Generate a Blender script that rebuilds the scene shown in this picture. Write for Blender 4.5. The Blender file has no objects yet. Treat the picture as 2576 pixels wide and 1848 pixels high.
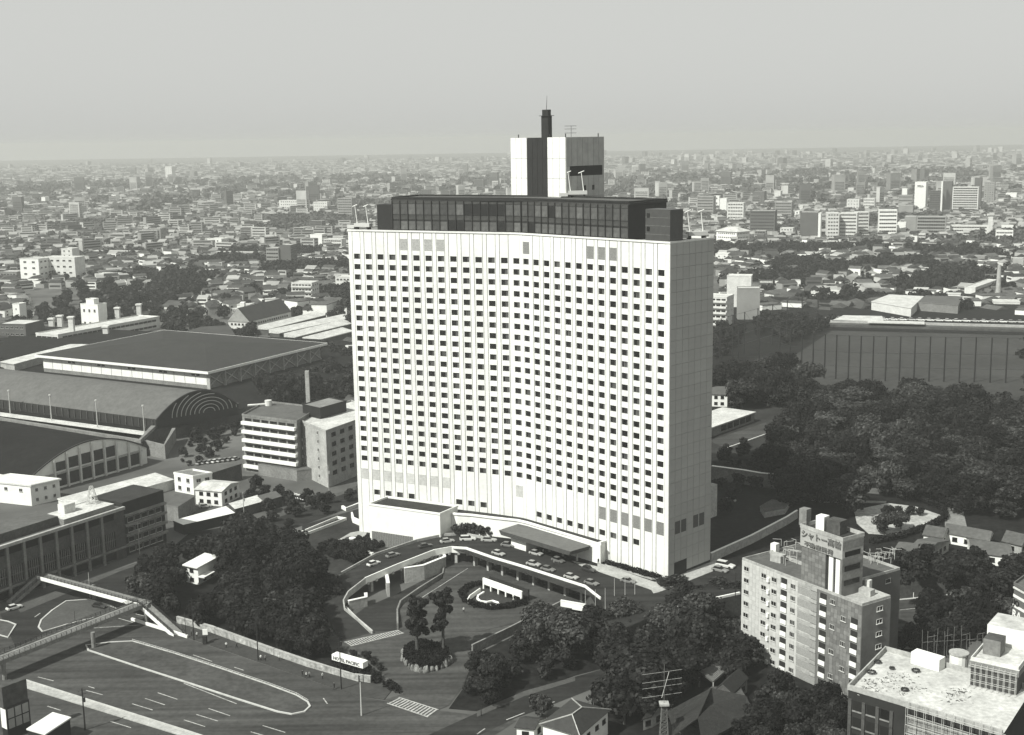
import bpy, math, random
from mathutils import Vector, Matrix, noise
random.seed(7)
scene = bpy.context.scene
COL = scene.collection
# ------------------------------------------------------------------ camera
CAM_F = 2814.2*2576/2268; PIT = .1786; ROL = .0159; CAM_H = 121.54
cp, sp, cr, sr = math.cos(PIT), math.sin(PIT), math.cos(ROL), math.sin(ROL)
r0 = Vector((1,0,0)); u0 = Vector((0,sp,cp)); f0 = Vector((0,cp,-sp))
rt = r0*cr - u0*sr; up = r0*sr + u0*cr
cam = bpy.data.cameras.new('camera'); cam_o = bpy.data.objects.new('camera', cam); COL.objects.link(cam_o)
M = Matrix.Identity(4)
for i in range(3): M[i][0] = rt[i]; M[i][1] = up[i]; M[i][2] = -f0[i]
M[2][3] = CAM_H
cam_o.matrix_world = M
cam.sensor_width = 36; cam.sensor_fit = 'HORIZONTAL'; cam.lens = 36*CAM_F/2576
cam.clip_start = 1; cam.clip_end = 40000
scene.camera = cam_o
# ------------------------------------------------------------------ world, sun, exposure
SUN_AZ = math.radians(-140); SUN_EL = math.radians(46)
sv = Vector((math.cos(SUN_AZ)*math.cos(SUN_EL), math.sin(SUN_AZ)*math.cos(SUN_EL), math.sin(SUN_EL)))
w = bpy.data.worlds.new('World'); scene.world = w; w.use_nodes = True
nt = w.node_tree; nt.nodes.clear()
sky = nt.nodes.new('ShaderNodeTexSky'); sky.sky_type = 'NISHITA'; sky.sun_disc = False
sky.sun_elevation = SUN_EL; sky.sun_rotation = math.atan2(sv.x, sv.y)
sky.air_density = 1.0; sky.dust_density = 3.0; sky.ozone_density = 1.0
bw = nt.nodes.new('ShaderNodeRGBToBW'); tint = nt.nodes.new('ShaderNodeMix'); tint.data_type = 'RGBA'; tint.blend_type = 'MULTIPLY'
tint.inputs[0].default_value = 1; tint.inputs[7].default_value = (.985, 1.0, .965, 1)
# a hazy, even sky: the sky's own gradient flattened
pw_ = nt.nodes.new('ShaderNodeMath'); pw_.operation = 'POWER'; pw_.inputs[1].default_value = .08
sc_ = nt.nodes.new('ShaderNodeMath'); sc_.operation = 'MULTIPLY'; sc_.inputs[1].default_value = 5.75
bg = nt.nodes.new('ShaderNodeBackground'); bg.inputs[1].default_value = .071
wo = nt.nodes.new('ShaderNodeOutputWorld')
nt.links.new(sky.outputs[0], bw.inputs[0]); nt.links.new(bw.outputs[0], pw_.inputs[0]); nt.links.new(pw_.outputs[0], sc_.inputs[0]); nt.links.new(sc_.outputs[0], tint.inputs[6]); nt.links.new(tint.outputs[2], bg.inputs[0]); nt.links.new(bg.outputs[0], wo.inputs[0])
sl = bpy.data.lights.new('sun', 'SUN'); sl.energy = 5.0; sl.angle = math.radians(.5); sl.color = (1, 1, .95)
so = bpy.data.objects.new('sun', sl); COL.objects.link(so); so.rotation_euler = sv.to_track_quat('Z','Y').to_euler(); so.location = (0,0,300)
scene.view_settings.view_transform = 'Standard'; scene.view_settings.look = 'None'
scene.view_settings.exposure = 0.5; scene.view_settings.gamma = 1; scene.view_settings.use_curve_mapping = False
scene.render.engine = 'CYCLES'
HAZE = .00016
# ------------------------------------------------------------------ measuring helpers: photograph crops -> points in the place
CR = dict(c1=(0,350,900/2253),c2=(0,950,900/2253),c3=(0,1350,900/2268),c4=(760,1200,800/2169),c5=(1200,1200,700/1758),c6=(1750,1200,826/2074),
 c7=(1750,350,826/2240),c8=(1750,800,826/2240),d1=(850,230,500/1731),d2=(1250,230,600/2077),d3=(1500,1050,350/1265),d4=(850,1050,650/2268),D=(0,0,2576/2268),
 e1=(1980,1280,220/2237),e4=(2100,430,476/2268),e5=(1750,480,380/2268),e6=(0,1680,240/2268),e7=(1200,1300,360/2268),e8=(1700,1600,300/1968))
def at(c, x, y, z=-6.0):
    a, b, s = CR[c]; X2 = a+x*s-1288; Y2 = 924-(b+y*s)
    X = X2*cr+Y2*sr; Y = -X2*sr+Y2*cr
    d = Vector((X, CAM_F*cp+Y*sp, -CAM_F*sp+Y*cp)); t = (z-CAM_H)/d.z
    return Vector((d.x*t, d.y*t, z))
def px(P):
    z = P[2]-CAM_H; d = P[1]*cp-z*sp; u = P[1]*sp+z*cp
    if d < 1: return (-9999,-9999)
    X = CAM_F*P[0]/d; Y = CAM_F*u/d
    return ((1288+X*cr-Y*sr)*2268/2576, (924-X*sr-Y*cr)*2268/2576)
def zat(P, c, y):
    T = (CR[c][1]+y*CR[c][2])*2268/2576; lo, hi = -60, 400
    for _ in range(40):
        m = (lo+hi)/2
        if px((P[0],P[1],m))[1] > T: lo = m
        else: hi = m
    return lo
def V(*a): return Vector(a)
def lerp(a,b,t): return a+(b-a)*t
def inpoly(x, y, P):
    r = False; j = len(P)-1
    for i in range(len(P)):
        if (P[i][1] > y) != (P[j][1] > y) and x < (P[j][0]-P[i][0])*(y-P[i][1])/(P[j][1]-P[i][1])+P[i][0]: r = not r
        j = i
    return r
# ------------------------------------------------------------------ materials
MATS = {}
def mat(name, v, rough=.85, ns=0, na=.25, spec=.06, metal=0, bump=0, ns2=0, rnd=0):
    """v = grey albedo; ns = noise scale (1/m), na = its strength; ns2 = fine grain; rnd = variation between objects"""
    if name in MATS: return MATS[name]
    v *= .84
    m = bpy.data.materials.new(name); m.use_nodes = True; t = m.node_tree; N = t.nodes; b = N['Principled BSDF']
    b.inputs['Roughness'].default_value = rough; b.inputs['Metallic'].default_value = metal
    b.inputs['Specular IOR Level'].default_value = spec
    c = (v, v*1.01, v*.965, 1); b.inputs['Base Color'].default_value = c
    if ns or rnd:
        tc = N.new('ShaderNodeTexCoord'); last = None
        def mulfac(fac, lo, hi, last):
            mr = N.new('ShaderNodeMapRange'); mr.inputs[1].default_value = .3; mr.inputs[2].default_value = .7
            mr.inputs[3].default_value = lo; mr.inputs[4].default_value = hi; t.links.new(fac, mr.inputs[0])
            if last is None: return mr.outputs[0]
            mm = N.new('ShaderNodeMath'); mm.operation = 'MULTIPLY'; t.links.new(last, mm.inputs[0]); t.links.new(mr.outputs[0], mm.inputs[1]); return mm.outputs[0]
        if ns:
            n = N.new('ShaderNodeTexNoise'); n.inputs['Scale'].default_value = ns; n.inputs['Detail'].default_value = 6; n.inputs['Roughness'].default_value = .65
            t.links.new(tc.outputs['Object'], n.inputs['Vector']); last = mulfac(n.outputs[0], 1-na, 1+na, last)
        if ns2:
            n2 = N.new('ShaderNodeTexNoise'); n2.inputs['Scale'].default_value = ns2; n2.inputs['Detail'].default_value = 4
            t.links.new(tc.outputs['Object'], n2.inputs['Vector']); last = mulfac(n2.outputs[0], 1-na*.8, 1+na*.8, last)
        if rnd:
            oi = N.new('ShaderNodeObjectInfo'); mr = N.new('ShaderNodeMapRange'); mr.inputs[3].default_value = 1-rnd; mr.inputs[4].default_value = 1+rnd
            t.links.new(oi.outputs['Random'], mr.inputs[0])
            if last is None: last = mr.outputs[0]
            else:
                mm = N.new('ShaderNodeMath'); mm.operation = 'MULTIPLY'; t.links.new(last, mm.inputs[0]); t.links.new(mr.outputs[0], mm.inputs[1]); last = mm.outputs[0]
        vm = N.new('ShaderNodeVectorMath'); vm.operation = 'SCALE'; vm.inputs[0].default_value = c[:3]; t.links.new(last, vm.inputs['Scale'])
        t.links.new(vm.outputs[0], b.inputs['Base Color'])
        if bump and ns:
            bp = N.new('ShaderNodeBump'); bp.inputs['Strength'].default_value = bump; bp.inputs['Distance'].default_value = .2
            t.links.new((n2 if ns2 else n).outputs[0], bp.inputs['Height']); t.links.new(bp.outputs[0], b.inputs['Normal'])
    MATS[name] = m; return m
WHITE = mat('white_panel', .72, .6, .12, .07, ns2=1.1, rnd=.05)
WHITE2 = mat('white_paint', .78, .7, .4, .10)
OFFW = mat('off_white_plaster', .62, .8, .3, .15, ns2=2)
CONC = mat('pale_concrete', .36, .85, .25, .22, ns2=1.5)
CONCM = mat('mid_concrete', .20, .85, .2, .25, ns2=1.5)
CONCD = mat('dark_concrete', .075, .9, .2, .3, ns2=1.5)
SIDE_SHADED = mat('side_panel', .40, .7, .3, .06, rnd=.05)  # white panel again, darkened: the side wall's shade is put into its colour
JOINT = mat('joint_dark', .04, .9)
ROOFL = mat('pale_roof', .5, .85, .2, .25, ns2=1.2)
ROOFM = mat('grey_roof', .10, .85, .15, .2, ns2=1)
ROOFD = mat('dark_tile_roof', .035, .7, .4, .3, ns2=2)
DARK = mat('dark_wall', .03, .7, .3, .2)
BRONZE = mat('bronze_cladding', .02, .55, .3, .2, spec=.25)
GLASS = mat('window_glass', .012, .15, spec=.3, rnd=.5)
GLASSD = mat('dark_glass', .03, .25, .8, .5, spec=.3, rnd=.4)
CURT = mat('curtain', .06, .7, .6, .3, rnd=.75)
LOUV = mat('louvre_grey', .2, .7, 3, .25, rnd=.1)
LOUVP = mat('louvre_pale', .50, .7, 1, .2, rnd=.1)
ASPH = mat('asphalt', .056, .9, .05, .22, ns2=.9, spec=.08)
ASPH2 = mat('asphalt_dark', .026, .9, .06, .2, ns2=.8, spec=.08)
WALK = mat('pavement', .075, .9, .2, .2, ns2=1.5)
PAINT = mat('road_paint', .36, .85, 1.2, .45, spec=.1)
KERB = mat('kerb_stone', .45, .85, .5, .2)
GRASS = mat('grass', .032, .95, .08, .35, ns2=.8)
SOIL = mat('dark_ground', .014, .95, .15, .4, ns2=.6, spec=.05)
CITYG = mat('city_ground', .10, .95, .01, .35, ns2=.05)  # tone raised to paint some distance haze into the far ground
FIELD = mat('field_turf', .048, .95, .02, .2, ns2=.3, spec=.05)
METD = mat('dark_steel', .012, .5, spec=.5)
METL = mat('pale_steel', .5, .5, spec=.5)
TILEA = mat('grey_tile', .15, .5, .5, .2, spec=.4); TILEB = mat('dark_tile', .075, .5, .5, .2, spec=.4); TILEC = mat('pale_tile', .50, .7, .5, .1); TILED = mat('paler_tile', .46, .7, .5, .1)
TRUNK = mat('bark', .07, .95, 2, .3)
STONE = mat('rock', .17, .9, .8, .4, ns2=3, rnd=.3)
LEAF = [mat('leaf_dark', .009, .75, .25, .5, spec=.08, rnd=.4), mat('leaf_mid', .022, .75, .25, .5, spec=.08, rnd=.4), mat('leaf_light', .06, .7, .5, .4, spec=.1, rnd=.25)]
def streaks(m, rot, k=.35):
    "tyre-worn streaks along the road direction"
    t=m.node_tree; N=t.nodes; b=N['Principled BSDF']; src=b.inputs['Base Color'].links[0].from_socket
    tc=N.new('ShaderNodeTexCoord'); mp=N.new('ShaderNodeMapping'); mp.inputs['Rotation'].default_value=(0,0,rot); mp.inputs['Scale'].default_value=(.012,.42,1)
    n=N.new('ShaderNodeTexNoise'); n.inputs['Scale'].default_value=1; n.inputs['Detail'].default_value=5
    t.links.new(tc.outputs['Object'],mp.inputs[0]); t.links.new(mp.outputs[0],n.inputs['Vector'])
    mr=N.new('ShaderNodeMapRange'); mr.inputs[1].default_value=.3; mr.inputs[2].default_value=.7; mr.inputs[3].default_value=1-k; mr.inputs[4].default_value=1+k
    t.links.new(n.outputs[0],mr.inputs[0]); vm=N.new('ShaderNodeVectorMath'); vm.operation='SCALE'; t.links.new(src,vm.inputs[0]); t.links.new(mr.outputs[0],vm.inputs['Scale']); t.links.new(vm.outputs[0],b.inputs['Base Color'])
streaks(ASPH, math.radians(30)); streaks(ASPH2, math.radians(-28))
# ------------------------------------------------------------------ mesh helpers
class MB:
    def __init__(s): s.v = []; s.f = []; s.m = []; s.mats = []
    def mi(s, m):
        if m is None: return 0
        if m not in s.mats: s.mats.append(m)
        return s.mats.index(m)
    def face(s, pts, m=None):
        n = len(s.v); s.v += [tuple(p) for p in pts]; s.f.append(tuple(range(n, n+len(pts)))); s.m.append(s.mi(m)); return s
    def prism(s, poly, z0, z1, m=None, mtop=None):
        k = len(poly); n = len(s.v)
        s.v += [(p[0],p[1],z0) for p in poly]+[(p[0],p[1],z1) for p in poly]
        a = s.mi(m); bt = s.mi(mtop) if mtop else a
        for i in range(k):
            j = (i+1)%k; s.f.append((n+i,n+j,n+k+j,n+k+i)); s.m.append(a)
        s.f.append(tuple(range(n+k,n+2*k))); s.m.append(bt); s.f.append(tuple(range(n+k-1,n-1,-1))); s.m.append(a); return s
    def fbox(s, O, u, v, x0,x1,y0,y1,z0,z1, m=None, mtop=None):
        "box in a frame: O origin, u and v horizontal unit axes"
        c = [O+u*x+v*y for x,y in ((x0,y0),(x1,y0),(x1,y1),(x0,y1))]; return s.prism(c, O.z+z0, O.z+z1, m, mtop)
    def box(s, c, d, m=None, rz=0):
        u = V(math.cos(rz),math.sin(rz),0); v = V(-u.y,u.x,0)
        return s.fbox(Vector(c), u, v, -d[0]/2,d[0]/2,-d[1]/2,d[1]/2,-d[2]/2,d[2]/2, m)
    def hexa(s, b, t, m=None, mtop=None):
        k = len(b); n = len(s.v); s.v += [tuple(p) for p in b]+[tuple(p) for p in t]; a = s.mi(m)
        for i in range(k):
            j = (i+1)%k; s.f.append((n+i,n+j,n+k+j,n+k+i)); s.m.append(a)
        s.f.append(tuple(range(n+k,n+2*k))); s.m.append(s.mi(mtop) if mtop else a); s.f.append(tuple(range(n+k-1,n-1,-1))); s.m.append(a); return s
    def tube(s, a, b, r, r2=None, n=6, m=None, caps=True):
        a = Vector(a); b = Vector(b); r2 = r if r2 is None else r2; d = (b-a)
        if d.length < 1e-6: return s
        d.normalize(); x = d.orthogonal().normalized(); y = d.cross(x); k = len(s.v); mi = s.mi(m)
        for (c, q) in ((a,r),(b,r2)):
            for i in range(n): w_ = 2*math.pi*i/n; s.v.append(tuple(c+x*(q*math.cos(w_))+y*(q*math.sin(w_))))
        for i in range(n): j = (i+1)%n; s.f.append((k+i,k+j,k+n+j,k+n+i)); s.m.append(mi)
        if caps: s.f.append(tuple(range(k+n,k+2*n))); s.m.append(mi); s.f.append(tuple(range(k+n-1,k-1,-1))); s.m.append(mi)
        return s
    def ribbon(s, L, R, th, m=None):
        "solid strip between two 3-D polylines, th thick downward"
        for i in range(len(L)-1):
            q = [L[i],R[i],R[i+1],L[i+1]]; s.hexa([p-V(0,0,th) for p in q], q, m)
        return s
    def wall(s, pts, h, t, m=None, closed=False):
        "upright wall of thickness t along 3-D polyline, mitred"
        n = len(pts); P = [Vector(p) for p in pts]; N = []
        for i in range(n):
            a = P[i-1] if (i > 0 or closed) else None; b = P[(i+1)%n] if (i < n-1 or closed) else None
            d = V(0,0,0)
            if a is not None: e = P[i]-a; e.z = 0; d += e.normalized()
            if b is not None: e = b-P[i]; e.z = 0; d += e.normalized()
            d.normalize(); N.append(V(-d.y,d.x,0)*(t/2))
        for i in range(n if closed else n-1):
            j = (i+1)%n; b = [P[i]+N[i],P[i]-N[i],P[j]-N[j],P[j]+N[j]]; s.hexa(b,[p+V(0,0,h) for p in b],m)
        return s
    def build(s, name, m=None, parent=None, smooth=False):
        me = bpy.data.meshes.new(name)
        off = Vector((0,0,0)); q = parent
        while q is not None: off += q.location; q = q.parent
        me.from_pydata([(x-off.x,y-off.y,z-off.z) for x,y,z in s.v], [], s.f)
        if m is not None and not s.mats: me.materials.append(m)
        else:
            for k in s.mats: me.materials.append(k)
            me.polygons.foreach_set('material_index', s.m)
        if smooth: me.polygons.foreach_set('use_smooth', [True]*len(me.polygons))
        me.update(); o = bpy.data.objects.new(name, me); COL.objects.link(o)
        if parent is not None: o.parent = parent
        return o
def tag(o, label=None, cat=None, group=None, kind=None):
    if label: o['label'] = label
    if cat: o['category'] = cat
    if group: o['group'] = group
    if kind: o['kind'] = kind
    return o
def thing(name, label, cat, loc=(0,0,0), group=None):
    o = bpy.data.objects.new(name, None); COL.objects.link(o); o.location = loc; o.empty_display_size = 1
    return tag(o, label, cat, group)
def inst(name, me, parent, loc, rz=0):
    "part sharing mesh me; loc in world, parent never rotated"
    o = bpy.data.objects.new(name, me); COL.objects.link(o); off = Vector((0,0,0)); q = parent
    while q is not None: off += q.location; q = q.parent
    o.parent = parent; o.location = Vector(loc)-off; o.rotation_euler = (0,0,rz); return o
def copy_tree(o, parent=None):
    c = o.copy(); COL.objects.link(c); c.parent = parent
    for ch in o.children: copy_tree(ch, c)
    return c
def struct(mb, name, m=None): return tag(mb.build(name, m), kind='structure')
def sheet(name, pts, z=None, m=None, th=.0):
    mb = MB(); mb.face(pts if z is None else [(p[0],p[1],z) for p in pts], m); return struct(mb, name, m)
_mc = {}
def wmesh(w_, h, fr=.07, glass=None, frame=None, split=1, sill=True):
    "framed window mesh, local x along wall, y outward(-y is outside), centred"
    k = (round(w_,2),round(h,2),fr,glass and glass.name,frame and frame.name,split)
    if k in _mc: return _mc[k]
    glass = glass or GLASS; frame = frame or METL; mb = MB(); O = V(0,0,0); X = V(1,0,0); Y = V(0,1,0)
    mb.fbox(O,X,Y,-w_/2,w_/2,-.02,.05,-h/2,h/2,glass)
    for a,b_,c,d in ((-w_/2,w_/2,-h/2,-h/2+fr),(-w_/2,w_/2,h/2-fr,h/2),(-w_/2,-w_/2+fr,-h/2+fr,h/2-fr),(w_/2-fr,w_/2,-h/2+fr,h/2-fr)):
        mb.fbox(O,X,Y,a,b_,-.10,-.02,c,d,frame)
    for i in range(1,split):
        x = -w_/2+w_*i/split; mb.fbox(O,X,Y,x-fr/2,x+fr/2,-.09,-.02,-h/2+fr,h/2-fr,frame)
    if sill: mb.fbox(O,X,Y,-w_/2-.08,w_/2+.08,-.2,-.02,-h/2-.1,-h/2,frame)
    o = mb.build('tmp'); me = o.data; bpy.data.objects.remove(o); _mc[k] = me; return me
def windows(parent, A, B, zs, xs, w_, h, name='window', **kw):
    "window parts on the wall from A to B (outside is to the right of A->B)"
    A = Vector(A); B = Vector(B); d = (B-A); d.z = 0; L = d.length; d.normalize(); rz = math.atan2(d.y,d.x)
    me = wmesh(w_,h,**kw); nrm = V(d.y,-d.x,0)
    for z in zs:
        for x in xs:
            p = A+d*(x*L)+nrm*.03; inst(name, me, parent, (p.x,p.y,z), rz)
def cols(n, m=.08): return [m+(1-2*m)*(i+.5)/n for i in range(n)]
def text(name, s_, parent, O, u, size, m, ext=.12, xs=1.0, font=None, shear=0):
    "raised letters: O lower-left in world, u horizontal direction, upright"
    cu = bpy.data.curves.new(name,'FONT'); cu.body = s_; cu.size = size; cu.extrude = ext/2; cu.resolution_u = 2; cu.shear = shear
    cu.offset = size*.012
    o = bpy.data.objects.new('tmp', cu); COL.objects.link(o); dg = bpy.context.evaluated_depsgraph_get(); dg.update()
    me = bpy.data.meshes.new_from_object(o.evaluated_get(dg)); bpy.data.objects.remove(o)
    u = Vector(u).normalized(); n = V(u.y,-u.x,0)
    off = Vector((0,0,0)); q = parent
    while q is not None: off += q.location; q = q.parent
    O = Vector(O)-off
    for v in me.vertices:
        x,y,z = v.co; v.co = O+u*(x*xs)+V(0,0,1)*y+n*(z+ext/2)
    me.materials.clear(); me.materials.append(m); t = bpy.data.objects.new(name, me); COL.objects.link(t); t.parent = parent; return t
def xw(A): return (A[0],A[1])
EXCL = []   # polygons in plan where scattered houses and trees must not stand
"""
generic box building from three corner points A, B, C (B nearest the viewer), outside right of A->B and B->C
"""
def bldg(name, label, A, B, C, z0, z1, wall, roof=None, cat='building', par=.8, faceAB=None, faceBC=None, group=None, base=True):
    A = V(A[0],A[1],z0); B = V(B[0],B[1],z0); C = V(C[0],C[1],z0); D = A+C-B
    t = thing(name, label, cat, (A+C)/2, group)
    roof = roof or ROOFM
    MB().prism([A,B,C,D], z0, z1, wall).build('wall', None, t)
    MB().prism([lerp(p,(A+C)/2,.02) for p in (A,B,C,D)], z1, z1+.12, roof).build('roof', None, t)
    if par: MB().wall([V(p[0],p[1],z1) for p in (A,B,C,D)], par, .35, wall, closed=True).build('parapet', None, t)
    EXCL.append([lerp((A+C)/2,p,1.25) for p in (A,B,C,D)])
    for (P,Q,F) in ((A,B,faceAB),(B,C,faceBC)):
        if not F: continue
        kind = F['k']; n = F['n']; fh = (z1-z0-F.get('g',0))/n; L = (Q-P).length; d = (Q-P).normalized(); nr = V(d.y,-d.x,0); rz = math.atan2(d.y,d.x)
        zs = [z0+F.get('g',0)+fh*(i+.55) for i in range(n)]
        if kind == 'win': windows(t, P, Q, zs, F.get('xs') or cols(F['c'],F.get('m',.05)), min(F.get('w',1.8), .85*L/F.get('c',5)), F.get('h',1.4), split=F.get('s',2), frame=F.get('f'), glass=F.get('gl'))
        if kind == 'band':
            me = MB().fbox(V(0,0,0),V(1,0,0),V(0,1,0),-L*.46,L*.46,-.06,.03,-F.get('h',1.4)/2,F.get('h',1.4)/2,GLASS)
            c_ = F.get('c',8)
            for i in range(1,c_): me.fbox(V(0,0,0),V(1,0,0),V(0,1,0),-L*.46+L*.92*i/c_-.12,-L*.46+L*.92*i/c_+.12,-.12,-.06,-F.get('h',1.4)/2,F.get('h',1.4)/2,wall)
            o = me.build('tmp'); md = o.data; bpy.data.objects.remove(o)
            for z in zs:
                p = lerp(P,Q,.5)+nr*.02; inst('window_band', md, t, (p.x,p.y,z), rz)
        if kind == 'balc':
            c_ = F.get('c',5); o = MB().fbox(V(0,0,0),V(1,0,0),V(0,1,0),-L*.49,L*.49,-1.3,0,-1.6,-.35,F.get('f') or WHITE2).build('tmp'); md = o.data; bpy.data.objects.remove(o)
            windows(t, P, Q, zs, cols(c_,.03), .75*L/c_, 1.7, split=2, frame=METD, sill=False)
            for z in zs:
                p = lerp(P,Q,.5)+nr*.02; inst('balcony', md, t, (p.x,p.y,z), rz)
    return t
# ------------------------------------------------------------------ terrain
GZ = -6.0
struct(MB().face([(-9500,-150,GZ),(9500,-150,GZ),(9500,11500,GZ),(-9500,11500,GZ)]), 'ground', CITYG)
# plateau carrying the hotel's right side, the park and the field
pl = [at('c4',1010,470,0), at('c4',1160,470,0), at('c4',1900,700,0), at('c5',745,800,0), at('c5',850,990,0), at('c5',1140,870,0), at('c5',1660,740,0), at('c6',600,640,0),
      at('c6',1290,640,0), at('c6',2120,570,0), V(170,330,0), V(420,560,0), V(520,960,0), V(150,960,0), V(60,700,0), V(-10,405,0), V(-6,384,0), V(-14,372,0)]
struct(MB().prism(pl, GZ-.5, 0, CONCD, SOIL), 'hill_terrace')
sheet('park_ground', [at('c8',20,900,0),at('c8',600,1010,0),at('c8',1500,1190,0),at('c8',1900,1330,0),at('c8',2240,1300,0),V(330,640,0),V(150,640,0),V(70,480,0)], .02, GRASS)
# --------------- roads, lower level (asphalt sheets a few mm above the ground)
z1_, z2_, z3_ = GZ+.05, GZ+.06, GZ+.07
big = [at('c3',-400,560),at('c3',0,470),at('c3',560,330),at('c3',900,470),at('c3',1010,585),at('c3',2268,1012),at('c4',930,1590),at('c5',250,1540),at('c5',-300,1900),at('c3',1800,1700),at('c3',-900,1600)]
sheet('road', big, z1_, ASPH)
up_l = [at('c2',0,1490),at('c2',370,1345),at('c2',760,1215),at('c2',1250,1050),at('c2',1680,905),at('c2',2253,700),at('D',860,1050)]
up_r = [at('c2',100,1700),at('c2',700,1400),at('c2',1000,1290),at('c2',1450,1120),at('c2',1760,985),at('c2',2253,800),at('D',880,1080)]
sheet('road', up_l+up_r[::-1], z2_, ASPH2)
sheet('pavement', [at('c2',100,1440),at('c2',370,1325),at('c2',800,1185),at('c2',1680,885),at('c2',2253,680),at('c2',2253,700),at('c2',1680,905),at('c2',760,1218),at('c2',130,1480)], z3_, WALK)
side_l = [at('c5',-330,1640),at('c5',0,1490),at('c5',300,1360),at('c5',620,1262),at('c5',1100,1130),at('c5',1660,960)]
side_r = [at('c5',-100,1800),at('c5',0,1640),at('c5',250,1520),at('c5',490,1432),at('c5',770,1322),at('c5',1700,1040)]
sheet('road', side_l+side_r[::-1], z2_, ASPH2)
sheet('pavement', [at('c5',0,1515),at('c5',300,1385),at('c5',620,1288),at('c5',620,1262),at('c5',300,1352),at('c5',0,1480)], z3_+.01, WALK)
rr = [at('c6',1280,775),at('c6',1290,720),at('c6',1700,700),at('c6',1940,690),at('c6',2074,650),at('c6',2300,600),at('c6',2400,760),at('c6',1950,860),at('c6',1400,1080),at('c6',1200,1150),at('c6',1250,900)]
sheet('road', rr, z2_+.02, ASPH)
sheet('path', [at('c6',1640,690,-5.8),at('c6',1850,640,-5.8),at('c6',2120,560,-5.8),at('c6',2120,590,-5.8),at('c6',1880,660,-5.8),at('c6',1700,708,-5.8)], -5.85, CONC)
# forecourt drive: lower yard around the sunken garden and the entrance
YZ = GZ+.10
def yz(c,x,y,z=-4.6): return at(c,x,y,z)
court = [yz('c4',655,1050,-5.9),yz('c4',650,920,-5),yz('c4',700,860),yz('c4',790,800),yz('c4',960,690),yz('c4',985,560),yz('c4',1150,520),yz('c4',1330,590),yz('c4',1950,800),yz('c4',1900,880),yz('c4',1765,850),yz('c4',1160,1180,-5.4),yz('c4',1150,1230,-5.9)]
mb = MB(); cen = yz('c4',1100,1080,-4.9)
for i in range(len(court)): mb.face([court[i],court[(i+1)%len(court)],cen])
struct(mb, 'forecourt', ASPH)
sheet('driveway', [at('c4',100,1100),at('c4',210,900),at('c4',300,940),at('c4',420,1050),at('c4',660,1055),at('c4',740,1000,-5.4),at('c4',1150,1215),at('c4',1150,1300),at('c4',1090,1440),at('c4',1000,1560),at('c4',900,1600),at('c4',560,1520),at('c4',690,1480),at('c4',640,1420),at('c4',560,1350),at('c4',440,1250),at('c4',380,1190),at('c4',200,1190)], YZ+.02, ASPH)
sheet('lower_drive', [at('c4',360,940),at('c4',430,890),at('c4',640,800),at('c4',950,640),at('c4',1000,700),at('c4',700,870),at('c4',660,1060),at('c4',420,1055)], YZ, ASPH2)
# ramp and elevated driveway (deck)
inner = [('c4',470,1065,-5.9),('c4',380,980,-5.2),('c4',290,905,-4.2),('c4',282,850,-3.4),('c4',315,790,-2.6),('c4',430,700,-1.5),('c4',640,610,-.6),('c4',900,508,0),('c4',1020,486,0),('c4',1120,492,0),('c4',1300,555,0),('c4',1500,614,0),('c4',1700,678,0),('c4',1930,752,0),('c4',2035,835,0)]
outer = [('c4',270,1120,-5.9),('c4',190,1000,-5.3),('c4',150,900,-4.6),('c4',120,820,-4),('c4',150,740,-3.4),('c4',265,665,-2.6),('c4',500,535,-1.1),('c4',780,440,-.2),('c4',960,402,0),('c4',1100,392,0),('c4',1330,440,0),('c4',1560,500,0),('c4',1760,560,0),('c4',2010,650,0),('c4',2110,740,0)]
IN = [at(*q) for q in inner]; OU = [at(*q) for q in outer]
deck = MB().ribbon(OU, IN, 1.0, None); struct(deck, 'elevated_driveway', ASPH2)
# plaza road beyond the deck, kerbed pavement and hedge bed along the facade
sheet('plaza_road', [IN[8]+V(0,0,.0),IN[14],at('c5',850,985,0),at('c5',1140,865,0),at('c5',1660,735,0),at('c6',330,640,0),at('c6',280,560,0),at('c5',1480,600,0),at('c5',1140,700,0),at('c5',740,560,0),at('e7',1400,680,0),at('e7',620,470,0),at('e7',330,400,0),at('c4',1215,400,0)], .012, ASPH2)
pav = [at('e7',1500,700,0),at('e7',1910,790,0),at('c5',760,540,0),at('c5',1125,665,0),at('c5',1215,640,0),at('d3',1030,1320,0)+V(4,4,0),at('d3',1060,1400,0),at('d3',760,1520,0),at('d3',570,1590,0),at('d3',520,1600,0),at('c5',1100,712,0),at('c5',760,595,0),at('e7',1850,880,0)]
struct(MB().prism(pav, 0, .14, CONC), 'pavement')
def dash(c, x0,y0,x1,y1, w_=.22, z=None, name='lane_line'):
    z = GZ if z is None else z
    a = at(c,x0,y0,z); b = at(c,x1,y1,z); d = (b-a).normalized(); n = V(-d.y,d.x,0)*(w_/2)
    zz = (z3_+.02 if z == GZ else z+.04)
    return [(q.x,q.y,zz) for q in (a-n,b-n,b+n,a+n)]
def marks(name, L, m=PAINT, **k):
    mb = MB()
    for l in L:
        mb.face(dash(*l[:5], *(l[5:] or ())), m)
    return struct(mb, name, m)
for l in [(1225,750,1345,792),(1485,828,1545,848),(1000,990,1125,1032),(920,1026,1045,1067),(838,1060,968,1100),(1322,1090,1458,1136),(1245,1128,1382,1170),(1165,1162,1300,1205),(1665,1198,1808,1242),(1590,1238,1700,1270),(240,890,340,915),(545,975,650,1003),(300,1075,385,1102),(700,1172,830,1212),(860,490,1000,525),(1165,930,1500,1060),(560,950,600,962),(2050,1025,2075,1060),(220,510,255,485),(0,525,50,553),(750,517,845,545),(590,580,890,560)]:
    struct(MB().face(dash('c3',*l, .28), PAINT), 'lane_line', PAINT)
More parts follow.
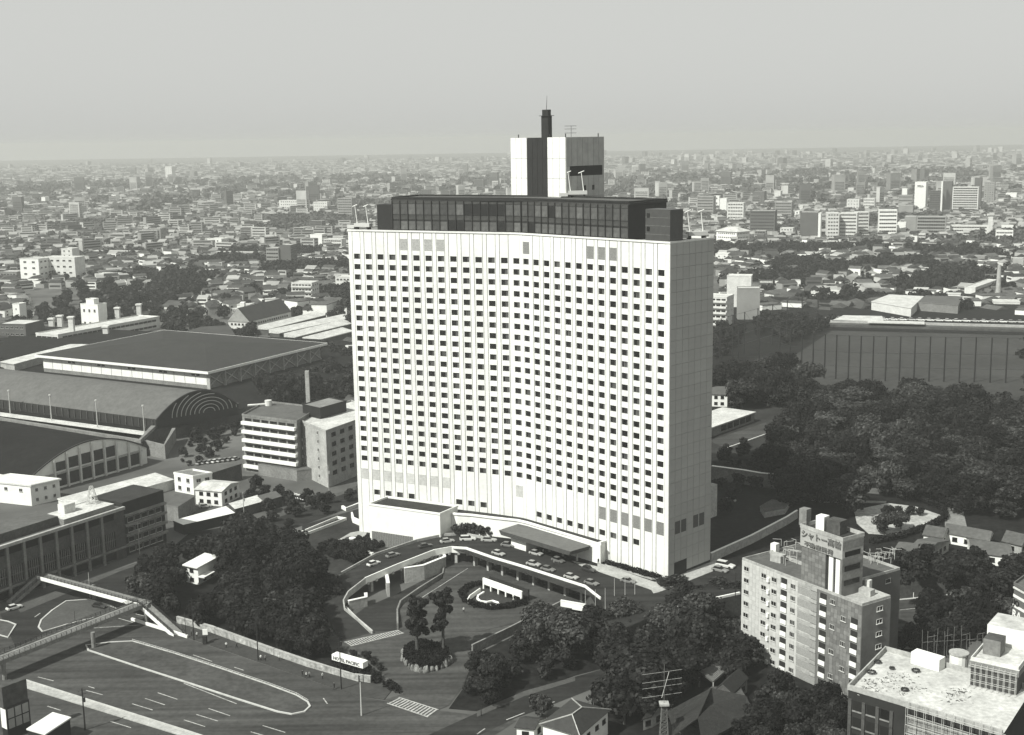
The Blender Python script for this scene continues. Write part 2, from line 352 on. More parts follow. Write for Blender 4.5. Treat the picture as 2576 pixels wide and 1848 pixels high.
for l in [('c4',800,832,1130,622,.22,-4.6),('c4',640,880,600,915,.2),('c4',750,1082,640,1170,.25),('c4',640,1170,585,1235,.25),('c4',572,1168,580,1225,.3),('c4',580,1225,600,1275,.3),('c4',885,1350,918,1415,.3),('c4',918,1415,895,1475,.3),('c4',895,1475,820,1530,.3),('c4',785,1420,795,1450,.5),('c4',795,1450,772,1488,.25),('c4',1050,1470,940,1530,.3),('c4',1035,1240,1150,1195,.2),('c5',0,1625,50,1590,.3),('c5',185,1535,300,1490,.3),('c5',440,1437,490,1420,.3),('c5',735,1328,775,1312,.3),('c6',1290,840,1390,830,.3),('c6',1515,812,1640,797,.3),('c6',1290,776,1940,712,.25),('c4',710,930,695,1045,.3)]:
    struct(MB().face(dash(*l), PAINT), 'lane_line', PAINT)
# zebra crossings: each stripe a piece
def zebra(name, c, P, Q, R_, S_, n, z=GZ):
    A,B,C,D_ = at(c,*P,z),at(c,*Q,z),at(c,*R_,z),at(c,*S_,z)
    for i in range(n):
        t0,t1 = (i+.25)/n,(i+.75)/n
        q = [lerp(A,B,t0),lerp(A,B,t1),lerp(D_,C,t1),lerp(D_,C,t0)]
        struct(MB().face([(p.x,p.y,GZ+.15) for p in q]), 'crossing_stripe', PAINT)
    for (a,b) in ((A,B),(D_,C)):
        d=(b-a).normalized(); nn=V(-d.y,d.x,0)*.18
        struct(MB().face([(p.x,p.y,GZ+.154) for p in (a-nn,b-nn,b+nn,a+nn)]), 'crossing_line', PAINT)
zebra('z','c4',(285,1128),(660,1045),(695,1065),(330,1155),22)
zebra('z','c4',(660,1505),(930,1590),(860,1640),(580,1545),13)
# traffic islands
def island(name, L, h=.18, m=WALK, rim=KERB, cc='c3'):
    P = [at(cc,x,y) for x,y in L]
    struct(MB().prism(P, GZ, GZ+h, m), name); c_=sum(P,V(0,0,0))/len(P)
    struct(MB().wall([V(*xw(p),GZ) for p in P], h+.12, .45, rim, closed=True), name+'_kerb')
island('traffic_island',[(545,690),(560,722),(900,835),(1180,925),(1500,1030),(1760,1112),(1850,1128),(1930,1112),(1965,1078),(1950,1050),(1880,1008),(1700,940),(1400,838),(1100,740),(840,665),(700,672)],m=mat('worn_pavement',.065,.9,.12,.3,ns2=.8))
island('traffic_island',[(245,575),(270,605),(420,560),(620,510),(740,460),(700,440),(560,400),(420,410),(330,470),(262,530)])
island('traffic_island',[(-60,610),(50,640),(100,560),(50,540),(-60,520)])
mb = MB(); 
struct(MB().prism([at('c3',165,915),at('c3',165,962),at('c3',1140,1262),at('c3',1500,1370),at('c3',1560,1350),at('c3',1215,1252)],GZ,GZ+.25,CONC),'central_reservation')
struct(MB().wall([at('c3',165,918),at('c3',1215,1250),at('c3',1500,1345)],.55,.35,KERB),'central_reservation_kerb')
struct(MB().prism([at('c3',1140,545),at('c3',1190,640),at('c3',2268,1010),at('c4',560,1520),at('c4',640,1420),at('c3',2268,905),at('c3',1900,810)],GZ,GZ+.15,mat('pavement_dark',.05,.9,.2,.2,ns2=1)),'pavement')
# stone boundary wall along the pavement
t = thing('stone_wall','pale stone retaining wall between the grove and the main-road pavement','wall',at('c3',1700,745))
W = [at('c3',1125,545),at('c3',1340,605),at('c3',1720,745),at('c3',1950,825),at('c3',2268,920),at('c4',370,1390),at('c4',470,1405)]
MB().wall(W,1.7,.5,mat('wall_stone',.33,.9,.5,.4,ns2=1.2)).build('wall',None,t); MB().wall([p+V(0,0,1.7) for p in W],.2,.7,CONC).build('coping',None,t)
# embankment under the grove
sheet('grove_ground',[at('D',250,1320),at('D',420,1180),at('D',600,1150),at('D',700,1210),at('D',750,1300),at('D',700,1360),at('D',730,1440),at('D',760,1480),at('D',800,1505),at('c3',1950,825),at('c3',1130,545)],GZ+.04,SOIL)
sheet('garden_ground',[at('c4',0,900),at('c4',180,690),at('c4',265,660),at('c4',800,420),at('c4',980,380),at('c4',440,200),at('c4',0,330)],GZ+.08,GRASS)
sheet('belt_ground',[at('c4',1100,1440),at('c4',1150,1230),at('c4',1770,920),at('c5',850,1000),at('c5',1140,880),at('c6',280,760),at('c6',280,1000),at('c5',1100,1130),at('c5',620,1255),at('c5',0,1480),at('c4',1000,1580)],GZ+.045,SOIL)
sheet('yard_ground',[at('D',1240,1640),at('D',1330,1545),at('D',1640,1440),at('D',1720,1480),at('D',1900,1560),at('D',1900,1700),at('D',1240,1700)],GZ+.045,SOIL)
# ------------------------------------------------------------------ hotel tower
HT = 93.64; P_ = 4.323; Z1 = 85.34; FH = 3.3
L0 = V(-48.78,403.77,0); R0 = V(7.65,373.70,0)
uL = V(math.cos(.4422),-math.sin(.4422),0); uR = V(math.cos(.8094),-math.sin(.8094),0)
nL = V(uL.y,-uL.x,0); nR = V(uR.y,-uR.x,0)
bd = [L0-uL*2.9] + [L0+uL*((k-.5)*P_) for k in range(1,14)]          # b0..b13
b13 = bd[13]; b15 = R0-uR*(.5*P_); bd.append((b13+b15)/2-(nL+nR)/2*.35); bd.append(b15)
bd += [R0+uR*((k-15.5)*P_) for k in range(16,27)]; bd.append(R0+uR*50.4)   # b16..b27
FR = bd[27]; BR = V(56.2,350.75,0); sd = (BR-FR).normalized(); SW = (BR-FR).length
hotel = thing('hotel_tower','tall white concave slab hotel with dark roof restaurant and grid of small windows','hotel',(0,385,GZ))
def off(i, d):
    a = bd[max(i-1,0)]; b = bd[min(i+1,27)]; n = (b-a).normalized(); return bd[i]+V(n.y,-n.x,0)*d
core = [off(i,-.42) for i in range(28)]
core[0] = bd[0]-nL*.42+uL*.42; core[-1] = FR-nR*.42-uR*.25
back = [BR-uR*.25, off(20,-SW), off(15,-SW), off(14,-SW), off(8,-SW), bd[0]-nL*SW+uL*.42]
MB().prism(core+back, GZ-.5, HT-.3, JOINT, CONCM).build('core_wall', None, hotel)
EXCL.append([off(0,6)]+[off(i,6) for i in (7,14,20)]+[FR+uR*8, BR+uR*8+sd*6, off(14,-28), off(0,-26)])
def seg(k): a, b = bd[k-1], bd[k]; d = (b-a).normalized(); return a, b, d, V(d.y,-d.x,0)
low_win = set(list(range(2,6))+[9,10,11]+list(range(16,26)))
panes = []
rows = [Z1-(r-1)*FH for r in range(1,22)]
ZB = 19.3-FH*3.35
for k in range(1,28):
    a, b, d, n = seg(k)
    cx_ = (L0+uL*((k-1)*P_)) if k <= 13 else ((R0+uR*((k-16)*P_)) if k >= 16 else (a+b)/2)
    o = V(cx_.x,cx_.y,0); bw_ = 2.74
    wo_ = .10 if k <= 14 else -.12
    z = sorted([(q-.87,q+.87) for q in rows] + ([(ZB-.9,ZB+.9)] if k in low_win else []))
    mb = MB(); x0, x1 = -bw_/2, bw_/2; wx0, wx1 = wo_-1.12, wo_+1.12
    mb.fbox(o,d,n,x0,wx0,-.40,-.02,GZ,HT-.3); mb.fbox(o,d,n,wx1,x1,-.40,-.02,GZ,HT-.3)
    prev = GZ
    for (lo,hi) in z: mb.fbox(o,d,n,wx0,wx1,-.40,-.02,prev,lo); prev = hi
    mb.fbox(o,d,n,wx0,wx1,-.40,-.02,prev,HT-.3)
    mb.build('bay_panel', WHITE, hotel)
    for (lo,hi) in z: panes.append((k, o+d*wo_+V(0,0,(lo+hi)/2), d, n))
# piers between bays (each a slab), wider at both ends
for k in range(0,28):
    if k == 0: mb = MB().fbox(bd[0],uL,nL,0,2.9-1.52,-.42,.02,GZ,HT-.3)
    elif k == 27: mb = MB().fbox(FR,uR,nR,-(2.9-1.52),0,-.42,.02,GZ,HT-.3)
    else:
        d = (bd[min(k+1,27)]-bd[k-1]).normalized(); n = V(d.y,-d.x,0); w_ = .62 if k in (13,14,15) else .60
        mb = MB().fbox(bd[k],d,n,-w_,w_,-.40,.02,GZ,HT-.3)
    mb.build('pier_panel', WHITE, hotel)
# panes: glass with a curtain leaf behind; the 300 that show largest are parts, the others one joined part
def pane_mesh(v):
    mb = MB(); O = V(0,0,0); X = V(1,0,0); Y = V(0,1,0)
    cw = (0,.45,.8,1.2,1.6)[v]
    mb.fbox(O,X,Y,-1.12,1.12-cw,-.05,.0,-.87,.87,GLASS)
    if cw: mb.fbox(O,X,Y,1.12-cw,1.12,-.05,.0,-.87,.87,CURT)
    mb.fbox(O,X,Y,-.03,.03,-.10,-.05,-.87,.87,METD); mb.fbox(O,X,Y,-1.12,1.12,-.10,-.05,-.87,-.82,METL)
    o = mb.build('tmp'); me = o.data; bpy.data.objects.remove(o); return me
PM = [pane_mesh(i) for i in range(5)]
rest = MB(); cnt = 0
for (k,c_,d,n) in sorted(panes, key=lambda q: -q[0]):
    v = random.choice((0,0,1,2,2,3,3,4)); pos = c_-n*.36
    if cnt < 294: inst('window', PM[v], hotel, pos, math.atan2(d.y,d.x)); cnt += 1
    else:
        me = PM[v]
        for p in me.polygons:
            pts = [me.vertices[i].co for i in p.vertices]; rest.face([pos+d*q.x-n*q.y+V(0,0,q.z) for q in pts], me.materials[p.material_index])
tag(rest.build('window', None, hotel), kind='stuff')
# louvre panels
def louv(k, z, h, m):
    a, b, d, n = seg(k); cx_ = (L0+uL*((k-1)*P_)) if k <= 13 else ((R0+uR*((k-16)*P_)) if k >= 16 else (a+b)/2)
    mb = MB(); N_ = 9
    for i in range(N_): mb.fbox(cx_,d,n,-1.25,1.25,-.02,.03 if i%2 else .06,z-h/2+h*i/N_,z-h/2+h*(i+1)/N_)
    mb.build('louvre_panel', m, hotel)
for k in range(1,9): louv(k,14.2,3.4,LOUVP)
louv(14,14.2,3.6,LOUVP)
for k in range(22,28): louv(k,14.2,3.7,LOUV)
for k in range(5,9): louv(k,89.5,3.5,mat('louvre_mid',.36,.7,2,.25))
for k in (15,21,22,23): louv(k,89.5,3.5,LOUV)
# side wall: seven strips of storey-high panels
o = MB().fbox(V(0,0,0),V(1,0,0),V(0,1,0),-SW/14+.05,SW/14-.05,-.1,.28,-FH/2+.035,FH/2-.035).build('tmp',SIDE_SHADED); sp_me = o.data; bpy.data.objects.remove(o)
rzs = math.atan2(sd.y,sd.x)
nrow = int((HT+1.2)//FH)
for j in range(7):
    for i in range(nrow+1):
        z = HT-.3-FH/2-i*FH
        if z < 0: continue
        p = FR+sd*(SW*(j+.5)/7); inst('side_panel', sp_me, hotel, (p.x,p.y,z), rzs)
for (j,zc) in ((1,14.2),(2,14.2),(4,14.2),(5,14.2)):
    p = FR+sd*(SW*(j+.45)/7); mb = MB()
    for i in range(9): mb.fbox(p,sd,uR,-1.1,1.1,.1,.14+.03*(i%2),zc-1.8+.4*i,zc-1.8+.4*(i+1))
    mb.build('louvre_panel', mat('louvre_dark',.10,.7), hotel)
MB().fbox(FR,sd,uR,2.6,8.2,.1,.16,0,4.2).build('service_door', DARK, hotel)
MB().fbox(BR,sd,uR,-.0,4.2,-9,-.8,13,22.5,CONC).build('stair_block', None, hotel)
MB().wall([V(p.x,p.y,HT-.3) for p in [bd[0]]+[off(i,0) for i in range(1,27)]+[FR,BR,off(20,-SW),off(14,-SW),bd[0]-nL*SW]], .5, .5, WHITE, closed=True).build('parapet', None, hotel)
# ---- roof restaurant of dark glass
RB, RT = HT-.3, 103.6
res = thing('roof_restaurant','dark glazed two-storey restaurant box crowning the white hotel slab','rooftop box',(5,380,RB))
frl = [off(k,-1.2) for k in range(4,25)]; frl[0] = seg(4)[0]*0+bd[4]-nL*1.2-uL*2.2
frl[-1] = bd[24]-nR*1.2-uR*2.0
bkl = [off(24,-17.5)-uR*2.0, off(19,-17.5), off(14,-17.5), off(8,-17.5), off(4,-17.5)-uL*2.2]
MB().prism([p for p in frl]+bkl, RB, RT-.6, BRONZE).build('wall', None, res)
MB().prism([p+(p-V(0,388,0)).normalized()*.4 for p in frl+bkl], RT-.6, RT, BRONZE, ROOFM).build('roof', None, res)
MB().wall([V(p.x,p.y,RT) for p in frl+bkl], .5, .3, BRONZE, closed=True).build('parapet', None, res)
# panes and mullions along the front
tot = [0]
for i in range(len(frl)-1): tot.append(tot[-1]+(frl[i+1]-frl[i]).length)
def along(s):
    for i in range(len(frl)-1):
        if s <= tot[i+1] or i == len(frl)-2:
            d = (frl[i+1]-frl[i]).normalized(); return frl[i]+d*(s-tot[i]), d
NP = 31; stp = tot[-1]/NP
def qm(w_,h,m):
    o = MB().fbox(V(0,0,0),V(1,0,0),V(0,1,0),-w_/2,w_/2,-.06,.02,-h/2,h/2,m).build('tmp'); me = o.data; bpy.data.objects.remove(o); return me
GR = mat('restaurant_glass',.075,.35,.8,.45,spec=.5,rnd=.55); GR2 = mat('restaurant_open',.012,.3,spec=.5); SP = mat('bronze_spandrel',.06,.5,.8,.3)
pu = qm(stp-.3,3.2,GR); pl_ = qm(stp-.3,2.6,GR); puo = qm(stp-.3,3.2,GR2); plo = qm(stp-.3,2.6,GR2); spd = qm(stp-.3,1.3,SP); tb = qm(stp-.3,1.1,SP)
o = MB().fbox(V(0,0,0),V(1,0,0),V(0,1,0),-.13,.13,-.32,0,-4.6,4.6,BRONZE).build('tmp'); mul = o.data; bpy.data.objects.remove(o)
for i in range(NP):
    p, d = along((i+.5)*stp); n = V(d.y,-d.x,0); p = p+n*.02; rz = math.atan2(d.y,d.x)
    inst('window_pane', puo if i in (9,10,11,12,13,20) else pu, res, (p.x,p.y,RB+7.0), rz)
    inst('window_pane', plo if i in (7,8,13,17) else pl_, res, (p.x,p.y,RB+2.0), rz)
    inst('spandrel', spd, res, (p.x,p.y,RB+4.5), rz); inst('spandrel', tb, res, (p.x,p.y,RB+9.3), rz)
    p, d = along(i*stp); p = p+n*.02; inst('mullion', mul, res, (p.x,p.y,RB+5.0), rz)
# end blocks
tb_ = thing('roof_stair_block','dark ribbed plant block at the right end of the hotel roof','rooftop box',(FR.x,FR.y,RB))
MB().fbox(FR,uR,nR,-8.6,-.1,-5.5,-.1,RB,RB+8.9,mat('dark_cladding',.055,.5,.5,.2,spec=.4)).build('wall',None,tb_)
for zz in (2.2,4.5,6.7): MB().fbox(FR,uR,nR,-8.6,-.1,-.1,-.04,RB+zz,RB+zz+.08,CONCM).build('joint_strip',None,tb_)
for zz in (3.6,7.2): MB().fbox(FR,uR,nR,-8.1,-7.1,-.1,-.02,RB+zz-.6,RB+zz+.6,GLASS).build('window',None,tb_)
tb_ = thing('roof_stair_block','dark plain plant block at the left end of the hotel roof','rooftop box',(bd[3].x,bd[3].y,RB))
MB().fbox(bd[3],uL,nL,-3.6,2.2,-6.2,-1.4,RB,RB+8.4,BRONZE).build('wall',None,tb_)
# ---- lift tower (penthouse)
PR = V(17.15,386.8,0); pw = V(-uR.x,-uR.y,0); pn = -nR; PL = 23.8; PD = 17.0; PT = 121.6
ph = thing('lift_tower','white panelled lift and plant tower with dark centre strip rising over the hotel roof','rooftop tower',(PR.x,PR.y,HT))
MB().fbox(PR,pw,pn,.1,PL-.1,.1,PD-.1,HT-1,PT-.3,JOINT,CONCM).build('core_wall',None,ph)
def lx(x): return PL*(1253-x)/120.0     # distance from the right corner
def parr(xs, zs_, O, u, v_, m, th=.12, nm='wall_panel'):
    for i in range(len(xs)-1):
        for j in range(len(zs_)-1):
            a, b = sorted((xs[i],xs[i+1])); MB().fbox(O,u,v_,a+.05,b-.05,-th,.12,zs_[j]+.04,zs_[j+1]-.04).build(nm,m,ph)
ZP = [HT,103.7,109.2,115.2,PT]
parr([0,lx(1240),lx(1226),lx(1214.5)],ZP,PR,pw,pn,WHITE)
parr([lx(1169.5),lx(1157),lx(1145),PL],ZP,PR,pw,pn,WHITE)
xs = [lx(1214)-0,lx(1203),lx(1192),lx(1181),lx(1170)]
parr([x for x in xs],ZP,PR,pw,pn,BRONZE,th=-.02,nm='dark_panel')
parr([PD*i/7 for i in range(8)],[HT,103.7,110.0],PR,pn,-pw,mat('tower_side_shaded',.42,.8,.3,.15,rnd=.06))  # tower's white panels in a darker copy, shade of this face painted in
parr([PD*i/7 for i in range(8)],[112.9,PT],PR,pn,-pw,MATS['tower_side_shaded'])
for a_,b_ in ((110.0,112.9),):
    MB().fbox(PR,pn,-pw,0.05,1.6,-.12,.12,a_,b_).build('wall_panel',MATS['tower_side_shaded'],ph); MB().fbox(PR,pn,-pw,16.2,16.95,-.12,.12,a_,b_).build('wall_panel',MATS['tower_side_shaded'],ph)
MB().fbox(PR,pn,-pw,1.6,16.2,.0,.1,110.0,112.9).build('vent_slot',DARK,ph)
for x in (8.2,12.0): MB().fbox(PR,pn,-pw,x-.5,x+.5,.1,.16,105.5,107).build('window',GLASS,ph)
for (x,y) in ((.5,.5),(PL-3,.5),(PL*.3,.5),(.5,PD-2)): p = PR+pw*x+pn*y; MB().tube((p.x,p.y,PT-.3),(p.x,p.y,PT+1.0),.16,m=METD).build('beacon',None,ph)
# faint numerals on the dark strip
p = PR+pw*lx(1176)-pn*.15; 
# chimney
ch = thing('chimney','dark square chimney stack with rim and thin mast on top of the lift tower','chimney',(8,392,PT))
cO = PR+pw*lx(1205)+pn*1.6
c1_ = MB(); c1_.fbox(cO,pw,pn,-1.5,1.5,-.8,.8,PT-.3,PT+6.4,BRONZE); c1_.fbox(cO,pw,pn,-1.3,1.3,-.6,.6,PT+6.4,PT+8.3,BRONZE); c1_.build('stack',None,ch)
MB().fbox(cO,pw,pn,-2,2,-1.3,1.3,PT+6.4,PT+6.55,METD).build('platform',None,ch)
MB().tube((cO.x,cO.y,PT+8.3),(cO.x+.2,cO.y,PT+12.5),.09,.04,m=METD).build('mast',None,ch)
ae = thing('tv_aerial','thin comb aerial standing just right of the dark chimney','aerial',(cO.x+5,cO.y,PT))
A_ = PR+pw*3.4+pn*6; mb = MB().tube((A_.x,A_.y,PT-.3),(A_.x,A_.y,PT+3.4),.07,m=METD)
for h in (1.2,2.4,3.3):
    mb.tube((A_.x-2,A_.y,PT+h),(A_.x+1.6,A_.y,PT+h),.06,m=METD)
mb.build('mast',None,ae)
# window-cleaning cranes on the roofs
def crane(lbl, P, dz, rz, s=1.0, legs=((0,0),(4.6,0)), mast=True):
    t = thing('cleaning_gondola', lbl, 'gondola crane', P, 'white window-cleaning cranes on the hotel roof'); u = V(math.cos(rz),math.sin(rz),0); v_ = V(-u.y,u.x,0); O = V(P[0],P[1],P[2])
    MB().fbox(O,u,v_,-.5,5.2,-1,1,.9,2.0,METL).build('carriage',None,t); MB().fbox(O,u,v_,-3.2,-.6,-.8,.8,.4,1.4,METL).build('basket',None,t)
    for x in (0,4.4): MB().fbox(O,u,v_,x-.3,x+.3,-.9,.9,0,.9,METD).build('wheel_block',None,t)
    for x in (0.2,4.2):
        a = O+u*x+V(0,0,2); MB().tube(a,a-u*.7+V(0,0,5.6),.16,.1,m=WHITE2).build('boom',None,t); MB().tube(a-u*1.6+V(0,0,5.2),a+u*.2+V(0,0,5.9),.14,m=WHITE2).build('jib_head',None,t)
    return t
p = at('D',1262,437,103.6); crane('white twin-boom cleaning crane on the dark roof before the lift tower', (p.x,p.y,103.6),0,0)
p = FR+sd*12-uR*3; crane('white cleaning crane at the hotel roof corner above the shaded side wall', (p.x,p.y,HT),0,.3)
p = bd[0]-nL*3+uL*1.5; crane('white cleaning crane lying at the left end of the hotel roof', (p.x,p.y,HT),0,-.44)
# ------------------------------------------------------------------ podium, box and canopy
pod = thing('podium','low white curved podium wall along the foot of the hotel','podium',(0,380,0))
path = []
for k in range(7,13): path.append(off(k,5.4 if k<10 else 4.6))
path += [off(14,3.6), off(15,3.2)]
RBk = at('e7',1935,735,0); ub = uR
path += [bd[17]+nR*3.3, bd[22]+nR*3.3, RBk]
pz = 6.3
bk = [off(20,-.3), off(16,-.3), off(14,-.3), off(10,-.3), off(7,-.3)]
bk = [RBk-nR*3.9]+bk
MB().prism(path+bk, GZ, pz-.5, WHITE2, ROOFD).build('wall', None, pod)
MB().wall([V(q.x,q.y,pz-.5) for q in path]+[V(bk[0].x,bk[0].y,pz-.5)], .55, .7, WHITE2).build('parapet', None, pod)
bx = thing('banquet_box','plain white windowless box wing projecting at the left foot of the hotel','wing',(-34,388,GZ))
zb = 7.7; A_ = at('d4',272,755,zb); B_ = at('d4',895,840,zb); C_ = at('d4',960,812,zb); db = (C_-B_); C2 = B_+db.normalized()*9.5
Dk = A_+db.normalized()*9.5
MB().prism([A_,B_,C2,Dk], GZ, zb-.5, WHITE2, ROOFD).build('wall', None, bx)
MB().wall([V(q.x,q.y,zb-.5) for q in (A_,B_,C2,Dk)], .6, .5, WHITE2, closed=True).build('parapet', None, bx)
ub = (B_-A_).normalized(); nb = V(ub.y,-ub.x,0); A0 = V(A_.x,A_.y,0)
mb = MB(); 
for i in range(24): mb.fbox(A0,ub,nb,.8+i*.64,.8+i*.64+.5,.02,.12,GZ+.2,-1.2)
mb.build('timber_screen', mat('screen_grey',.17,.8,2,.2), bx)
w_ = thing('wall_sign','small dark raised lettering on the white podium wall above the hedge','lettering',at('e7',190,150,3)); q0 = path[6]*.55+path[7]*.45; q0 = path[5]+(path[6]-path[5])*.75
d_ = (path[7]-path[6]).normalized(); n_ = V(d_.y,-d_.x,0)
text('letters','HOTEL PACIFIC',w_, V(path[6].x,path[6].y,3.6)+d_*.8+n_*.12, d_, .95, METD, .08)
cz = 5.0
cn = thing('entrance_canopy','large flat grey canopy with dark fascia over the hotel entrance drive','canopy',(9,362,0))
Cq = [at('e7',345,210,cz),at('e7',1480,548,cz),at('e7',1805,455,cz),at('e7',680,100,cz)]
Ci = [lerp(p,sum(Cq,V(0,0,0))/4,.05) for p in Cq]
MB().hexa([V(p.x,p.y,3.6) for p in Ci],[V(p.x,p.y,cz) for p in Cq],mat('canopy_fascia',.075,.7,.5,.2),mat('canopy_top',.13,.85,.3,.15,ns2=1)).build('roof',None,cn)
for i in range(5):
    p = lerp(lerp(Cq[0],Cq[3],.75),lerp(Cq[1],Cq[2],.75),.12+.19*i); MB().tube((p.x,p.y,0),(p.x,p.y,3.6),.35,m=CONC,n=8).build('column',None,cn)
MB().fbox(V(Cq[0].x,Cq[0].y,0),(Cq[1]-Cq[0]).normalized(),V(0,0,0)+nR*1.0,3.2,9.5,-7.5,-2,0,3.3,WHITE2).build('side_wall',None,cn)
# planted bed along the facade
hb = [at('d3',130,1310,.2),at('d3',560,1440,.2),at('d3',650,1480,.2)-V(1,1,0),at('d3',560,1500,.2),at('d3',30,1345,.2)]
hb = [bd[22]+nR*1.4+uR*1.5, FR+nR*.6-uR*1.2, FR+nR*3.2-uR*3.2, bd[22]+nR*3.2+uR*1.5]
struct(MB().prism(hb,0,.3,CONC),'planter_kerb')
HEDGES = [(hb,.3,1.0)]
# ---- fascia, parapets and columns of the elevated driveway
dk = thing('deck_wall','white ribbed parapet wall curving round the inner edge of the elevated driveway','parapet wall',at('c4',1020,500,0))
MB().wall([p-V(0,0,1.25) for p in IN[5:]], 1.95, .35, WHITE2).build('inner_parapet',None,dk)
MB().wall([p-V(0,0,1.25) for p in IN[:6]], 1.85, .35, CONC).build('ramp_parapet',None,dk)
MB().wall([p-V(0,0,1.1) for p in OU[5:11]], 1.9, .35, CONC).build('outer_parapet',None,dk)
s_ = 0; tl = [0]
for i in range(len(IN)-1): tl.append(tl[-1]+(IN[i+1]-IN[i]).length)
def inn(s):
    for i in range(len(IN)-1):
        if s <= tl[i+1]: d = (IN[i+1]-IN[i]).normalized(); return IN[i]+d*(s-tl[i]), d
    return IN[-1], (IN[-1]-IN[-2]).normalized()
s_ = tl[5]+1
while s_ < tl[-1]-1:
    p, d = inn(s_); d = V(d.x,d.y,0).normalized(); n = V(-d.y,d.x,0)
    MB().fbox(V(p.x,p.y,0),d,n,-.35,.35,-.35,5,p.z-1.75,p.z-1.0,CONC).build('beam_end',None,dk); s_ += 3.1
s_ = tl[5]+3; i = 0
while s_ < tl[-1]-1:
    p, d = inn(s_); d = V(d.x,d.y,0).normalized(); n = V(-d.y,d.x,0)
    c_ = p+n*1.2; MB().fbox(V(c_.x,c_.y,0),d,n,-.4,.4,-.6,.6,GZ,p.z-1.0,CONC).build('column',None,dk); s_ += 6.2
# big walls under the ramp's left part
def wthing(name,label,pts,h,t_,m=CONC,cat='wall',cop=True):
    t = thing(name,label,cat,pts[0]); MB().wall(pts,h,t_,m).build('wall',None,t)
    if cop: MB().wall([p+V(0,0,h) for p in pts],.15,t_+.15,WHITE2).build('coping',None,t)
    return t
p = at('c4',300,900,GZ); q = at('c4',437,880,GZ)
wthing('retaining_wall','grey flared abutment wall under the left bend of the driveway',[at('c4',318,905,GZ),at('c4',438,878,GZ),at('c4',436,850,GZ)],2.6,.8)
wthing('retaining_wall','grey cross wall with shaded bay under the middle of the ramp',[at('c4',590,815,GZ),at('c4',578,750,GZ)],4.0,.8)
wthing('retaining_wall','grey bastion wall behind the tall column below the driveway bend',[at('c4',700,720,GZ),at('c4',830,700,GZ),at('c4',975,640,GZ),at('c4',940,540,GZ)],4.5,.8)
MB  # yard walls
wthing('retaining_wall','low dark kerb wall dividing the lower drive from the forecourt',[at('c4',652,1040,GZ),at('c4',650,940,GZ),at('c4',672,880,GZ),at('c4',800,790,GZ),at('c4',960,690,GZ),at('c4',975,600,GZ)],1.75,.45,CONCM,cop=False)
wthing('retaining_wall','long grey wall slanting down the right side of the forecourt',[V(*xw(at('c4',1160,1185,-5.4)),GZ),V(*xw(at('c4',1410,1050,-4.8)),GZ),V(*xw(at('c4',1770,862,-4.6)),GZ)],2.3,.5,CONCM,cop=False)
wthing('retaining_wall','bright white return wall at the far right corner of the forecourt',[at('c4',1765,885,-4.9),at('c4',1935,915,-4.9)],1.9,.5,WHITE2)
wthing('kerb_wall','pale kerb wall leading down the ramp to the zebra crossing',[at('c4',300,905,-5.2),at('c4',380,985,-5.6),at('c4',480,1070,-6)],1.0,.4,KERB,cop=False)
wthing('kerb_wall','short white kerb glimpsed through the tree belt below the plaza',[V(*xw(at('c5',830,995,-.5)),GZ),V(*xw(at('c5',900,962,-.5)),GZ),V(*xw(at('c5',1010,925,-.5)),GZ)],6.0,.5,CONC,cop=False)
wthing('kerb_wall','white kerb along the plaza edge behind the belt of trees',[at('c5',1140,862,0),at('c5',1225,838,0),at('c5',1420,790,0),at('c5',1660,738,0)],.6,.5,WHITE2,cop=False)
wthing('boundary_wall','long grey wall running back from the parked van behind the hotel',[at('c6',95,535,0),at('c6',350,420,0),at('c6',575,300,0),at('c6',640,258,0)],2.6,.5,CONC)
# sunken garden
G = [at('c4',*q,-4.6) for q in ((1085,800),(1110,775),(1150,745),(1228,735),(1500,850),(1520,862),(1400,890),(1280,898),(1180,880),(1120,852))]
sg = thing('sunken_garden','sunken courtyard garden with white wall, hedge rim and curved white path','garden',sum(G,V(0,0,0))/len(G))
gc = sum(G,V(0,0,0))/len(G)
MB().prism([lerp(p,gc,.06) for p in G],-4.62,-4.5,mat('garden_floor',.04,.9,1,.4)).build('floor',None,sg)
a,b = at('c4',1232,762,-4.6),at('c4',1498,858,-4.6); d = (b-a); d.normalize(); n = V(-d.y,d.x,0); L_ = (b-a).length
mb = MB(); mb.fbox(a,d,n,0,L_,0,.5,1.5,3.3,WHITE2)
for i in range(6): mb.fbox(a,d,n,L_*i/5.2,L_*i/5.2+.5,0,.5,0,1.5,WHITE2)
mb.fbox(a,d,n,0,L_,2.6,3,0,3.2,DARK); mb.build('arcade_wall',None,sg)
MB().wall([at('c4',1130,860,-4.6),at('c4',1145,835,-4.6),at('c4',1215,785,-4.6)],1.3,.3,WHITE2).build('side_wall',None,sg)
pts = [at('c4',*q,-4.6) for q in ((1240,790),(1200,815),(1195,835),(1215,852),(1260,858),(1300,850),(1335,862),(1340,880),(1290,885),(1230,880))]
MB().wall(pts,.5,.55,WHITE2).build('curved_path',None,sg)
HEDGES.append(('rim',G,-4.6,1.1))
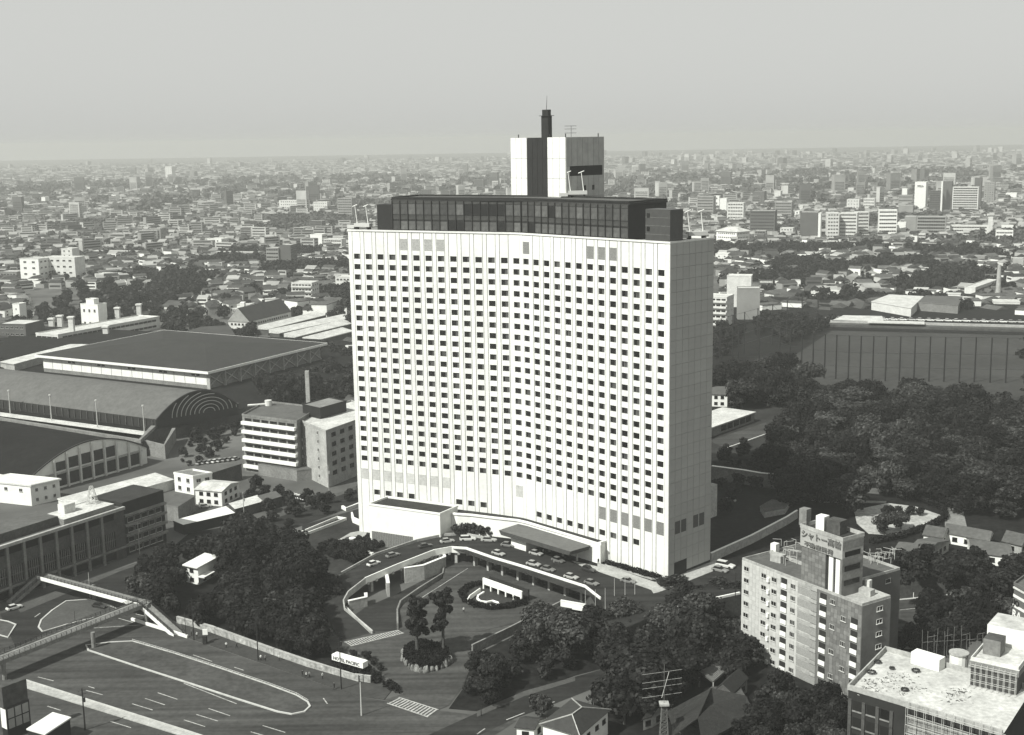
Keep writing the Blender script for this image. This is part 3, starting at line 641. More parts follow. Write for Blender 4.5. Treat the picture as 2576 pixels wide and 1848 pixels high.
# island with boulders
IS = [at('c4',700,1200),at('c4',690,1260),at('c4',740,1310),at('c4',830,1335),at('c4',940,1315),at('c4',1010,1270),at('c4',1000,1220),at('c4',940,1180),at('c4',800,1150)]
struct(MB().prism(IS,GZ,GZ+1.3,SOIL),'planted_mound')
ic = sum(IS,V(0,0,0))/len(IS)
def rockmesh(seed):
    rnd = random.Random(seed); import bmesh as _b; bm = _b.new(); _b.ops.create_icosphere(bm,subdivisions=2,radius=1)
    for v in bm.verts: v.co *= 1+.35*(noise.noise(v.co*1.3+V(seed*3.1,0,0))); v.co.z *= 1.35
    me = bpy.data.meshes.new('rock'); bm.to_mesh(me); bm.free(); me.materials.append(STONE); return me
RM = [rockmesh(i) for i in range(4)]
rg = thing('boulder_rim','rim of upright pale boulders round the planted island with two tall trees','rockery',ic)
n_ = 0
for i in range(len(IS)):
    a,b = IS[i],IS[(i+1)%len(IS)]; L_ = (b-a).length; k = max(1,int(L_/1.25))
    for j in range(k):
        p = lerp(a,b,(j+.5)/k); o = inst('boulder', RM[(i+j)%4], rg, (p.x+random.uniform(-.2,.2),p.y+random.uniform(-.2,.2),GZ+.5), random.uniform(0,6)); s = random.uniform(.5,.95); o.scale = (s,s*.8,s*random.uniform(.9,1.3))
# box sign at the gate
sg2 = thing('hotel_sign','long white box sign with dark letters raised over shrubs at the hotel gate','sign',at('c4',330,1330))
zs = -3.0; a,b = at('c4',203,1245,zs),at('c4',415,1306,zs); d = (b-a).normalized(); n = V(-d.y,d.x,0); L_ = (b-a).length
MB().fbox(a,d,n,0,L_,0,1.9,0,1.45,WHITE2).build('box',None,sg2)
for x in (1.5,L_/2,L_-1.5): MB().fbox(a,d,n,x-.2,x+.2,.7,1.1,GZ-zs,0,METD).build('post',None,sg2)
text('letters','HOTEL PACIFIC',sg2,a+V(0,0,.28)+d*.45,d,1.15,METD,.08,xs=(L_-.9)/8.6)
# ------------------------------------------------------------------ left side: halls, promenade, long office block
HILL = 0.0
tl_ = [V(-480,560,0), at('c2',0,280,0), at('c2',890,412,0), at('c2',960,330,0), at('c2',1330,240,0), at('c2',1500,200,0), V(-95,640,0), V(-60,760,0), V(-420,900,0)]
struct(MB().prism(tl_, GZ-.5, 0, CONCD, SOIL), 'hill_terrace')
# flat hip-roofed hall
hr = [at('c1',222,1368,8.5), at('c1',1310,1476,8.5), at('c1',2060,1292,8.5)]; hr.append(hr[0]+hr[2]-hr[1])
hall = thing('sports_hall','wide low sports hall with dark shallow hip roof and white panelled walls','hall',(hr[0]+hr[2])/2*V(1,1,0).length*0+V((hr[0].x+hr[2].x)/2,(hr[0].y+hr[2].y)/2,0))
c_ = (hr[0]+hr[2])/2; inn_ = [lerp(p,c_,.05) for p in hr]
EXCL.append([lerp(c_,p,1.1) for p in hr])
MB().prism(inn_, 0, 8.0, CONCM).build('wall',None,hall)
a_,b_,c2_,d_ = hr; pk = c_+V(0,0,5.5); k1 = lerp(pk,(a_+d_)/2+V(0,0,5.5),.25); k2 = lerp(pk,(b_+c2_)/2+V(0,0,5.5),.25)
R1 = mat('hall_roof',.04,.8,.1,.15,ns2=.5); 
mb = MB(); T = V(0,0,.9)
mb.face([a_+T,b_+T,k2,k1]); mb.face([b_+T,c2_+T,k2]); mb.face([c2_+T,d_+T,k1,k2]); mb.face([d_+T,a_+T,k1]); mb.build('roof',R1,hall)
MB().wall([p-V(0,0,.3) for p in hr],1.25,.5,WHITE2,closed=True).build('fascia',None,hall)
# white panels along the front and cross-braced bays on the right
fa, fb = inn_[0], inn_[1]; d = (fb-fa); d.z=0; L_ = d.length; d.normalize(); n = V(d.y,-d.x,0); A0 = V(fa.x,fa.y,0)
for i in range(16):
    MB().fbox(A0,d,n,L_*i/16+.15,L_*(i+1)/16-.15,.02,.18,2.0,7.6).build('wall_panel',WHITE2,hall)
for i in range(3,16,3):
    for s_ in (-1.6,1.6): MB().fbox(A0,d,n,L_*i/16+s_-1.1,L_*i/16+s_+1.1,.18,.24,6.2,7.3).build('window',GLASS,hall)
fa, fb = inn_[1], inn_[2]; d2 = (fb-fa); d2.z=0; L_ = d2.length; d2.normalize(); n2 = V(d2.y,-d2.x,0); A0 = V(fa.x,fa.y,0)
for i in range(8):
    mb = MB(); x0,x1 = L_*i/8,L_*(i+1)/8
    mb.fbox(A0,d2,n2,x0-.3,x0+.3,.02,2.0,0,8,CONC)
    for (p,q) in (((x0,.5),(x1,7.5)),((x0,7.5),(x1,.5))):
        mb.tube(A0+d2*p[0]+n2*.5+V(0,0,p[1]),A0+d2*q[0]+n2*.5+V(0,0,q[1]),.35,n=4,m=CONC)
    mb.build('braced_bay',None,hall)
# flat annexe roofs behind
def flat(name,label,c,P,z,z0,wall=CONCM,roof=ROOFM,cat='building',par=.6):
    Q = [at(c,x,y,z) for x,y in P]; t = thing(name,label,cat,V(*xw(sum(Q,V(0,0,0))/len(Q)),z0)); MB().prism(Q,z0,z-.4,wall,roof).build('wall',None,t)
    cc = sum(Q,V(0,0,0))/len(Q); MB().prism([lerp(q,cc,-.015) for q in Q],z-.4,z,wall,roof).build('roof',None,t)
    EXCL.append([lerp(cc,q,1.25) for q in Q]); return t, Q
flat('annexe','low dark flat-roofed annexe joined behind the sports hall','c1',[(1070,1240),(1500,1265),(1440,1170),(1270,1180)],7,0,DARK,mat('annexe_roof',.06,.9,.1,.2))
flat('walkway_roof','long pale flat walkway roof at the far left of the halls','c1',[(0,1400),(90,1415),(550,1290),(440,1290)],4,0,CONC,ROOFL,'walkway')
# barrel-vaulted hall with ring-patterned end wall
def vault(name,label,P,Q,E,z,rise,roofm,ext=0,n=20,wallm=DARK,wz=0,power=1.0):
    "P,Q spring points of the end arch at z, E direction end of P's eave line"
    t = thing(name,label,'hall',V(P.x,P.y,wz)); dv = E-P; arc = []
    for i in range(n+1):
        s = i/n; arc.append(lerp(P,Q,s)+V(0,0,rise*(1-abs(2*s-1)**1.9)))
    mb = MB()
    for i in range(n): mb.face([arc[i],arc[i+1],arc[i+1]+dv,arc[i]+dv])
    mb.build('roof',roofm,t,smooth=True)
    MB().face([V(P.x,P.y,wz)]+arc+[V(Q.x,Q.y,wz)]).build('end_wall',wallm,t)
    mb = MB()
    for i in range(n):
        a,b = arc[i],arc[i+1]; o = -dv.normalized()*.5; mb.hexa([a,b,b+o,a+o],[a+V(0,0,.5),b+V(0,0,.5),b+o+V(0,0,.5),a+o+V(0,0,.5)])
    mb.build('roof_edge',METD,t)
    MB().wall([V(P.x,P.y,wz),V(E.x,E.y,wz)],z-wz,.5,wallm).build('side_wall',None,t)
    EXCL.append([P,Q,Q+dv,E]); return t, arc, dv
P = at('c2',985,262,4.2); Q = at('c2',1500,175,4.2); E_ = at('c2',0,136,4.2); E_ = P+(E_-P)*1.5
VR = mat('vault_roof',.11,.75,.15,.12,ns2=.6)
t, arc, dv = vault('vaulted_hall','great barrel-vaulted hall with ring-patterned dark end wall','' and 0 or P,Q,E_,4.2,9.5,VR)
dq = (Q-P).normalized(); nq = -dv.normalized(); rc = lerp(P,Q,.63)+V(0,0,-.5)
for k in range(1,9):
    r = 1.6*k+.5; mb = MB(); pr = None
    for i in range(25):
        a = math.pi*i/24; q = rc+dq*(r*1.35*math.cos(a))+V(0,0,r*math.sin(a)*.95)
        s = (q-P).dot(dq)/(Q-P).length
        ok = 0 < s < 1 and q.z < 4.2+9.5*(1-abs(2*s-1)**1.9)-.2
        if ok and pr is not None: mb.tube(pr+nq*.25,q+nq*.25,.2,n=4)
        pr = q if ok else None
    if mb.v: mb.build('ring_rib',METL,t)
# buttress piers along the dark side wall
d = (E_-P).normalized(); n = V(-d.y,d.x,0)
for i in range(0,34):
    q = P+d*(2+i*4); MB().fbox(V(q.x,q.y,0),d,n,-.2,.2,-.2,.7,0,4.0,CONCD).build('pier',None,t)
# promenade in front, with kerb wall, poles
pm = thing('promenade_wall','pale promenade strip and parapet above the lower arena roof','promenade',at('c2',500,300,0))
MB().ribbon([at('c2',-300,170,0),at('c2',0,212,0),at('c2',930,335,0)],[at('c2',-300,228,0),at('c2',0,268,0),at('c2',880,408,0)],6.5,CONCM).build('deck',None,pm)
MB().ribbon([at('c2',-300,176,0)+V(0,0,.05),at('c2',0,216,.05),at('c2',925,338,.05)],[at('c2',-300,195,.05),at('c2',0,240,.05),at('c2',905,362,.05)],.04,ROOFL).build('pale_strip',None,pm)
MB().wall([at('c2',-300,232,0),at('c2',0,270,0),at('c2',882,408,0),at('c2',965,322,0),at('c2',1330,232,0),at('c2',1490,175,0)],1.4,2.2,CONCM).build('parapet',None,pm)
wthing('retaining_wall','sunlit sloping retaining wall below the bend of the promenade',[at('c2',915,480,GZ),at('c2',1040,510,GZ),at('c2',1100,400,GZ)],6.0,1.5,CONCM,cop=False)
for (x,yb,yt,nm) in ((65,222,80,'leftmost'),(325,268,108,'second from left'),(615,312,142,'third from left'),(910,350,175,'rightmost')):
    b = at('c2',x,yb,0); h = zat(b,'c2',yt); o = MB().tube(b,(b.x,b.y,h),.28,.18,m=METL); o.fbox(V(b.x,b.y,h),V(1,0,0),V(0,1,0),-.4,.4,-.4,.4,-.3,.3,METL)
    t_ = thing('lamp_post',nm+' of four pale posts along the promenade parapet','lamp post',b,'pale lamp posts on the promenade'); o.build('post',None,t_)
# lower arena with vault roof and glazed pillared end wall
P = at('c2',180,642,.5); Q = at('c2',922,440,.5); E_ = at('c2',-330,590,.5)
dvv = V(-nq.x,-nq.y,0)
dvv = (Q-P); dvv = V(-dvv.y,dvv.x,0).normalized()*70; E_ = P+dvv
AR = mat('arena_roof',.012,.9,.1,.3,ns2=.6)
t, arc, dv = vault('arena','dark-roofed arena with arched end wall of tall pillared windows','' and 0 or P,Q,E_,.5,8.6,AR,wallm=WHITE2,wz=GZ)
dq = (Q-P); dq.z = 0; LQ = dq.length; dq.normalize(); no = V(dq.y,-dq.x,0); A0 = V(P.x,P.y,0)
xs_ = [.20+.105*i for i in range(8)]
for i,x in enumerate(xs_):
    hz = .5+8.6*(1-abs(2*x-1)**1.9)
    MB().fbox(A0,dq,no,x*LQ-.35,x*LQ+.35,.0,.9,GZ,hz-.5,OFFW).build('pilaster',None,t)
    if i < 7:
        hz2 = .5+8.6*(1-abs(2*(x+.05)-1)**1.9)
        MB().fbox(A0,dq,no,x*LQ+.5,(x+.105)*LQ-.5,.05,.12,GZ+.8,-.6,GLASSD).build('window',None,t)
        if i < 5: MB().fbox(A0,dq,no,x*LQ+.5,(x+.105)*LQ-.5,.05,.12,.8,min(5.0,hz2-2.6),GLASSD).build('window',None,t)
MB().fbox(A0,dq,no,.1*LQ,.95*LQ,.0,.7,-.3,.3,CONC).build('string_course',None,t)
for (x,y) in ((85,330),(275,355)):
    p = at('c2',x,y,4.5); MB().box((p.x,p.y,5.2),(4.5,3,2.0),CONC,.5).build('vent_box',None,t); 
# low pale annexe roof in front of the arena
flat('annexe','long low annexe with pale sunlit roof in front of the arena windows','c2',[(365,758),(480,805),(1092,640),(975,598)],-2.2,GZ,OFFW,ROOFL)
# white stair building at the left
A_,B_,C_ = at('c2',-120,640,2.0),at('c2',190,672,2.0),at('c2',372,632,2.0)
t = bldg('white_building','bright white block with projecting upper storey at the left edge before the arena',A_,B_,C_,GZ,1.2,WHITE2,ROOFL,faceAB=dict(k='win',n=1,c=3,w=1.4,h=1.2,g=3.5),faceBC=dict(k='win',n=2,c=3,w=1,h=1.2))
D_ = A_+C_-B_; 
MB().prism([lerp(p,(A_+C_)/2,-.06) for p in (A_,B_,C_,D_)],1.3,1.9,OFFW).build('eave_slab',None,t)
q0 = at('c2',-120,760,-.5); 
# long office block in front
zt = 6.0
A_ = at('c2',-420,1120,zt); 
LB0 = at('c2',0,1055,zt); LB1 = at('c2',800,800,zt)
L_a = at('c2',0,1420,GZ); L_b = at('c2',800,1130,GZ)
d = (L_b-L_a).normalized(); n = V(d.y,-d.x,0); 
lb = thing('office_block','long dark office block with tall windows between pale pilasters beside the road','office block',lerp(L_a,L_b,.5))
O = V(L_a.x,L_a.y,0)-d*30; LL = (L_b-L_a).length+30; HB = zat(L_a,'c2',1075)
MB().fbox(O,d,n,0,LL,-16,0,GZ,HB,CONCD,ROOFM).build('wall',None,lb)
MB().fbox(O,d,n,0,LL,-.2,.8,HB-.5,HB+.4,CONC).build('cornice',None,lb)
MB().fbox(O,d,n,0,LL,-.1,.5,GZ+3.4,GZ+3.9,CONCM).build('string_course',None,lb)
EXCL.append([O+n*6,O+d*LL+n*6,O+d*LL-n*20,O-n*20])
npil = int(LL/5.6)
wm = MB(); wm.fbox(V(0,0,0),V(1,0,0),V(0,1,0),-2.1,2.1,-.04,.04,-2.4,2.4,GLASS)
for i in (-1.4,-.7,0,.7,1.4): wm.fbox(V(0,0,0),V(1,0,0),V(0,1,0),i-.08,i+.08,-.15,-.04,-2.4,2.4,CONCM)
wm.fbox(V(0,0,0),V(1,0,0),V(0,1,0),-2.1,2.1,-.12,-.04,-.3,.1,CONCD)
o = wm.build('tmp'); wme = o.data; bpy.data.objects.remove(o)
wm = MB(); wm.fbox(V(0,0,0),V(1,0,0),V(0,1,0),-2.1,2.1,-.04,.04,-1.0,1.0,GLASS); o = wm.build('tmp'); wme2 = o.data; bpy.data.objects.remove(o)
rz = math.atan2(d.y,d.x)
o = MB().fbox(V(0,0,0),V(1,0,0),V(0,1,0),-.42,.42,-.5,0,0,HB-.5-GZ,CONCM).build('tmp'); pil = o.data; bpy.data.objects.remove(o)  # pilasters toned down: shade of this facade is put into their colour
for i in range(npil):
    x = 5.6*i+2.8; p = O+d*x+n*.05; inst('window',wme,lb,(p.x,p.y,GZ+3.9+3.2),rz); inst('window',wme2,lb,(p.x,p.y,GZ+1.8),rz); inst('window',wme2,lb,(p.x,p.y,HB-1.9),rz)
    p = O+d*(5.6*i)+n*.0; inst('pilaster',pil,lb,(p.x,p.y,GZ),rz)
# setback attic with pale roof, and its plant box
MB().fbox(O,d,n,10,LL-22,-13,-3,HB,HB+2.6,CONCD,ROOFM).build('attic',None,lb)
MB().fbox(O,d,n,LL-22,LL-3,-10,-.5,HB,HB+1.9,CONCM,ROOFL).build('attic',None,lb)
MB().fbox(O,d,n,LL-18,LL-14,-8,-5,HB+1.9,HB+4.6,OFFW,ROOFL).build('plant_box',None,lb)
# second, darker block to the right of it
O2 = O+d*(LL+.4); lb2 = thing('office_block','dark five-storey slab joined to the end of the long office block','office block',O2)
MB().fbox(O2,d,n,0,17,-15,-1,GZ,HB+1.2,DARK,ROOFD).build('wall',None,lb2)
for i in range(4): MB().fbox(O2,d,n,0,17,-1,.1,GZ+3.2*(i+1),GZ+3.2*(i+1)+.7,CONCM).build('floor_band',None,lb2)
for i in range(4): windows(lb2,O2-n*1.0+V(0,0,0),O2+d*17-n*1.0,[GZ+1.8+3.2*i],cols(5),2.4,1.6)
EXCL.append([O2+n*4,O2+d*17+n*4,O2+d*17-n*17,O2-n*17])
# lattice aerial on the roof
def lattice(name,label,b,h,w0,w1,m=METL,cat='aerial mast',seg_=8,k=1.0):
    t = thing(name,label,cat,b); mb = MB(); b = Vector(b)
    cn_ = lambda i,z: [b+V(sx*w*.5,sy*w*.5,z) for (sx,sy) in ((-1,-1),(1,-1),(1,1),(-1,1)) for w in (w0+(w1-w0)*z/h,)]
    for i in range(seg_):
        q0,q1 = cn_(0,h*i/seg_),cn_(0,h*(i+1)/seg_)
        for j in range(4):
            mb.tube(q0[j],q1[j],.09*k,n=4); mb.tube(q0[j],q1[(j+1)%4],.06*k,n=4); mb.tube(q1[j],q1[(j+1)%4],.06*k,n=4); mb.tube(q0[(j+1)%4],q1[j],.06*k,n=4)
    mb.build('lattice',m,t); return t
q = O+d*(LL-6)-n*7; lattice('roof_mast','small pale lattice pylon on the office block roof',(q.x,q.y,HB+1.9),5.5,3,.8,seg_=4)
# houses between
def house(name,label,A,B,C,z0,h,rh=2.2,wall=OFFW,roof=ROOFM,hip=False,along='AB',wins=True,over=.6,group=None,n=2):
    A=V(A[0],A[1],z0);B=V(B[0],B[1],z0);C=V(C[0],C[1],z0);D=A+C-B
    t = thing(name,label,'house',(A+C)/2,group); z1 = z0+h
    MB().prism([A,B,C,D],z0,z1,wall).build('wall',None,t)
    c = (A+C)/2; e = [p+(p-c).normalized()*over+V(0,0,h) for p in (A,B,C,D)]
    if along=='BC': e = [e[1],e[2],e[3],e[0]]
    a,b,c_,d_ = e; r1 = (a+d_)/2+V(0,0,rh); r2 = (b+c_)/2+V(0,0,rh)
    if hip: r1,r2 = lerp(r1,r2,.28),lerp(r2,r1,.28)
    mb = MB(); g = V(0,0,.18)
    for q in ([a,b,r2,r1],[c_,d_,r1,r2]): mb.hexa(q,[p+g for p in q],roof)
    for q in ([b,c_,r2],[d_,a,r1]): mb.hexa(q,[p+g*(1 if hip else -.5) for p in q],roof if hip else wall)
    mb.build('roof',None,t)
    if wins:
        for (P,Q) in ((A,B),(B,C)):
            L = (Q-P).length
            for k in range(n): windows(t,P,Q,[z0+h*(k+.55)/n],cols(max(1,int(L/3.2))),1.5,1.2,frame=METD)
    EXCL.append([lerp(c,p,1.2) for p in (A,B,C,D)])
    return t
ft = lambda *a: at(*a)
bldg('white_building','small white two-storey block with a projecting frame beside the annexe',at('c2',1095,600,1),at('c2',1215,622,1),at('c2',1335,600,1),GZ,.6,WHITE2,CONCM,faceAB=dict(k='win',n=2,c=2,w=1.6,h=1.6),faceBC=dict(k='win',n=2,c=2))
house('house','pale two-storey house with light gable roof behind parked cars',at('c2',1235,795),at('c2',1400,810),at('c2',1510,750),GZ,5.4,1.3,WHITE2,ROOFL)
flat('shed','long shed with bright white roof between the office block and the road','c2',[(1092,898),(1155,925),(1478,850),(1420,808)],-2.5,GZ,DARK,mat('bright_roof',.7,.8,.3,.1),'shed')
flat('shed','long shed with pale roof just above the brighter shed','c2',[(1440,790),(1480,826),(1665,775),(1620,738)],-2.5,GZ,CONCD,ROOFL,'shed')
flat('shed','dark roofed shed continuing the pale shed to the right','c2',[(1622,742),(1665,778),(1775,745),(1735,712)],-2.3,GZ,CONCD,ROOFM,'shed')
flat('flat_house','dark low block with flat grey roof just behind the twin-storey house','c2',[(1100,592),(1330,600),(1520,540),(1290,545)],0,GZ,CONCD,ROOFM)
flat('flat_house','dark house with a brown flat roof at the end of the office block','c2',[(1050,800),(1120,812),(1225,745),(1110,720)],-.5,GZ,CONCM,ROOFM)
# seven-storey apartment block
A_,B_ = at('c2',1525,236,16.5),at('c2',1868,278,16.5); C_ = at('c2',2010,190,16.5)
t = bldg('apartment_block','six-storey block with white balcony bands left of the hotel',A_,B_,C_,GZ,16.3,CONCM,ROOFM,faceAB=dict(k='balc',n=6,c=6,g=1.5))
A2,B2,C2_ = at('c2',1866,262,15.5),at('c2',2052,340,15.5),at('c2',2400,215,15.5)
t = bldg('apartment_block','grey concrete wing with small windows and dark right side left of the hotel',A2,B2,C2_,GZ,15.3,CONC,ROOFL,faceAB=dict(k='win',n=6,c=2,w=1.2,h=1.3,g=1.2),faceBC=dict(k='win',n=5,c=6,w=2.6,h=1.5,g=3,f=METD))
for i in range(4):
    dd = (V(B2.x,B2.y,0)-V(A2.x,A2.y,0)).normalized(); nn = V(dd.y,-dd.x,0); MB().fbox(V(A2.x,A2.y,GZ),dd,nn,2.2,5.2,.02,1.4,4+3.3*i,5+3.3*i,WHITE2).build('balcony',None,t)
A3,B3,C3 = at('c2',1905,168,19),at('c2',2010,190,19),at('c2',2180,140,19)
bldg('plant_house','dark louvred plant house on the roof of the apartment block',at('c2',1905,172,19.5),at('c2',2015,196,19.5),at('c2',2180,150,19.5),15.6,19.5,BRONZE,CONCM,cat='plant house',par=.5)
flat('annexe','low grey annexe with small windows at the foot of the apartment block','c2',[(1625,540),(1868,580),(2010,565),(1900,520)],-1.5,GZ,CONCM,ROOFM)
q = at('c2',1690,165,17); t = thing('water_tank','pale rooftop water tank and pipes on the apartment block roof','tank',q); MB().tube((q.x,q.y,16.4),(q.x,q.y,18.6),1.4,m=OFFW,n=12).tube((q.x-8,q.y-2,17),(q.x,q.y,17),.5,m=OFFW).build('tank',None,t)
q = at('c2',1940,120,17); ch2 = thing('chimney','slim pale chimney beside the apartment block roof','chimney',(q.x,q.y,0)); MB().box((q.x,q.y,12),(1.6,1.6,24+8),CONC).build('stack',None,ch2)
# house in the grove
A_,B_,C_ = at('c2',1165,1172,-.4),at('c2',1245,1190,-.4),at('c2',1365,1125,-.4)
t = thing('house','small white two-storey house with bright slab roof among the grove trees','house',V(B_.x,B_.y,GZ)); D_=A_+C_-B_
MB().prism([V(p.x,p.y,0) for p in (A_,B_,C_,D_)],GZ,-.7,WHITE2).build('wall',None,t); cc=(A_+C_)/2
MB().prism([lerp(cc,p,1.18) for p in (A_,B_,C_,D_)],-.7,-.4,mat('bright_roof',.7)).build('roof',None,t)
B4 = V(B_.x,B_.y,0); dd = (C_-B_); dd.z=0; dd.normalize(); n4 = V(dd.y,-dd.x,0)
MB().fbox(B4,dd,n4,-.5,5,0,2.4,-3.5,-3.2,MATS['bright_roof']).build('eave_slab',None,t)
windows(t,V(A_.x,A_.y,0),B4,[-1.9,-4.7],[.5],1.5,1.1,frame=METD); windows(t,B4,V(C_.x,C_.y,0),[-4.8],[.3,.7],1.2,1.3,frame=METD)
EXCL.append([lerp(cc,p,1.7) for p in (A_,B_,C_,D_)])
# ------------------------------------------------------------------ footbridge
fb_ = thing('footbridge','three-armed pedestrian footbridge with railings over the junction','footbridge',at('c3',910,545))
ZD = -.9
def arm(L,R,fas=WHITE2,nm='span',th=.8):
    MB().ribbon(L,R,th,CONCM).build(nm,None,fb_)
    MB().wall([p-V(0,0,th+.05) for p in R],th+.25,.25,fas).build('girder',None,fb_)
    MB().wall([p-V(0,0,th+.05) for p in L],th+.25,.25,CONCM).build('girder',None,fb_)
    for S_ in (L,R):
        mb = MB()
        for i in range(len(S_)-1):
            for h in (.4,.75,1.1): mb.tube(S_[i]+V(0,0,h),S_[i+1]+V(0,0,h),.06,n=4)
            n = int((S_[i+1]-S_[i]).length/1.5)
            for k in range(n+1): q = lerp(S_[i],S_[i+1],k/max(1,n)); mb.tube(q,q+V(0,0,1.1),.07,n=4)
        mb.build('railing',METD,fb_)
def off2(a,b,w):
    d = (b-a); d.z=0; d.normalize(); return V(-d.y,d.x,0)*w
hub = at('c3',900,415,ZD); a1 = at('c3',262,243,ZD)
w_ = off2(a1,hub,1.4); arm([a1+w_,hub+w_],[a1-w_,hub-w_])
s0 = at('c3',60,420,GZ+.2); w_ = off2(s0,a1,1.4); arm([s0+w_,a1+w_],[s0-w_,a1-w_],CONCM,'stair')
a2 = at('c3',-80,800,ZD); w_ = off2(a2,hub,1.9); arm([a2+w_,hub+w_],[a2-w_,hub-w_],CONCM)
s1 = at('c3',1130,618,GZ+.2); w_ = off2(hub,s1,1.3); arm([hub+w_,s1+w_],[hub-w_,s1-w_],WHITE2,'stair')
MB().prism([hub+V(2.4,1,0),hub+V(0,2.6,0),hub+V(-2.6,1,0),hub+V(-1.5,-2.3,0),hub+V(2,-2.3,0)],ZD-.8,ZD+.02,CONCM).build('landing',None,fb_)
for q in (at('c3',595,705),at('c3',930,552),at('c3',598,395),at('c3',30,905)):
    MB().tube(q,(q.x,q.y,ZD-.8),.55,m=CONCM,n=10).build('column',None,fb_)
# stair walls, kiosk and billboard at the lower left
wthing('kerb_wall','white low wall along the foot of the footbridge stair',[at('c3',835,530),at('c3',1010,585),at('c3',1190,642)],.8,.5,WHITE2,cop=False)
A_,B_,C_ = at('e6',660,1440,-1.2),at('e6',1080,1560,-1.2),at('e6',1660,1180,-1.2)
t = bldg('kiosk','dark box building with bright white roof at the lower left road edge',A_,B_,C_,GZ,-1.6,DARK,mat('bright_roof',.7),par=0); MB().prism([lerp(p,(A_+C_)/2,-.07) for p in (A_,B_,C_,A_+C_-B_)],-1.45,-1.15,MATS['bright_roof']).build('roof',None,t)
bb0 = at('e6',170,1430,-5.5); bb1 = at('e6',700,1300,-5.5); 
a,b = at('e6',180,1190,-1),at('e6',690,990,-1)
d = (b-a).normalized(); n = V(d.y,-d.x,0); L_ = (b-a).length
bt = thing('billboard','tall dark billboard over two rows of grey panels at the lower left corner','billboard',(a.x,a.y,GZ))
MB().fbox(V(a.x,a.y,0),d,n,-.2,L_+.2,-2.2,0,GZ-4,1.4,METD).build('frame',None,bt)
for r in range(2):
    for i in range(3): MB().fbox(V(a.x,a.y,0),d,n,L_*(i/3)+.15,L_*(i+1)/3-.15,0,.08,-3.6+r*2.4,-1.5+r*2.4,mat('sign_panel',.33,.8,1,.1)).build('sign_panel',None,bt)
MB().fbox(V(a.x,a.y,0),d,n,-.6,L_+.1,-1.6,-.2,1.4,6.2,mat('board_face',.07,.7,.6,.4)).build('board',None,bt)
MB().fbox(V(a.x,a.y,0),n,d,-2.2,-.1,-.3,-.2,-3.6,.9,WHITE2).build('side_panel',None,bt)
# ------------------------------------------------------------------ right side
# checker-tiled apartment house
zt = 18.5
cA,cB,cC = at('c6',290,508,zt),at('c6',1050,800,zt),at('c6',1245,745,zt)
ck = thing('checker_apartments','tall apartment house with checker-tiled walls and a lettered roof tower','apartment house',V(cB.x,cB.y,GZ))
d = (cB-cA); d.z=0; LF = d.length; d.normalize(); n = V(d.y,-d.x,0); O = V(cA.x,cA.y,0); rz = math.atan2(d.y,d.x)
sB = (cC-cB); sB.z=0; 
depth = 21
MB().fbox(O,d,n,0,LF*.60,-26,-.2,GZ,zt-.6,TILEC,ROOFM).build('wall',None,ck)
MB().fbox(O,d,n,LF*.60,LF*.632,-9,-.25,GZ,zt-.6,CONCM,ROOFM).build('wall',None,ck)
MB().fbox(O,d,n,LF*.632,LF,-9.5,-.2,GZ,zt-.6,TILEA,CONC).build('wall',None,ck)
MB().fbox(O,d,n,LF*.60,LF-11.4,-26,-9.6,GZ,zt-.6,TILEB,ROOFM).build('wall',None,ck)
EXCL.append([O+n*3-d*2,O+d*(LF+4)+n*3,O+d*(LF+4)-n*24,O-n*24-d*2])
mb = MB()
def ring(O,x0,x1,y0,y1,z,h=.6,t=.35,m=CONC):
    return MB().wall([O+d*x0+n*y1+V(0,0,z),O+d*x1+n*y1+V(0,0,z),O+d*x1+n*y0+V(0,0,z),O+d*x0+n*y0+V(0,0,z)],h,t,m,closed=True)
ring(O,.2,LF-.2,-9.3,-.3,zt-.6).build('parapet',None,ck); ring(O,.2,LF-11.6,-25.8,-9.8,zt-.6).build('parapet',None,ck)
# tile checkers: proud tiles on the facade, 1.1 m squares
def tiles(x0,x1,z0,z1,s,m1,m2,skip,O_=None,y=-.2,u=None,v_=None,prob=.5,chk=True):
    O_ = O if O_ is None else O_; u = u or d; v_ = v_ or n; nx = max(1,int((x1-x0)/s)); nz = int((z1-z0)/s); a = MB(); k=0
    for i in range(nx):
        for j in range(nz):
            xa,za = x0+i*(x1-x0)/nx, z0+j*(z1-z0)/nz; xc,zc = xa+s/2,za+s/2
            if any(p[0]<xc+s*.4 and xc-s*.4<p[1] and p[2]<zc+s*.4 and zc-s*.4<p[3] for p in skip): continue
            q = (i+j)%2 if chk else (random.random()<prob)
            a.fbox(O_,u,v_,xa+.03,xa+(x1-x0)/nx-.03,y,y+.06,za+.03,za+(z1-z0)/nz-.03,m1 if q else m2)
    tag(a.build('tile',None,ck),kind='stuff')
fh = 3.0; zf = [zt-.9-fh*(i+1)+1.45 for i in range(8)]
X = lambda p: (at('c6',p,0,0),0)[1]
def fx(pxx,pyy):   # distance along facade for a roofline pixel
    q = at('c6',pxx,pyy,zt); return (V(q.x,q.y,0)-O).dot(d)
e1 = [fx(x,508+(x-290)*.384) for x in (320,430,495,558,612,640,770,808,868,940,1003,1050)]
skip = []
def ww(x,z,w_,h): skip.append((x-w_/2,x+w_/2,z-h/2,z+h/2))
wmA = wmesh(1.7,1.15,split=2,frame=METL); wmB = wmesh(1.5,1.2,split=3,frame=METL)
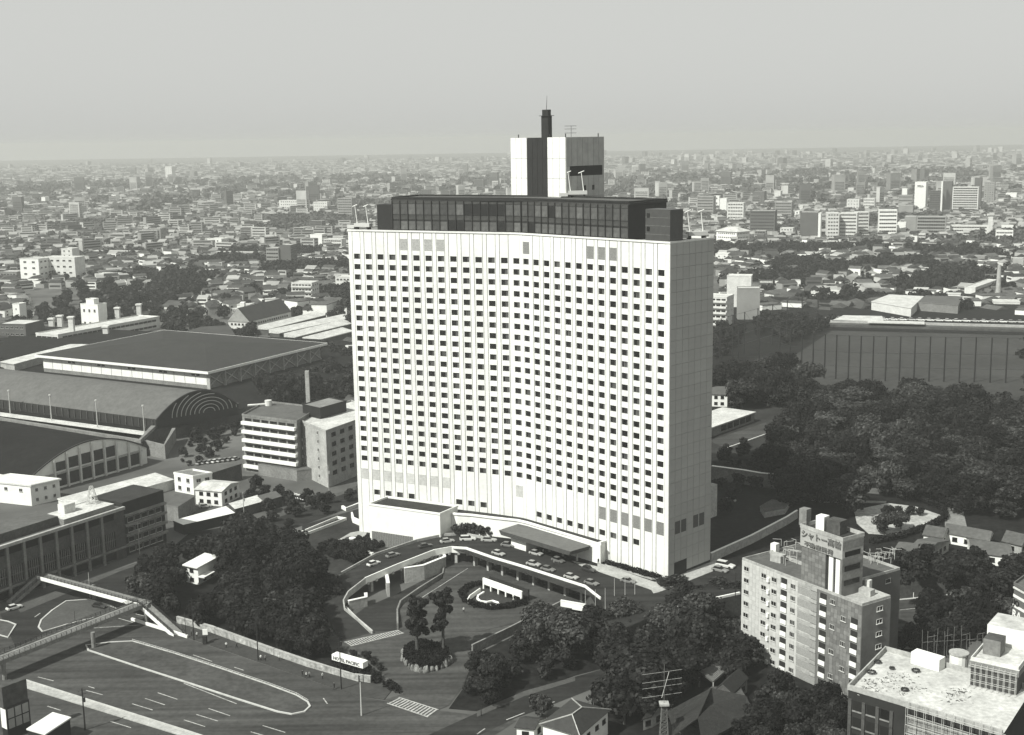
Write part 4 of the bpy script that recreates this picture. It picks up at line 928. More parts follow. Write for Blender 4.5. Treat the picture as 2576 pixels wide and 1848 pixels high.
for z in zf[:8]:
    for x,me in ((e1[0],wmA),(e1[1],wmA),(e1[2],wmA)):
        p = O+d*x-n*.14; inst('window',me,ck,(p.x,p.y,z),rz); ww(x,z,1.7,1.15)
    p = O+d*((e1[1]+e1[2])/2)-n*.1; inst('meter_box',_mc.setdefault('ac',(lambda o:(o.data,bpy.data.objects.remove(o))[0])(MB().fbox(V(0,0,0),V(1,0,0),V(0,1,0),-.35,.35,-.5,0,-.5,.5,WHITE2).build('tmp'))),ck,(p.x,p.y,z-.5),rz)
# balconies (dark recess, white lower panel)
def balc(x,w_,zs,nm='balcony'):
    k = ('bal',w_)
    if k not in _mc:
        b = MB().fbox(V(0,0,0),V(1,0,0),V(0,1,0),-w_/2,w_/2,-.06,0,-.1,1.35,DARK).fbox(V(0,0,0),V(1,0,0),V(0,1,0),-w_/2,w_/2,-.22,-.02,-1.1,0,WHITE2).fbox(V(0,0,0),V(1,0,0),V(0,1,0),-w_/2,-w_/2+.1,-.25,0,0,1.35,CONC)
        o = b.build('tmp'); _mc[k] = o.data; bpy.data.objects.remove(o)
    for z in zs:
        p = O+d*x-n*.15; inst(nm,_mc[k],ck,(p.x,p.y,z),rz); ww(x,z+.1,w_,2.4)
balc(e1[3],1.9,zf); 
for z in zf: p = O+d*(e1[4]+.1)-n*.14; inst('window',wmB,ck,(p.x,p.y,z+.2),rz); ww(e1[4]+.1,z,1.5,1.3)
tiles(.2,LF*.60-.3,GZ+3,zt-.7,1.15,TILEC,TILED,skip)
# recessed strip with corrugated bands
x0,x1 = LF*.605,LF*.630+2.6
x0,x1 = e1[5]+.2, e1[6]-.2
for i,z in enumerate(zf):
    MB().fbox(O,d,n,x0,x1,-.2,-.1,z-.9,z+.9,mat('slat_grey',.28,.8,3,.2)).build('slat_panel',None,ck); MB().fbox(O,d,n,x0,x1,-.2,-.04,z+1.1,z+1.9,CONC).build('floor_band',None,ck)
skip.clear()
balc(e1[7]-.1,2.0,zf); balc(e1[10]+.05,2.0,zf[1:]+[])
for i,z in enumerate(zf):
    for x in ((e1[8]-.1,) if i%2==0 else (e1[9]-.2,)): p = O+d*x-n*.14; inst('window',wmB,ck,(p.x,p.y,z+.2),rz); ww(x,z,1.5,1.3)
tiles(e1[6],LF-.1,GZ+1,zt-.7,1.0,TILEA,mat('lighter_tile',.20,.5,.5,.2,spec=.4),skip,prob=.5,chk=False)
# dark right side windows
PB = O+d*LF; PC = PB-n*9.4
windows(ck,PB+V(0,0,0),PC,[z+.1 for z in zf[:4]],[.62],1.9,1.1,frame=OFFW,split=2)
PE = O+d*(LF-11.4)-n*9.6; windows(ck,PE,PE-n*16,[zf[0],zf[2]],[.75],1.8,1.1)
# roof tower
tz0,tz1 = zt-.6,32.0
T0 = at('c6',640,445,zt); tx1 = fx(930,740-0) 
tc = at('c6',930,382,tz1-0.0); ta = at('c6',637,290,tz1); tb3 = at('c6',1070,350,tz1)
tO = V(tc.x,tc.y,0); tw = (V(ta.x,ta.y,0)-tO).dot(-d); td = (V(tb3.x,tb3.y,0)-tO).dot(-n)
tw = min(max(tw,9),13); td = min(max(td,5.5),8)
tower = ck
def tbx(x0,x1,y0,y1,z0,z1,m,nm,mt=None): return MB().fbox(tO,d,n,-tw+x0,-tw+x1,-td+y0,-td+y1,z0,z1,m,mt).build(nm,None,ck)
tbx(.3,tw*.60,0,td-.3,tz0,tz1-5.2,TILEA,'tower_wall'); tbx(tw*.60,tw-.6,0,td-.9,tz0,tz1-5.2,DARK,'tower_wall'); tbx(tw-.6,tw,0,td-.05,tz0,tz1-5.2,TILEA,'tower_wall')
tbx(0,tw,0,td,tz1-5.2,tz1-.9,mat('sign_board',.36,.8,.8,.1),'tower_head',ROOFD)
for x in (tw*.66,tw*.82): tbx(x,x+tw*.10,td-.9,td-.5,tz0,tz1-5.6,WHITE2,'white_fin')
tiles(-tw+.3,-tw*.40,tz0,tz1-5.4,.95,TILEA,MATS['lighter_tile'],[],O_=tO,y=-.3,chk=False)
q = tO-d*tw; tile_side = None
MB().wall([tO+V(0,0,tz1-.9),tO-n*td+V(0,0,tz1-.9),tO-n*td-d*tw+V(0,0,tz1-.9),tO-d*tw+V(0,0,tz1-.9)],.9,.3,CONC,closed=True).build('parapet',None,ck)
for z in (tz1-4.2,tz1-7.6,tz1-11): MB().fbox(tO,-n,d,td*.12,td*.85,-.0,.08,z-.6,z+.6,GLASS).build('window',None,ck)
for z in (tz1-2.2,tz1-5.8,tz1-9.3): MB().fbox(tO,-n,d,.1,td-.1,-.0,.06,z-.9,z+.9,CONCM).build('side_panel',None,ck)
text('letters','\u30b7\u30e3\u30c8\u30fc\u9ad8\u8f2a',ck,tO-d*(tw-.35)+n*.02+V(0,0,tz1-2.75),d,1.9,mat('sign_letter',.14,.6),.25,xs=tw*.95/(1.9*6.0))
text('letters','\u4e0d\u52d5\u7523\u958b\u767a',ck,tO-d*(tw-1.3)+n*.02+V(0,0,tz1-4.75),d,1.25,MATS['sign_letter'],.2,xs=tw*.78/(1.25*5.6))
def rt(c,x,y,z,label,s_=(2,2,2),m=OFFW,name='plant_box',cat='plant box',r=.8):
    q = at(c,x,y,z); t = thing(name,label,cat,q); MB().box((q.x,q.y,z+s_[2]/2),s_,m,-r).build('box',None,t); return t
rt('c6',800,330,tz1-.9,'white stair box on top of the lettered roof tower',(2.2,2.2,3.4),WHITE2); rt('c6',890,350,tz1-.9,'dark cooling tower on the lettered roof tower',(3.5,3,3.2),CONCD)
rt('c6',690,300,tz1-.9,'grey duct box at the back of the lettered roof tower',(2,2,4),CONCM)
rt('c6',520,530,zt-.6,'grey hut on the left roof of the checker apartments',(3,2.4,1.8),CONC); rt('c6',500,470,zt-.6,'white tank on the left roof of the checker apartments',(1.6,1.6,2.2),WHITE2)
rt('c6',1080,740,zt-.6,'grey vent hut on the right corner roof of the checker apartments',(3,2,1.4),CONC); rt('c6',1090,705,zt-.6,'pale vent on the right corner roof of the checker apartments',(1.2,1.2,2.2),OFFW)
t = thing('roof_frame','clutter of drying frames and rails on the rear roof of the checker apartments','roof frames',at('c6',1160,520,zt)); mb = MB()
for i in range(22):
    q = at('c6',random.uniform(1080,1260),random.uniform(480,560),zt-.6); mb.tube(q,q+V(0,0,1.6),.06,n=4); mb.tube(q+V(0,0,1.6),q+V(random.uniform(-3,3),random.uniform(-2,2),1.6),.05,n=4)
for i in range(18):
    q = at('c6',random.uniform(540,640),random.uniform(430,560),zt-.6); mb.tube(q,q+V(0,0,1.8),.06,n=4); mb.tube(q+V(0,0,1.8),q+V(random.uniform(-3,3),random.uniform(-2,2),1.8),.05,n=4)
mb.build('frame',METL,t)
# ---- construction building lower right
zr = 10.0
A_,B_,C_ = at('c6',965,1312,zr),at('c6',1940,1600,zr),at('c6',2300,1290,zr)
D0 = at('c6',1200,1070,zr)
cs = thing('construction_block','unfinished concrete block with bright roof slab and scaffolding','building',V(A_.x,A_.y,GZ))
df = (B_-A_); df.z=0; Lf = df.length; df.normalize(); nf = V(df.y,-df.x,0); Oc = V(A_.x,A_.y,0); dl = (D0-A_); dl.z=0; dep = dl.dot(-nf)
sk = dl.normalized()   # left parapet direction
P4 = [Oc,Oc+df*Lf,Oc+df*Lf+sk*dl.length,Oc+sk*dl.length]
BR_ = mat('site_slab',.48,.9,.12,.25,ns2=1.0)
MB().prism(P4,GZ-6,zr-1.0,DARK,BR_).build('wall',None,cs); EXCL.append([lerp(sum(P4,V(0,0,0))/4,p,1.2) for p in P4])
MB().wall([V(p.x,p.y,zr-1) for p in (P4[1],P4[0],P4[3],P4[2])],1.1,.4,CONC).build('parapet',None,cs)
# front: windows left part, mesh screens right part
for r in range(3):
    for i in range(3):
        x = 1.2+i*3.0; p = Oc+df*(x+1.1)+nf*.05; 
        MB().fbox(Oc,df,nf,x,x+2.2,.02,.06,zr-3.6-3.6*r-1.5,zr-3.6-3.6*r+.6,GLASS).build('window',None,cs); MB().fbox(Oc,df,nf,x-.1,x+2.3,.02,.3,zr-3.6-3.6*r-1.75,zr-3.6-3.6*r-1.5,CONCM).build('sill',None,cs)
    for i in range(4): MB().fbox(Oc,df,nf,i*3.0+.25,i*3.0+.95,.02,.35,zr-6.4-3.6*r+.1,zr-2.8-3.6*r,CONCD).build('pilaster',None,cs)
SC = mat('site_screen',.22,.85,.6,.35,ns2=3)
for r in range(5):
    for i in range(9):
        x = Lf*.42+i*Lf*.58/9; MB().fbox(Oc,df,nf,x+.05,x+Lf*.58/9-.05,.9,.95,zr-2.2-1.8*(r+1)+.05,zr-2.2-1.8*r-.05,SC).build('screen_panel',None,cs)
sc = thing('scaffolding','pipe scaffolding round the lower right building site','scaffolding',V(B_.x,B_.y,GZ)); mb = MB()
for i in range(11):
    x = Lf*.42+i*Lf*.58/10
    for y in (1.0,1.9): mb.tube(Oc+df*x+nf*y+V(0,0,GZ),Oc+df*x+nf*y+V(0,0,zr+1.0),.05,n=4)
for r in range(8):
    z = zr-.2-1.8*r
    for y in (1.0,1.9): mb.tube(Oc+df*Lf*.42+nf*y+V(0,0,z),Oc+df*(Lf+1)+nf*y+V(0,0,z),.05,n=4)
mb.build('pipes',METL,sc)
# upper block on the site roof
U = [at('c6',1740,1180,zr+3.5),at('c6',2035,1245,zr+3.5)]; du = (U[1]-U[0]); du.z=0; Lu = du.length; du.normalize(); nu = V(du.y,-du.x,0); Ou = V(U[0].x,U[0].y,0)
ub_ = thing('rooftop_block','upper block under construction with dark storeys and bright top slab','building',Ou+V(0,0,zr))
MB().fbox(Ou,du,nu,0,Lu,-11,0,zr-1,zr+3.5,CONCD,BR_).build('wall',None,ub_); MB().fbox(Ou,du,nu,-.3,Lu+.3,-11,.4,zr+3.0,zr+4.4,CONCM,BR_).build('top_slab',None,ub_)
MB().wall([Ou+V(0,0,zr+4.4),Ou+du*Lu+V(0,0,zr+4.4),Ou+du*Lu-nu*11+V(0,0,zr+4.4),Ou-nu*11+V(0,0,zr+4.4)],.7,.3,OFFW,closed=True).build('parapet',None,ub_)
MB().fbox(Ou,du,nu,1,4.5,-8.5,-4.5,zr+4.4,zr+7.8,CONCM,CONCD).build('stair_box',None,ub_)
MB().fbox(Ou,du,nu,0,14,-19,-11,zr-1,zr+8.5,WHITE2,BR_).build('rear_block',None,ub_)
sc2 = thing('scaffolding','pipe scaffolding against the upper block on the site roof','scaffolding',Ou); mb = MB()
for i in range(9):
    for y in (.8,1.7): mb.tube(Ou+du*(Lu*i/8)+nu*y+V(0,0,zr-1),Ou+du*(Lu*i/8)+nu*y+V(0,0,zr+4.2),.05,n=4)
for z in (zr+.6,zr+2.2,zr+3.8):
    for y in (.8,1.7): mb.tube(Ou+nu*y+V(0,0,z),Ou+du*Lu+nu*y+V(0,0,z),.05,n=4)
for i in range(9):
    for y in (0,-1): 
        p = Ou+du*(-2-y)-nu*(i*1.6)*0+V(0,0,0)
mb.build('pipes',METL,sc2)
sc3 = thing('scaffolding','irregular loose scaffold poles rising behind the back edge of the building site','scaffolding',at('c6',1600,1050,zr)); mb = MB()
for i in range(13):
    q = at('c6',1430+i*34+random.uniform(-12,12),1060-i*2,zr-1); h_ = 1.5+random.random()*3.6; mb.tube(q+V(0,0,-3),q+V(random.uniform(-.2,.2),0,h_),.045,n=4)
    if i < 12: mb.tube(q+V(0,0,.6),at('c6',1430+(i+1)*34,1058-i*2,zr-1)+V(0,0,.7),.04,n=4)
    if i%3 == 1: mb.tube(q+V(0,0,1.8),at('c6',1430+(i+1.6)*34,1058-i*2,zr-1)+V(0,0,2.1),.04,n=4)
mb.build('pipes',CONCM,sc3)
rt('c6',1465,1190,zr-1,'long white vent hut with dark windows on the site roof',(6.5,2.6,2.6),WHITE2)
q = at('c6',1660,1185,zr-1); t = thing('water_tank','round white tank in the middle of the site roof','tank',q); MB().tube(q,q+V(0,0,2.6),1.9,m=WHITE2,n=16).tube(q+V(0,0,2.6),q+V(0,0,2.9),2.1,m=CONC,n=16).build('tank',None,t)
for i,(x,y,s) in enumerate([(1110,1240,.9),(1150,1175,.7),(1390,1230,.8),(1240,1215,.5),(1320,1350,.7)]):
    q = at('c6',x,y,zr-1); t = thing('material_pile',['dark coil of hose by the left parapet','dark drum near the left parapet corner','dark bucket shaped drum at the centre of the site roof','small dark bundle near the left back of the site roof','tangled dark rods at the front edge of the site roof'][i],'site material',q); mb = MB()
    for k in range(10): a = k*.63; mb.tube(q+V(math.cos(a)*s,math.sin(a)*s,.3),q+V(math.cos(a+.8)*s,math.sin(a+.8)*s,.5),.16,n=5)
    mb.build('coil',METD,t)
t = thing('rubble','loose rubble and timber strewn on the bright site roof','rubble',at('c6',1150,1320,zr-1)); mb = MB()
for i in range(260):
    c = random.choice([(1120,1320,80,45),(1350,1345,70,40),(1650,1380,90,50),(1250,1280,120,60)]); q = at('c6',random.gauss(c[0],c[2]*.6),random.gauss(c[1],c[3]*.5),zr-1); mb.box((q.x,q.y,zr-.92),(random.uniform(.1,.7),random.uniform(.06,.15),.10),CONCD if random.random()<.35 else CONC,random.uniform(0,3))
tag(mb.build('debris',None,t),kind='stuff')
# building with lettering at the right edge
za = 9
A_ = at('c6',2012,682,za); B_ = at('c6',2150,760,za); 
t = bldg('lettered_building','dark-banded building with big white letters cut by the right edge of the photo',A_,B_,B_+(V(8,9,0)),GZ,za,mat('band_grey',.13),ROOFM)
dd = (B_-A_); dd.z=0; Lx = dd.length; dd.normalize(); nn = V(dd.y,-dd.x,0); Oa = V(A_.x,A_.y,0)
for z in (za-2.6,za-5.2): MB().fbox(Oa,dd,nn,0,Lx,.0,.12,z-.35,z+.35,WHITE2).build('white_band',None,t)
for z in (za-.5,): MB().fbox(Oa,dd,nn,0,Lx,.0,.3,z-.2,z+.2,OFFW).build('white_band',None,t)
text('letters','JO',t,Oa+dd*.4+nn*.12+V(0,0,za-4.9),dd,2.2,METD,.15); text('letters','RA',t,Oa+dd*.1+nn*.12+V(0,0,za-8.2),dd,2.9,WHITE2,.15)
# ---- houses along the bottom edge
hz = 1.5
A_,B_,C_ = at('c5',395,1560,-.5),at('c5',645,1650,-.5),at('c5',845,1500,-.5)
# hipped house with pale ridge lines
g = [at('c5',393,1562,-.5),at('c5',650,1640,-.5),at('c5',848,1470,-.5)]; g.append(g[0]+g[2]-g[1])
hh = thing('hip_house','hip-roofed house with pale ridge caps at the bottom edge','house',V(*xw((g[0]+g[2])/2),GZ)); c_ = (g[0]+g[2])/2
r1,r2 = at('c5',600,1500,2.6),at('c5',662,1455,2.6)
MB().prism([lerp(p,c_,.1) for p in g],GZ,-.5,WHITE2).build('wall',None,hh)
mb = MB(); mb.face([g[0],g[1],r1]); mb.face([g[1],g[2],r2,r1]); mb.face([g[2],g[3],r2]); mb.face([g[3],g[0],r1,r2]); mb.build('roof',mat('slate',.045,.6,1,.2),hh)
for a,b in ((g[0],r1),(g[1],r1),(r1,r2),(g[2],r2),(g[3],r2)): MB().tube(a+V(0,0,.1),b+V(0,0,.1),.14,n=4).build('ridge_cap',CONC,hh)
g2 = [lerp(p,c_,.1) for p in g]; windows(hh,g2[1],g2[2],[-2.2],[.3,.6,.85],1.4,1.0,frame=METD); EXCL.append([lerp(c_,p,1.15) for p in g])
house('house','small house with dark roof and a white lit gable by the side road',at('c5',250,1580,-3),at('c5',360,1590,-3),at('c5',420,1530,-3),GZ,3,1,WHITE2,MATS['slate'],n=1)
# big dark tiled roofs of a rambling house
SL = mat('old_tiles',.032,.65,1.5,.3,ns2=4)
def roofpoly(par,P,m,nm='roof',c='c5'):
    q = [at(c,x,y,z) for x,y,z in P]; MB().hexa([p-V(0,0,.2) for p in q],q,m).build(nm,None,par)
rm = thing('old_house','rambling old house with large dark tiled roofs behind the lattice mast','house',at('c5',1450,1560))
roofpoly(rm,[(1230,1560,-2.5),(1200,1480,-2),(1480,1330,.5),(1700,1380,-1),(1760,1500,-1.5)],SL)
roofpoly(rm,[(1230,1640,-3),(1395,1520,.8),(1480,1330,.6),(1240,1500,-2)],SL); roofpoly(rm,[(1395,1520,.9),(1420,1680,-2.5),(1640,1560,-2),(1475,1440,.9)],SL); roofpoly(rm,[(1475,1440,1),(1640,1560,-2),(1730,1520,-2),(1700,1380,-1)],SL)
MB().prism([at('c5',1240,1600),at('c5',1420,1680),at('c5',1740,1540),at('c5',1660,1400),at('c5',1480,1400)],GZ,-3,CONCD).build('wall',None,rm); EXCL.append([at('c5',1180,1520),at('c5',1400,1720),at('c5',1800,1560),at('c5',1720,1340),at('c5',1450,1300)])
house('house','dark roofed cottage with grey plaster gable facing the camera',at('e8',630,900,-2.5),at('e8',945,920,-2.5),at('e8',1180,690,-2.5),GZ,3.2,2.2,CONCM,SL,n=1,along='BC')
t = thing('slatted_roof','pale slatted drying deck roof beside the plaster-gabled cottage','roof',at('e8',600,640,-2)); a,b,c_ = at('e8',390,575,-2),at('e8',620,745,-2),at('e8',850,545,-2); 
for i in range(12):
    u_ = (b-a)/12; q = [a+u_*i,a+u_*(i+.7),a+u_*(i+.7)+(c_-b),a+u_*i+(c_-b)]; MB().hexa([p-V(0,0,.12) for p in q],q).build('slat',mat('slat_wood',.16,.8,2,.3),t)
MB().hexa([p-V(0,0,.5) for p in (a,b,c_,a+c_-b)],[p-V(0,0,.2) for p in (a,b,c_,a+c_-b)],CONCD).build('frame',None,t)
for p in (a,b,c_,a+c_-b): MB().tube((p.x,p.y,GZ),(p.x,p.y,-2.3),.15,m=CONC).build('post',None,t)
house('house','low cottage with a mid-grey roof left of the rambling house',at('c5',1050,1520,-3),at('c5',1110,1500,-3),at('c5',1230,1430,-3),GZ,2.6,2.0,CONC,SL,n=1)
t = lattice('lattice_mast','pale lattice radio mast with comb aerial at the bottom edge',(at('c5',1180,1700,GZ).x,at('c5',1180,1700,GZ).y,GZ),9.5,2.0,1.0,m=mat('mast_steel',.14,.6),seg_=9,k=.6)
q = at('c5',1180,1700,GZ); MB().box((q.x,q.y,GZ+9.7),(2.0,2.0,.4),CONC).build('platform',None,t); mb = MB().tube((q.x,q.y,GZ+9.7),(q.x,q.y,GZ+18.5),.06,m=MATS['mast_steel'])
for k,z in enumerate((11,13,14.3,16.2)): mb.tube((q.x-4.6,q.y,GZ+z),(q.x+4.0,q.y+2,GZ+z+.2),.03,m=METL,n=4)
mb.tube((q.x-.5,q.y,GZ+11),(q.x+1,q.y,GZ+16.8),.07,m=METL,n=4); mb.build('aerial',None,t)
# ---- low buildings behind the hotel on the right
bldg('depot','low depot with pale roof and wide windows right behind the hotel',at('c8',100,740,4.5),at('c8',105,738,4.5)*.0+at('c8',112,742,4.5),at('c8',400,640,4.5),0,4.2,CONCM,ROOFL,faceBC=dict(k='win',n=1,c=4,w=5,h=2.2,s=1),par=.5) if False else None
Pq = [at('c8',40,770,4.2),at('c8',112,742,4.2),at('c8',402,640,4.2),at('c8',250,610,4.2)]
t = thing('depot','low depot with pale sunlit roof and wide dark windows right behind the hotel','depot',V(Pq[2].x,Pq[2].y,0)); B_,C_ = V(Pq[1].x,Pq[1].y,0),V(Pq[2].x,Pq[2].y,0); dd = (C_-B_).normalized(); nn = V(dd.y,-dd.x,0); L_ = (C_-B_).length
MB().fbox(B_,dd,nn,-25,L_,-16,0,0,3.8,CONCM,ROOFL).build('wall',None,t); MB().fbox(B_,dd,nn,-25,L_+.4,-16,.6,3.8,4.3,CONC,ROOFL).build('roof',None,t)
for i in range(5): MB().fbox(B_,dd,nn,L_-3-i*5.2-4.2,L_-3-i*5.2,.02,.1,1,3.4,GLASS).build('window',None,t)
EXCL.append([B_-dd*25+nn*4,C_+nn*4+dd*2,C_-nn*18,B_-dd*25-nn*18])
house('house','white two-storey house with grey shallow roof beside the hotel edge',at('c8',60,600,0),at('c8',215,605,0),at('c8',330,545,0),0,5.6,1.2,WHITE2,ROOFM)
sheet('path',[at('c8',90,835,.04),at('c8',480,710,.04),at('c8',505,785,.04),at('c8',210,890,.04)],.04,ASPH)
wthing('kerb_wall','thin white kerb below the depot yard',[at('c8',210,890,0),at('c8',505,785,0)],.4,.35,WHITE2,cop=False)
wthing('boundary_wall','pale wall curving round the lawn left of the wooded park',[at('c8',490,600,0),at('c8',650,530,0),at('c8',850,540,0)],2.6,.5,WHITE2)
wthing('boundary_wall','tall grey wall with wide bastion in the shade behind the hotel',[at('c8',110,1100,0),at('c8',330,1130,0),at('c8',440,1150,0),at('c8',540,1160,0),at('c8',560,1060,0)],5.0,1.0,CONCM)
t,_q = flat('pavilion','small open tray-shaped pavilion roof in the shaded yard','c8',[(440,1280),(470,1325),(610,1300),(640,1255),(520,1235)],1.8,0,CONC,CONCD,'pavilion')
# pale courtyard garden with small conifers
ct = [at('c8',*q,.05) for q in ((1080,1310),(1310,1262),(1500,1285),(1675,1345),(1600,1400),(1350,1480),(1180,1470),(1100,1400))]
struct(MB().prism(ct,.0,.12,mat('pale_court',.36,.9,.25,.3,ns2=1.2)),'courtyard')
HEDGES.append(('strip',[at('c8',570,1200,0),at('c8',850,1260,0)],0,1.8)); HEDGES.append(('strip',[at('c8',1260,1190,0),at('c8',1500,1240,0),at('c8',1690,1310,0),at('c8',1700,1370,0),at('c8',1600,1430,0),at('c8',1400,1500,0),at('c8',1200,1540,0)],0,1.8)); HEDGES.append(('strip',[at('c8',640,1115,0),at('c8',900,1180,0)],0,2.2))
wthing('kerb_wall','long thin pale garden wall in front of the wooded park',[at('c8',570,1195,0),at('c8',850,1255,0),at('c8',1300,1262,0)],.7,.4,CONC,cop=False)
sheet('lawn',[at('c8',600,1100,.03),at('c8',640,1010,.03),at('c8',1000,1010,.03),at('c8',1260,1130,.03),at('c8',1250,1200,.03),at('c8',900,1170,.03)],.03,mat('lawn_light',.10,.95,.15,.3,ns2=1.5))
sheet('path',[at('c8',1700,1290,.05),at('c8',1820,1290,.05),at('c8',1850,1420,.05),at('c8',1700,1420,.05)],.05,CONCM)
for (cc,L_,lb_) in (('c6',[(1245,480),(1380,500),(1460,430)],'white-gabled low house just right of the roof tower'),('c6',[(1320,480),(1440,500),(1600,400)],'long dark-roofed house behind the right road trees'),('c6',[(1750,470),(2000,505),(1960,420)],'house with grey tiled roof and bright eaves above the right road'),('c6',[(1580,350),(1850,400),(1870,350)],'long low house with pale ridge below the wooded park'),('c6',[(1940,400),(2060,430),(2110,370)],'roofed house at the right edge above the curved path'),('c6',[(1440,360),(1560,380),(1600,330)],'small pale hut at the corner of the courtyard garden')):
    A_,B_,C_ = [at(cc,x,y,3.2) for x,y in L_]; house('house',lb_,A_,B_,C_,0,3.0,1.8,random.choice([WHITE2,CONC]),random.choice([ROOFM,mat('mid_tiles',.09,.8,1,.3)]),n=1)
t = thing('white_fence','low white fence line with posts beside the right road','fence',at('c6',1600,740)); mb = None
for (x,y) in ((1375,762),(1500,748),(1592,740),(1833,718)): q = at('c6',x,y); MB().tube(q,q+V(0,0,1.6),.12,m=WHITE2).build('post',None,t)
MB().wall([at('c6',1290,777),at('c6',1940,712)],.35,.15,WHITE2).build('rail',None,t)
# ---- field with tall net
fl = [at('c8',560,330,.03),at('c8',930,85,.03),at('c8',2600,125,.03),at('c8',2600,560,.03),at('c8',1900,520,.03),at('c8',800,560,.03)]
sheet('field',fl,.03,FIELD)
for L_ in ([(640,235),(2240,245)],[(1000,180),(1600,160)]):
    a,b = at('c8',*L_[0],.05),at('c8',*L_[1],.05); 
nf_ = thing('net_fence','very tall netting fence of thin dark poles and cables round the sports field','fence',at('c8',1500,430,0))
topz = 22.5; NP_ = [(160,350),(290,345),(430,350),(570,345),(640,370),(720,385),(797,400),(877,410),(955,415),(1040,420),(1120,425),(1205,425),(1293,430),(1388,430),(1487,430),(1590,432),(1692,434),(1797,436),(1900,438),(2007,440),(2113,442),(2240,446),(2380,450)]
prv = None; cab = MB()
for (x,y) in NP_:
    b = at('c8',x,y,0); MB().tube(b,(b.x,b.y,topz),.42,.34,m=METD,n=5).build('pole',None,nf_)
    if prv is not None:
        for z in (topz-.2,topz*.62,topz*.3): MB().tube((prv.x,prv.y,z),(b.x,b.y,z),.09,n=4).build('cable',METD,nf_)
    prv = b
pass
nf2 = thing('net_fence','tall netting fence running away along the left side of the sports field','fence',at('c8',400,250,0)); prv=None; cab=MB()
for i,(x,y) in enumerate([(100,330),(170,300),(250,270),(330,245),(420,215),(520,185),(620,150),(720,120),(830,90)]):
    b = at('c8',x,y,0); MB().tube(b,(b.x,b.y,24),.34,.28,m=METD,n=5).build('pole',None,nf2)
    if prv is not None:
        for z in (23.8,18,12,6): MB().tube((prv.x,prv.y,z),(b.x,b.y,z),.09,n=4).build('cable',METD,nf2)
        MB().tube((prv.x,prv.y,23.8),(b.x,b.y,12),.07,n=4).build('cable',METD,nf2)
    prv=b
pass
st = thing('grandstand','long low stand with pale roof edge along the far side of the field','stand',at('c8',1500,60,0))
a,b = at('c8',880,70,0),at('c8',2600,118,0); dd=(b-a).normalized(); nn=V(dd.y,-dd.x,0); L_=(b-a).length
MB().fbox(a,dd,nn,0,L_,-9,-1,0,2.6,CONCD).build('terrace',None,st); MB().fbox(a,dd,nn,0,L_,-11,-8.8,2.6,4.0,CONC).build('rear_wall',None,st); MB().fbox(a,dd,nn,0,L_,-.9,-.5,0,1.1,METD).build('front_rail',None,st)
MB().fbox(a,dd,nn,26,60,-10,0,4.2,4.7,ROOFL).build('roof',None,st)
# ------------------------------------------------------------------ named mid-distance buildings
def mid(label, c, xl, xr, yb, yt, depth=14, tone=None, F=None, G=None, side=1, skew=.15, z0=GZ, roof=ROOFL, name='building', cat='building', par=.6):
    "front face from pixel xl to xr on base line yb, top at yt; side=1 shows the right flank, -1 the left"
    A = at(c,xl,yb,z0); B = at(c,xr,yb,z0); w_ = (B-A).length; h = zat(A,c,yt)
    u = (B-A).normalized(); mid_ = (A+B)/2; vd = V(mid_.x,mid_.y,0).normalized()
    if side == 1:
        u = Matrix.Rotation(-skew,3,'Z')@u; B = A+u*w_; n = V(-u.y,u.x,0); C = B+n*depth; return bldg(name,label,A,B,C,z0,h,tone or OFFW,roof,cat=cat,faceAB=F,faceBC=G,par=par)
    u = Matrix.Rotation(skew,3,'Z')@u; A2 = B-u*w_; n = V(-u.y,u.x,0); return bldg(name,label,A2+n*depth,A2,B,z0,h,tone or OFFW,roof,cat=cat,faceAB=G,faceBC=F,par=par)
W_ = lambda n,c,**k: dict(k='win',n=n,c=c,**k)
Bn = lambda n,c=8,**k: dict(k='band',n=n,c=c,**k)
GRY = mat('grey_render',.26,.85,.1,.15); DGR = mat('dark_render',.10,.85,.1,.15)
mid('white four-storey block with paired dark windows at the far left middle distance','c1',135,265,905,755,20,WHITE2,W_(4,2,w=3.2,h=1.6),W_(4,3,w=3,h=1.5),roof=CONC)
mid('pale slab behind the white four-storey block at the left','c1',270,500,895,745,16,OFFW,W_(4,5,w=3,h=1.6),None)
mid('low grey block with a row of dark windows at the left edge','c1',0,120,895,835,14,CONCM,W_(2,5,w=2.4,h=1.4))
mid('white block with four small windows above the left suburb','c1',1310,1405,700,628,16,WHITE2,W_(3,2,w=2,h=1.5),W_(3,3))
mid('grey cube-shaped block in the left haze','c1',955,1020,650,562,14,GRY,W_(4,2),W_(4,2))
mid('dark tall block with blank walls left of the hotel edge','c1',1765,1840,800,668,14,DGR,None,Bn(5,4))
mid('pale banded block attached left of the dark tall block','c1',1680,1762,800,685,12,GRY,Bn(5,5))
mid('white stepped building just left of the hotel roof line','c1',1955,2035,680,600,14,WHITE2,None,Bn(3,4))
mid('long pale building with bands near the hotel top left','c1',2040,2160,690,630,12,OFFW,Bn(3,8))
mid('pale four-storey apartment with balcony bands left of the hotel','c1',1840,1975,1025,905,14,OFFW,dict(k='balc',n=4,c=6,f=OFFW),W_(4,3))
mid('small pale apartment with square windows touching the hotel edge','c1',2115,2215,960,868,12,OFFW,W_(3,4,w=2,h=1.5))
mid('distant apartment slab with many windows right of the left haze','c1',1760,1950,455,385,10,OFFW,W_(4,12,w=2.4,h=1.6))
mid('distant white-ended apartment block beside the slab in haze','c1',1975,2070,465,395,12,OFFW,W_(4,6),None)
mid('distant stepped apartment tower in the haze left of the hotel','c1',2130,2225,500,372,14,GRY,Bn(8,6))
mid('thin pale tower blocks alone in the far left haze','c1',1045,1092,262,172,16,OFFW,W_(8,3))
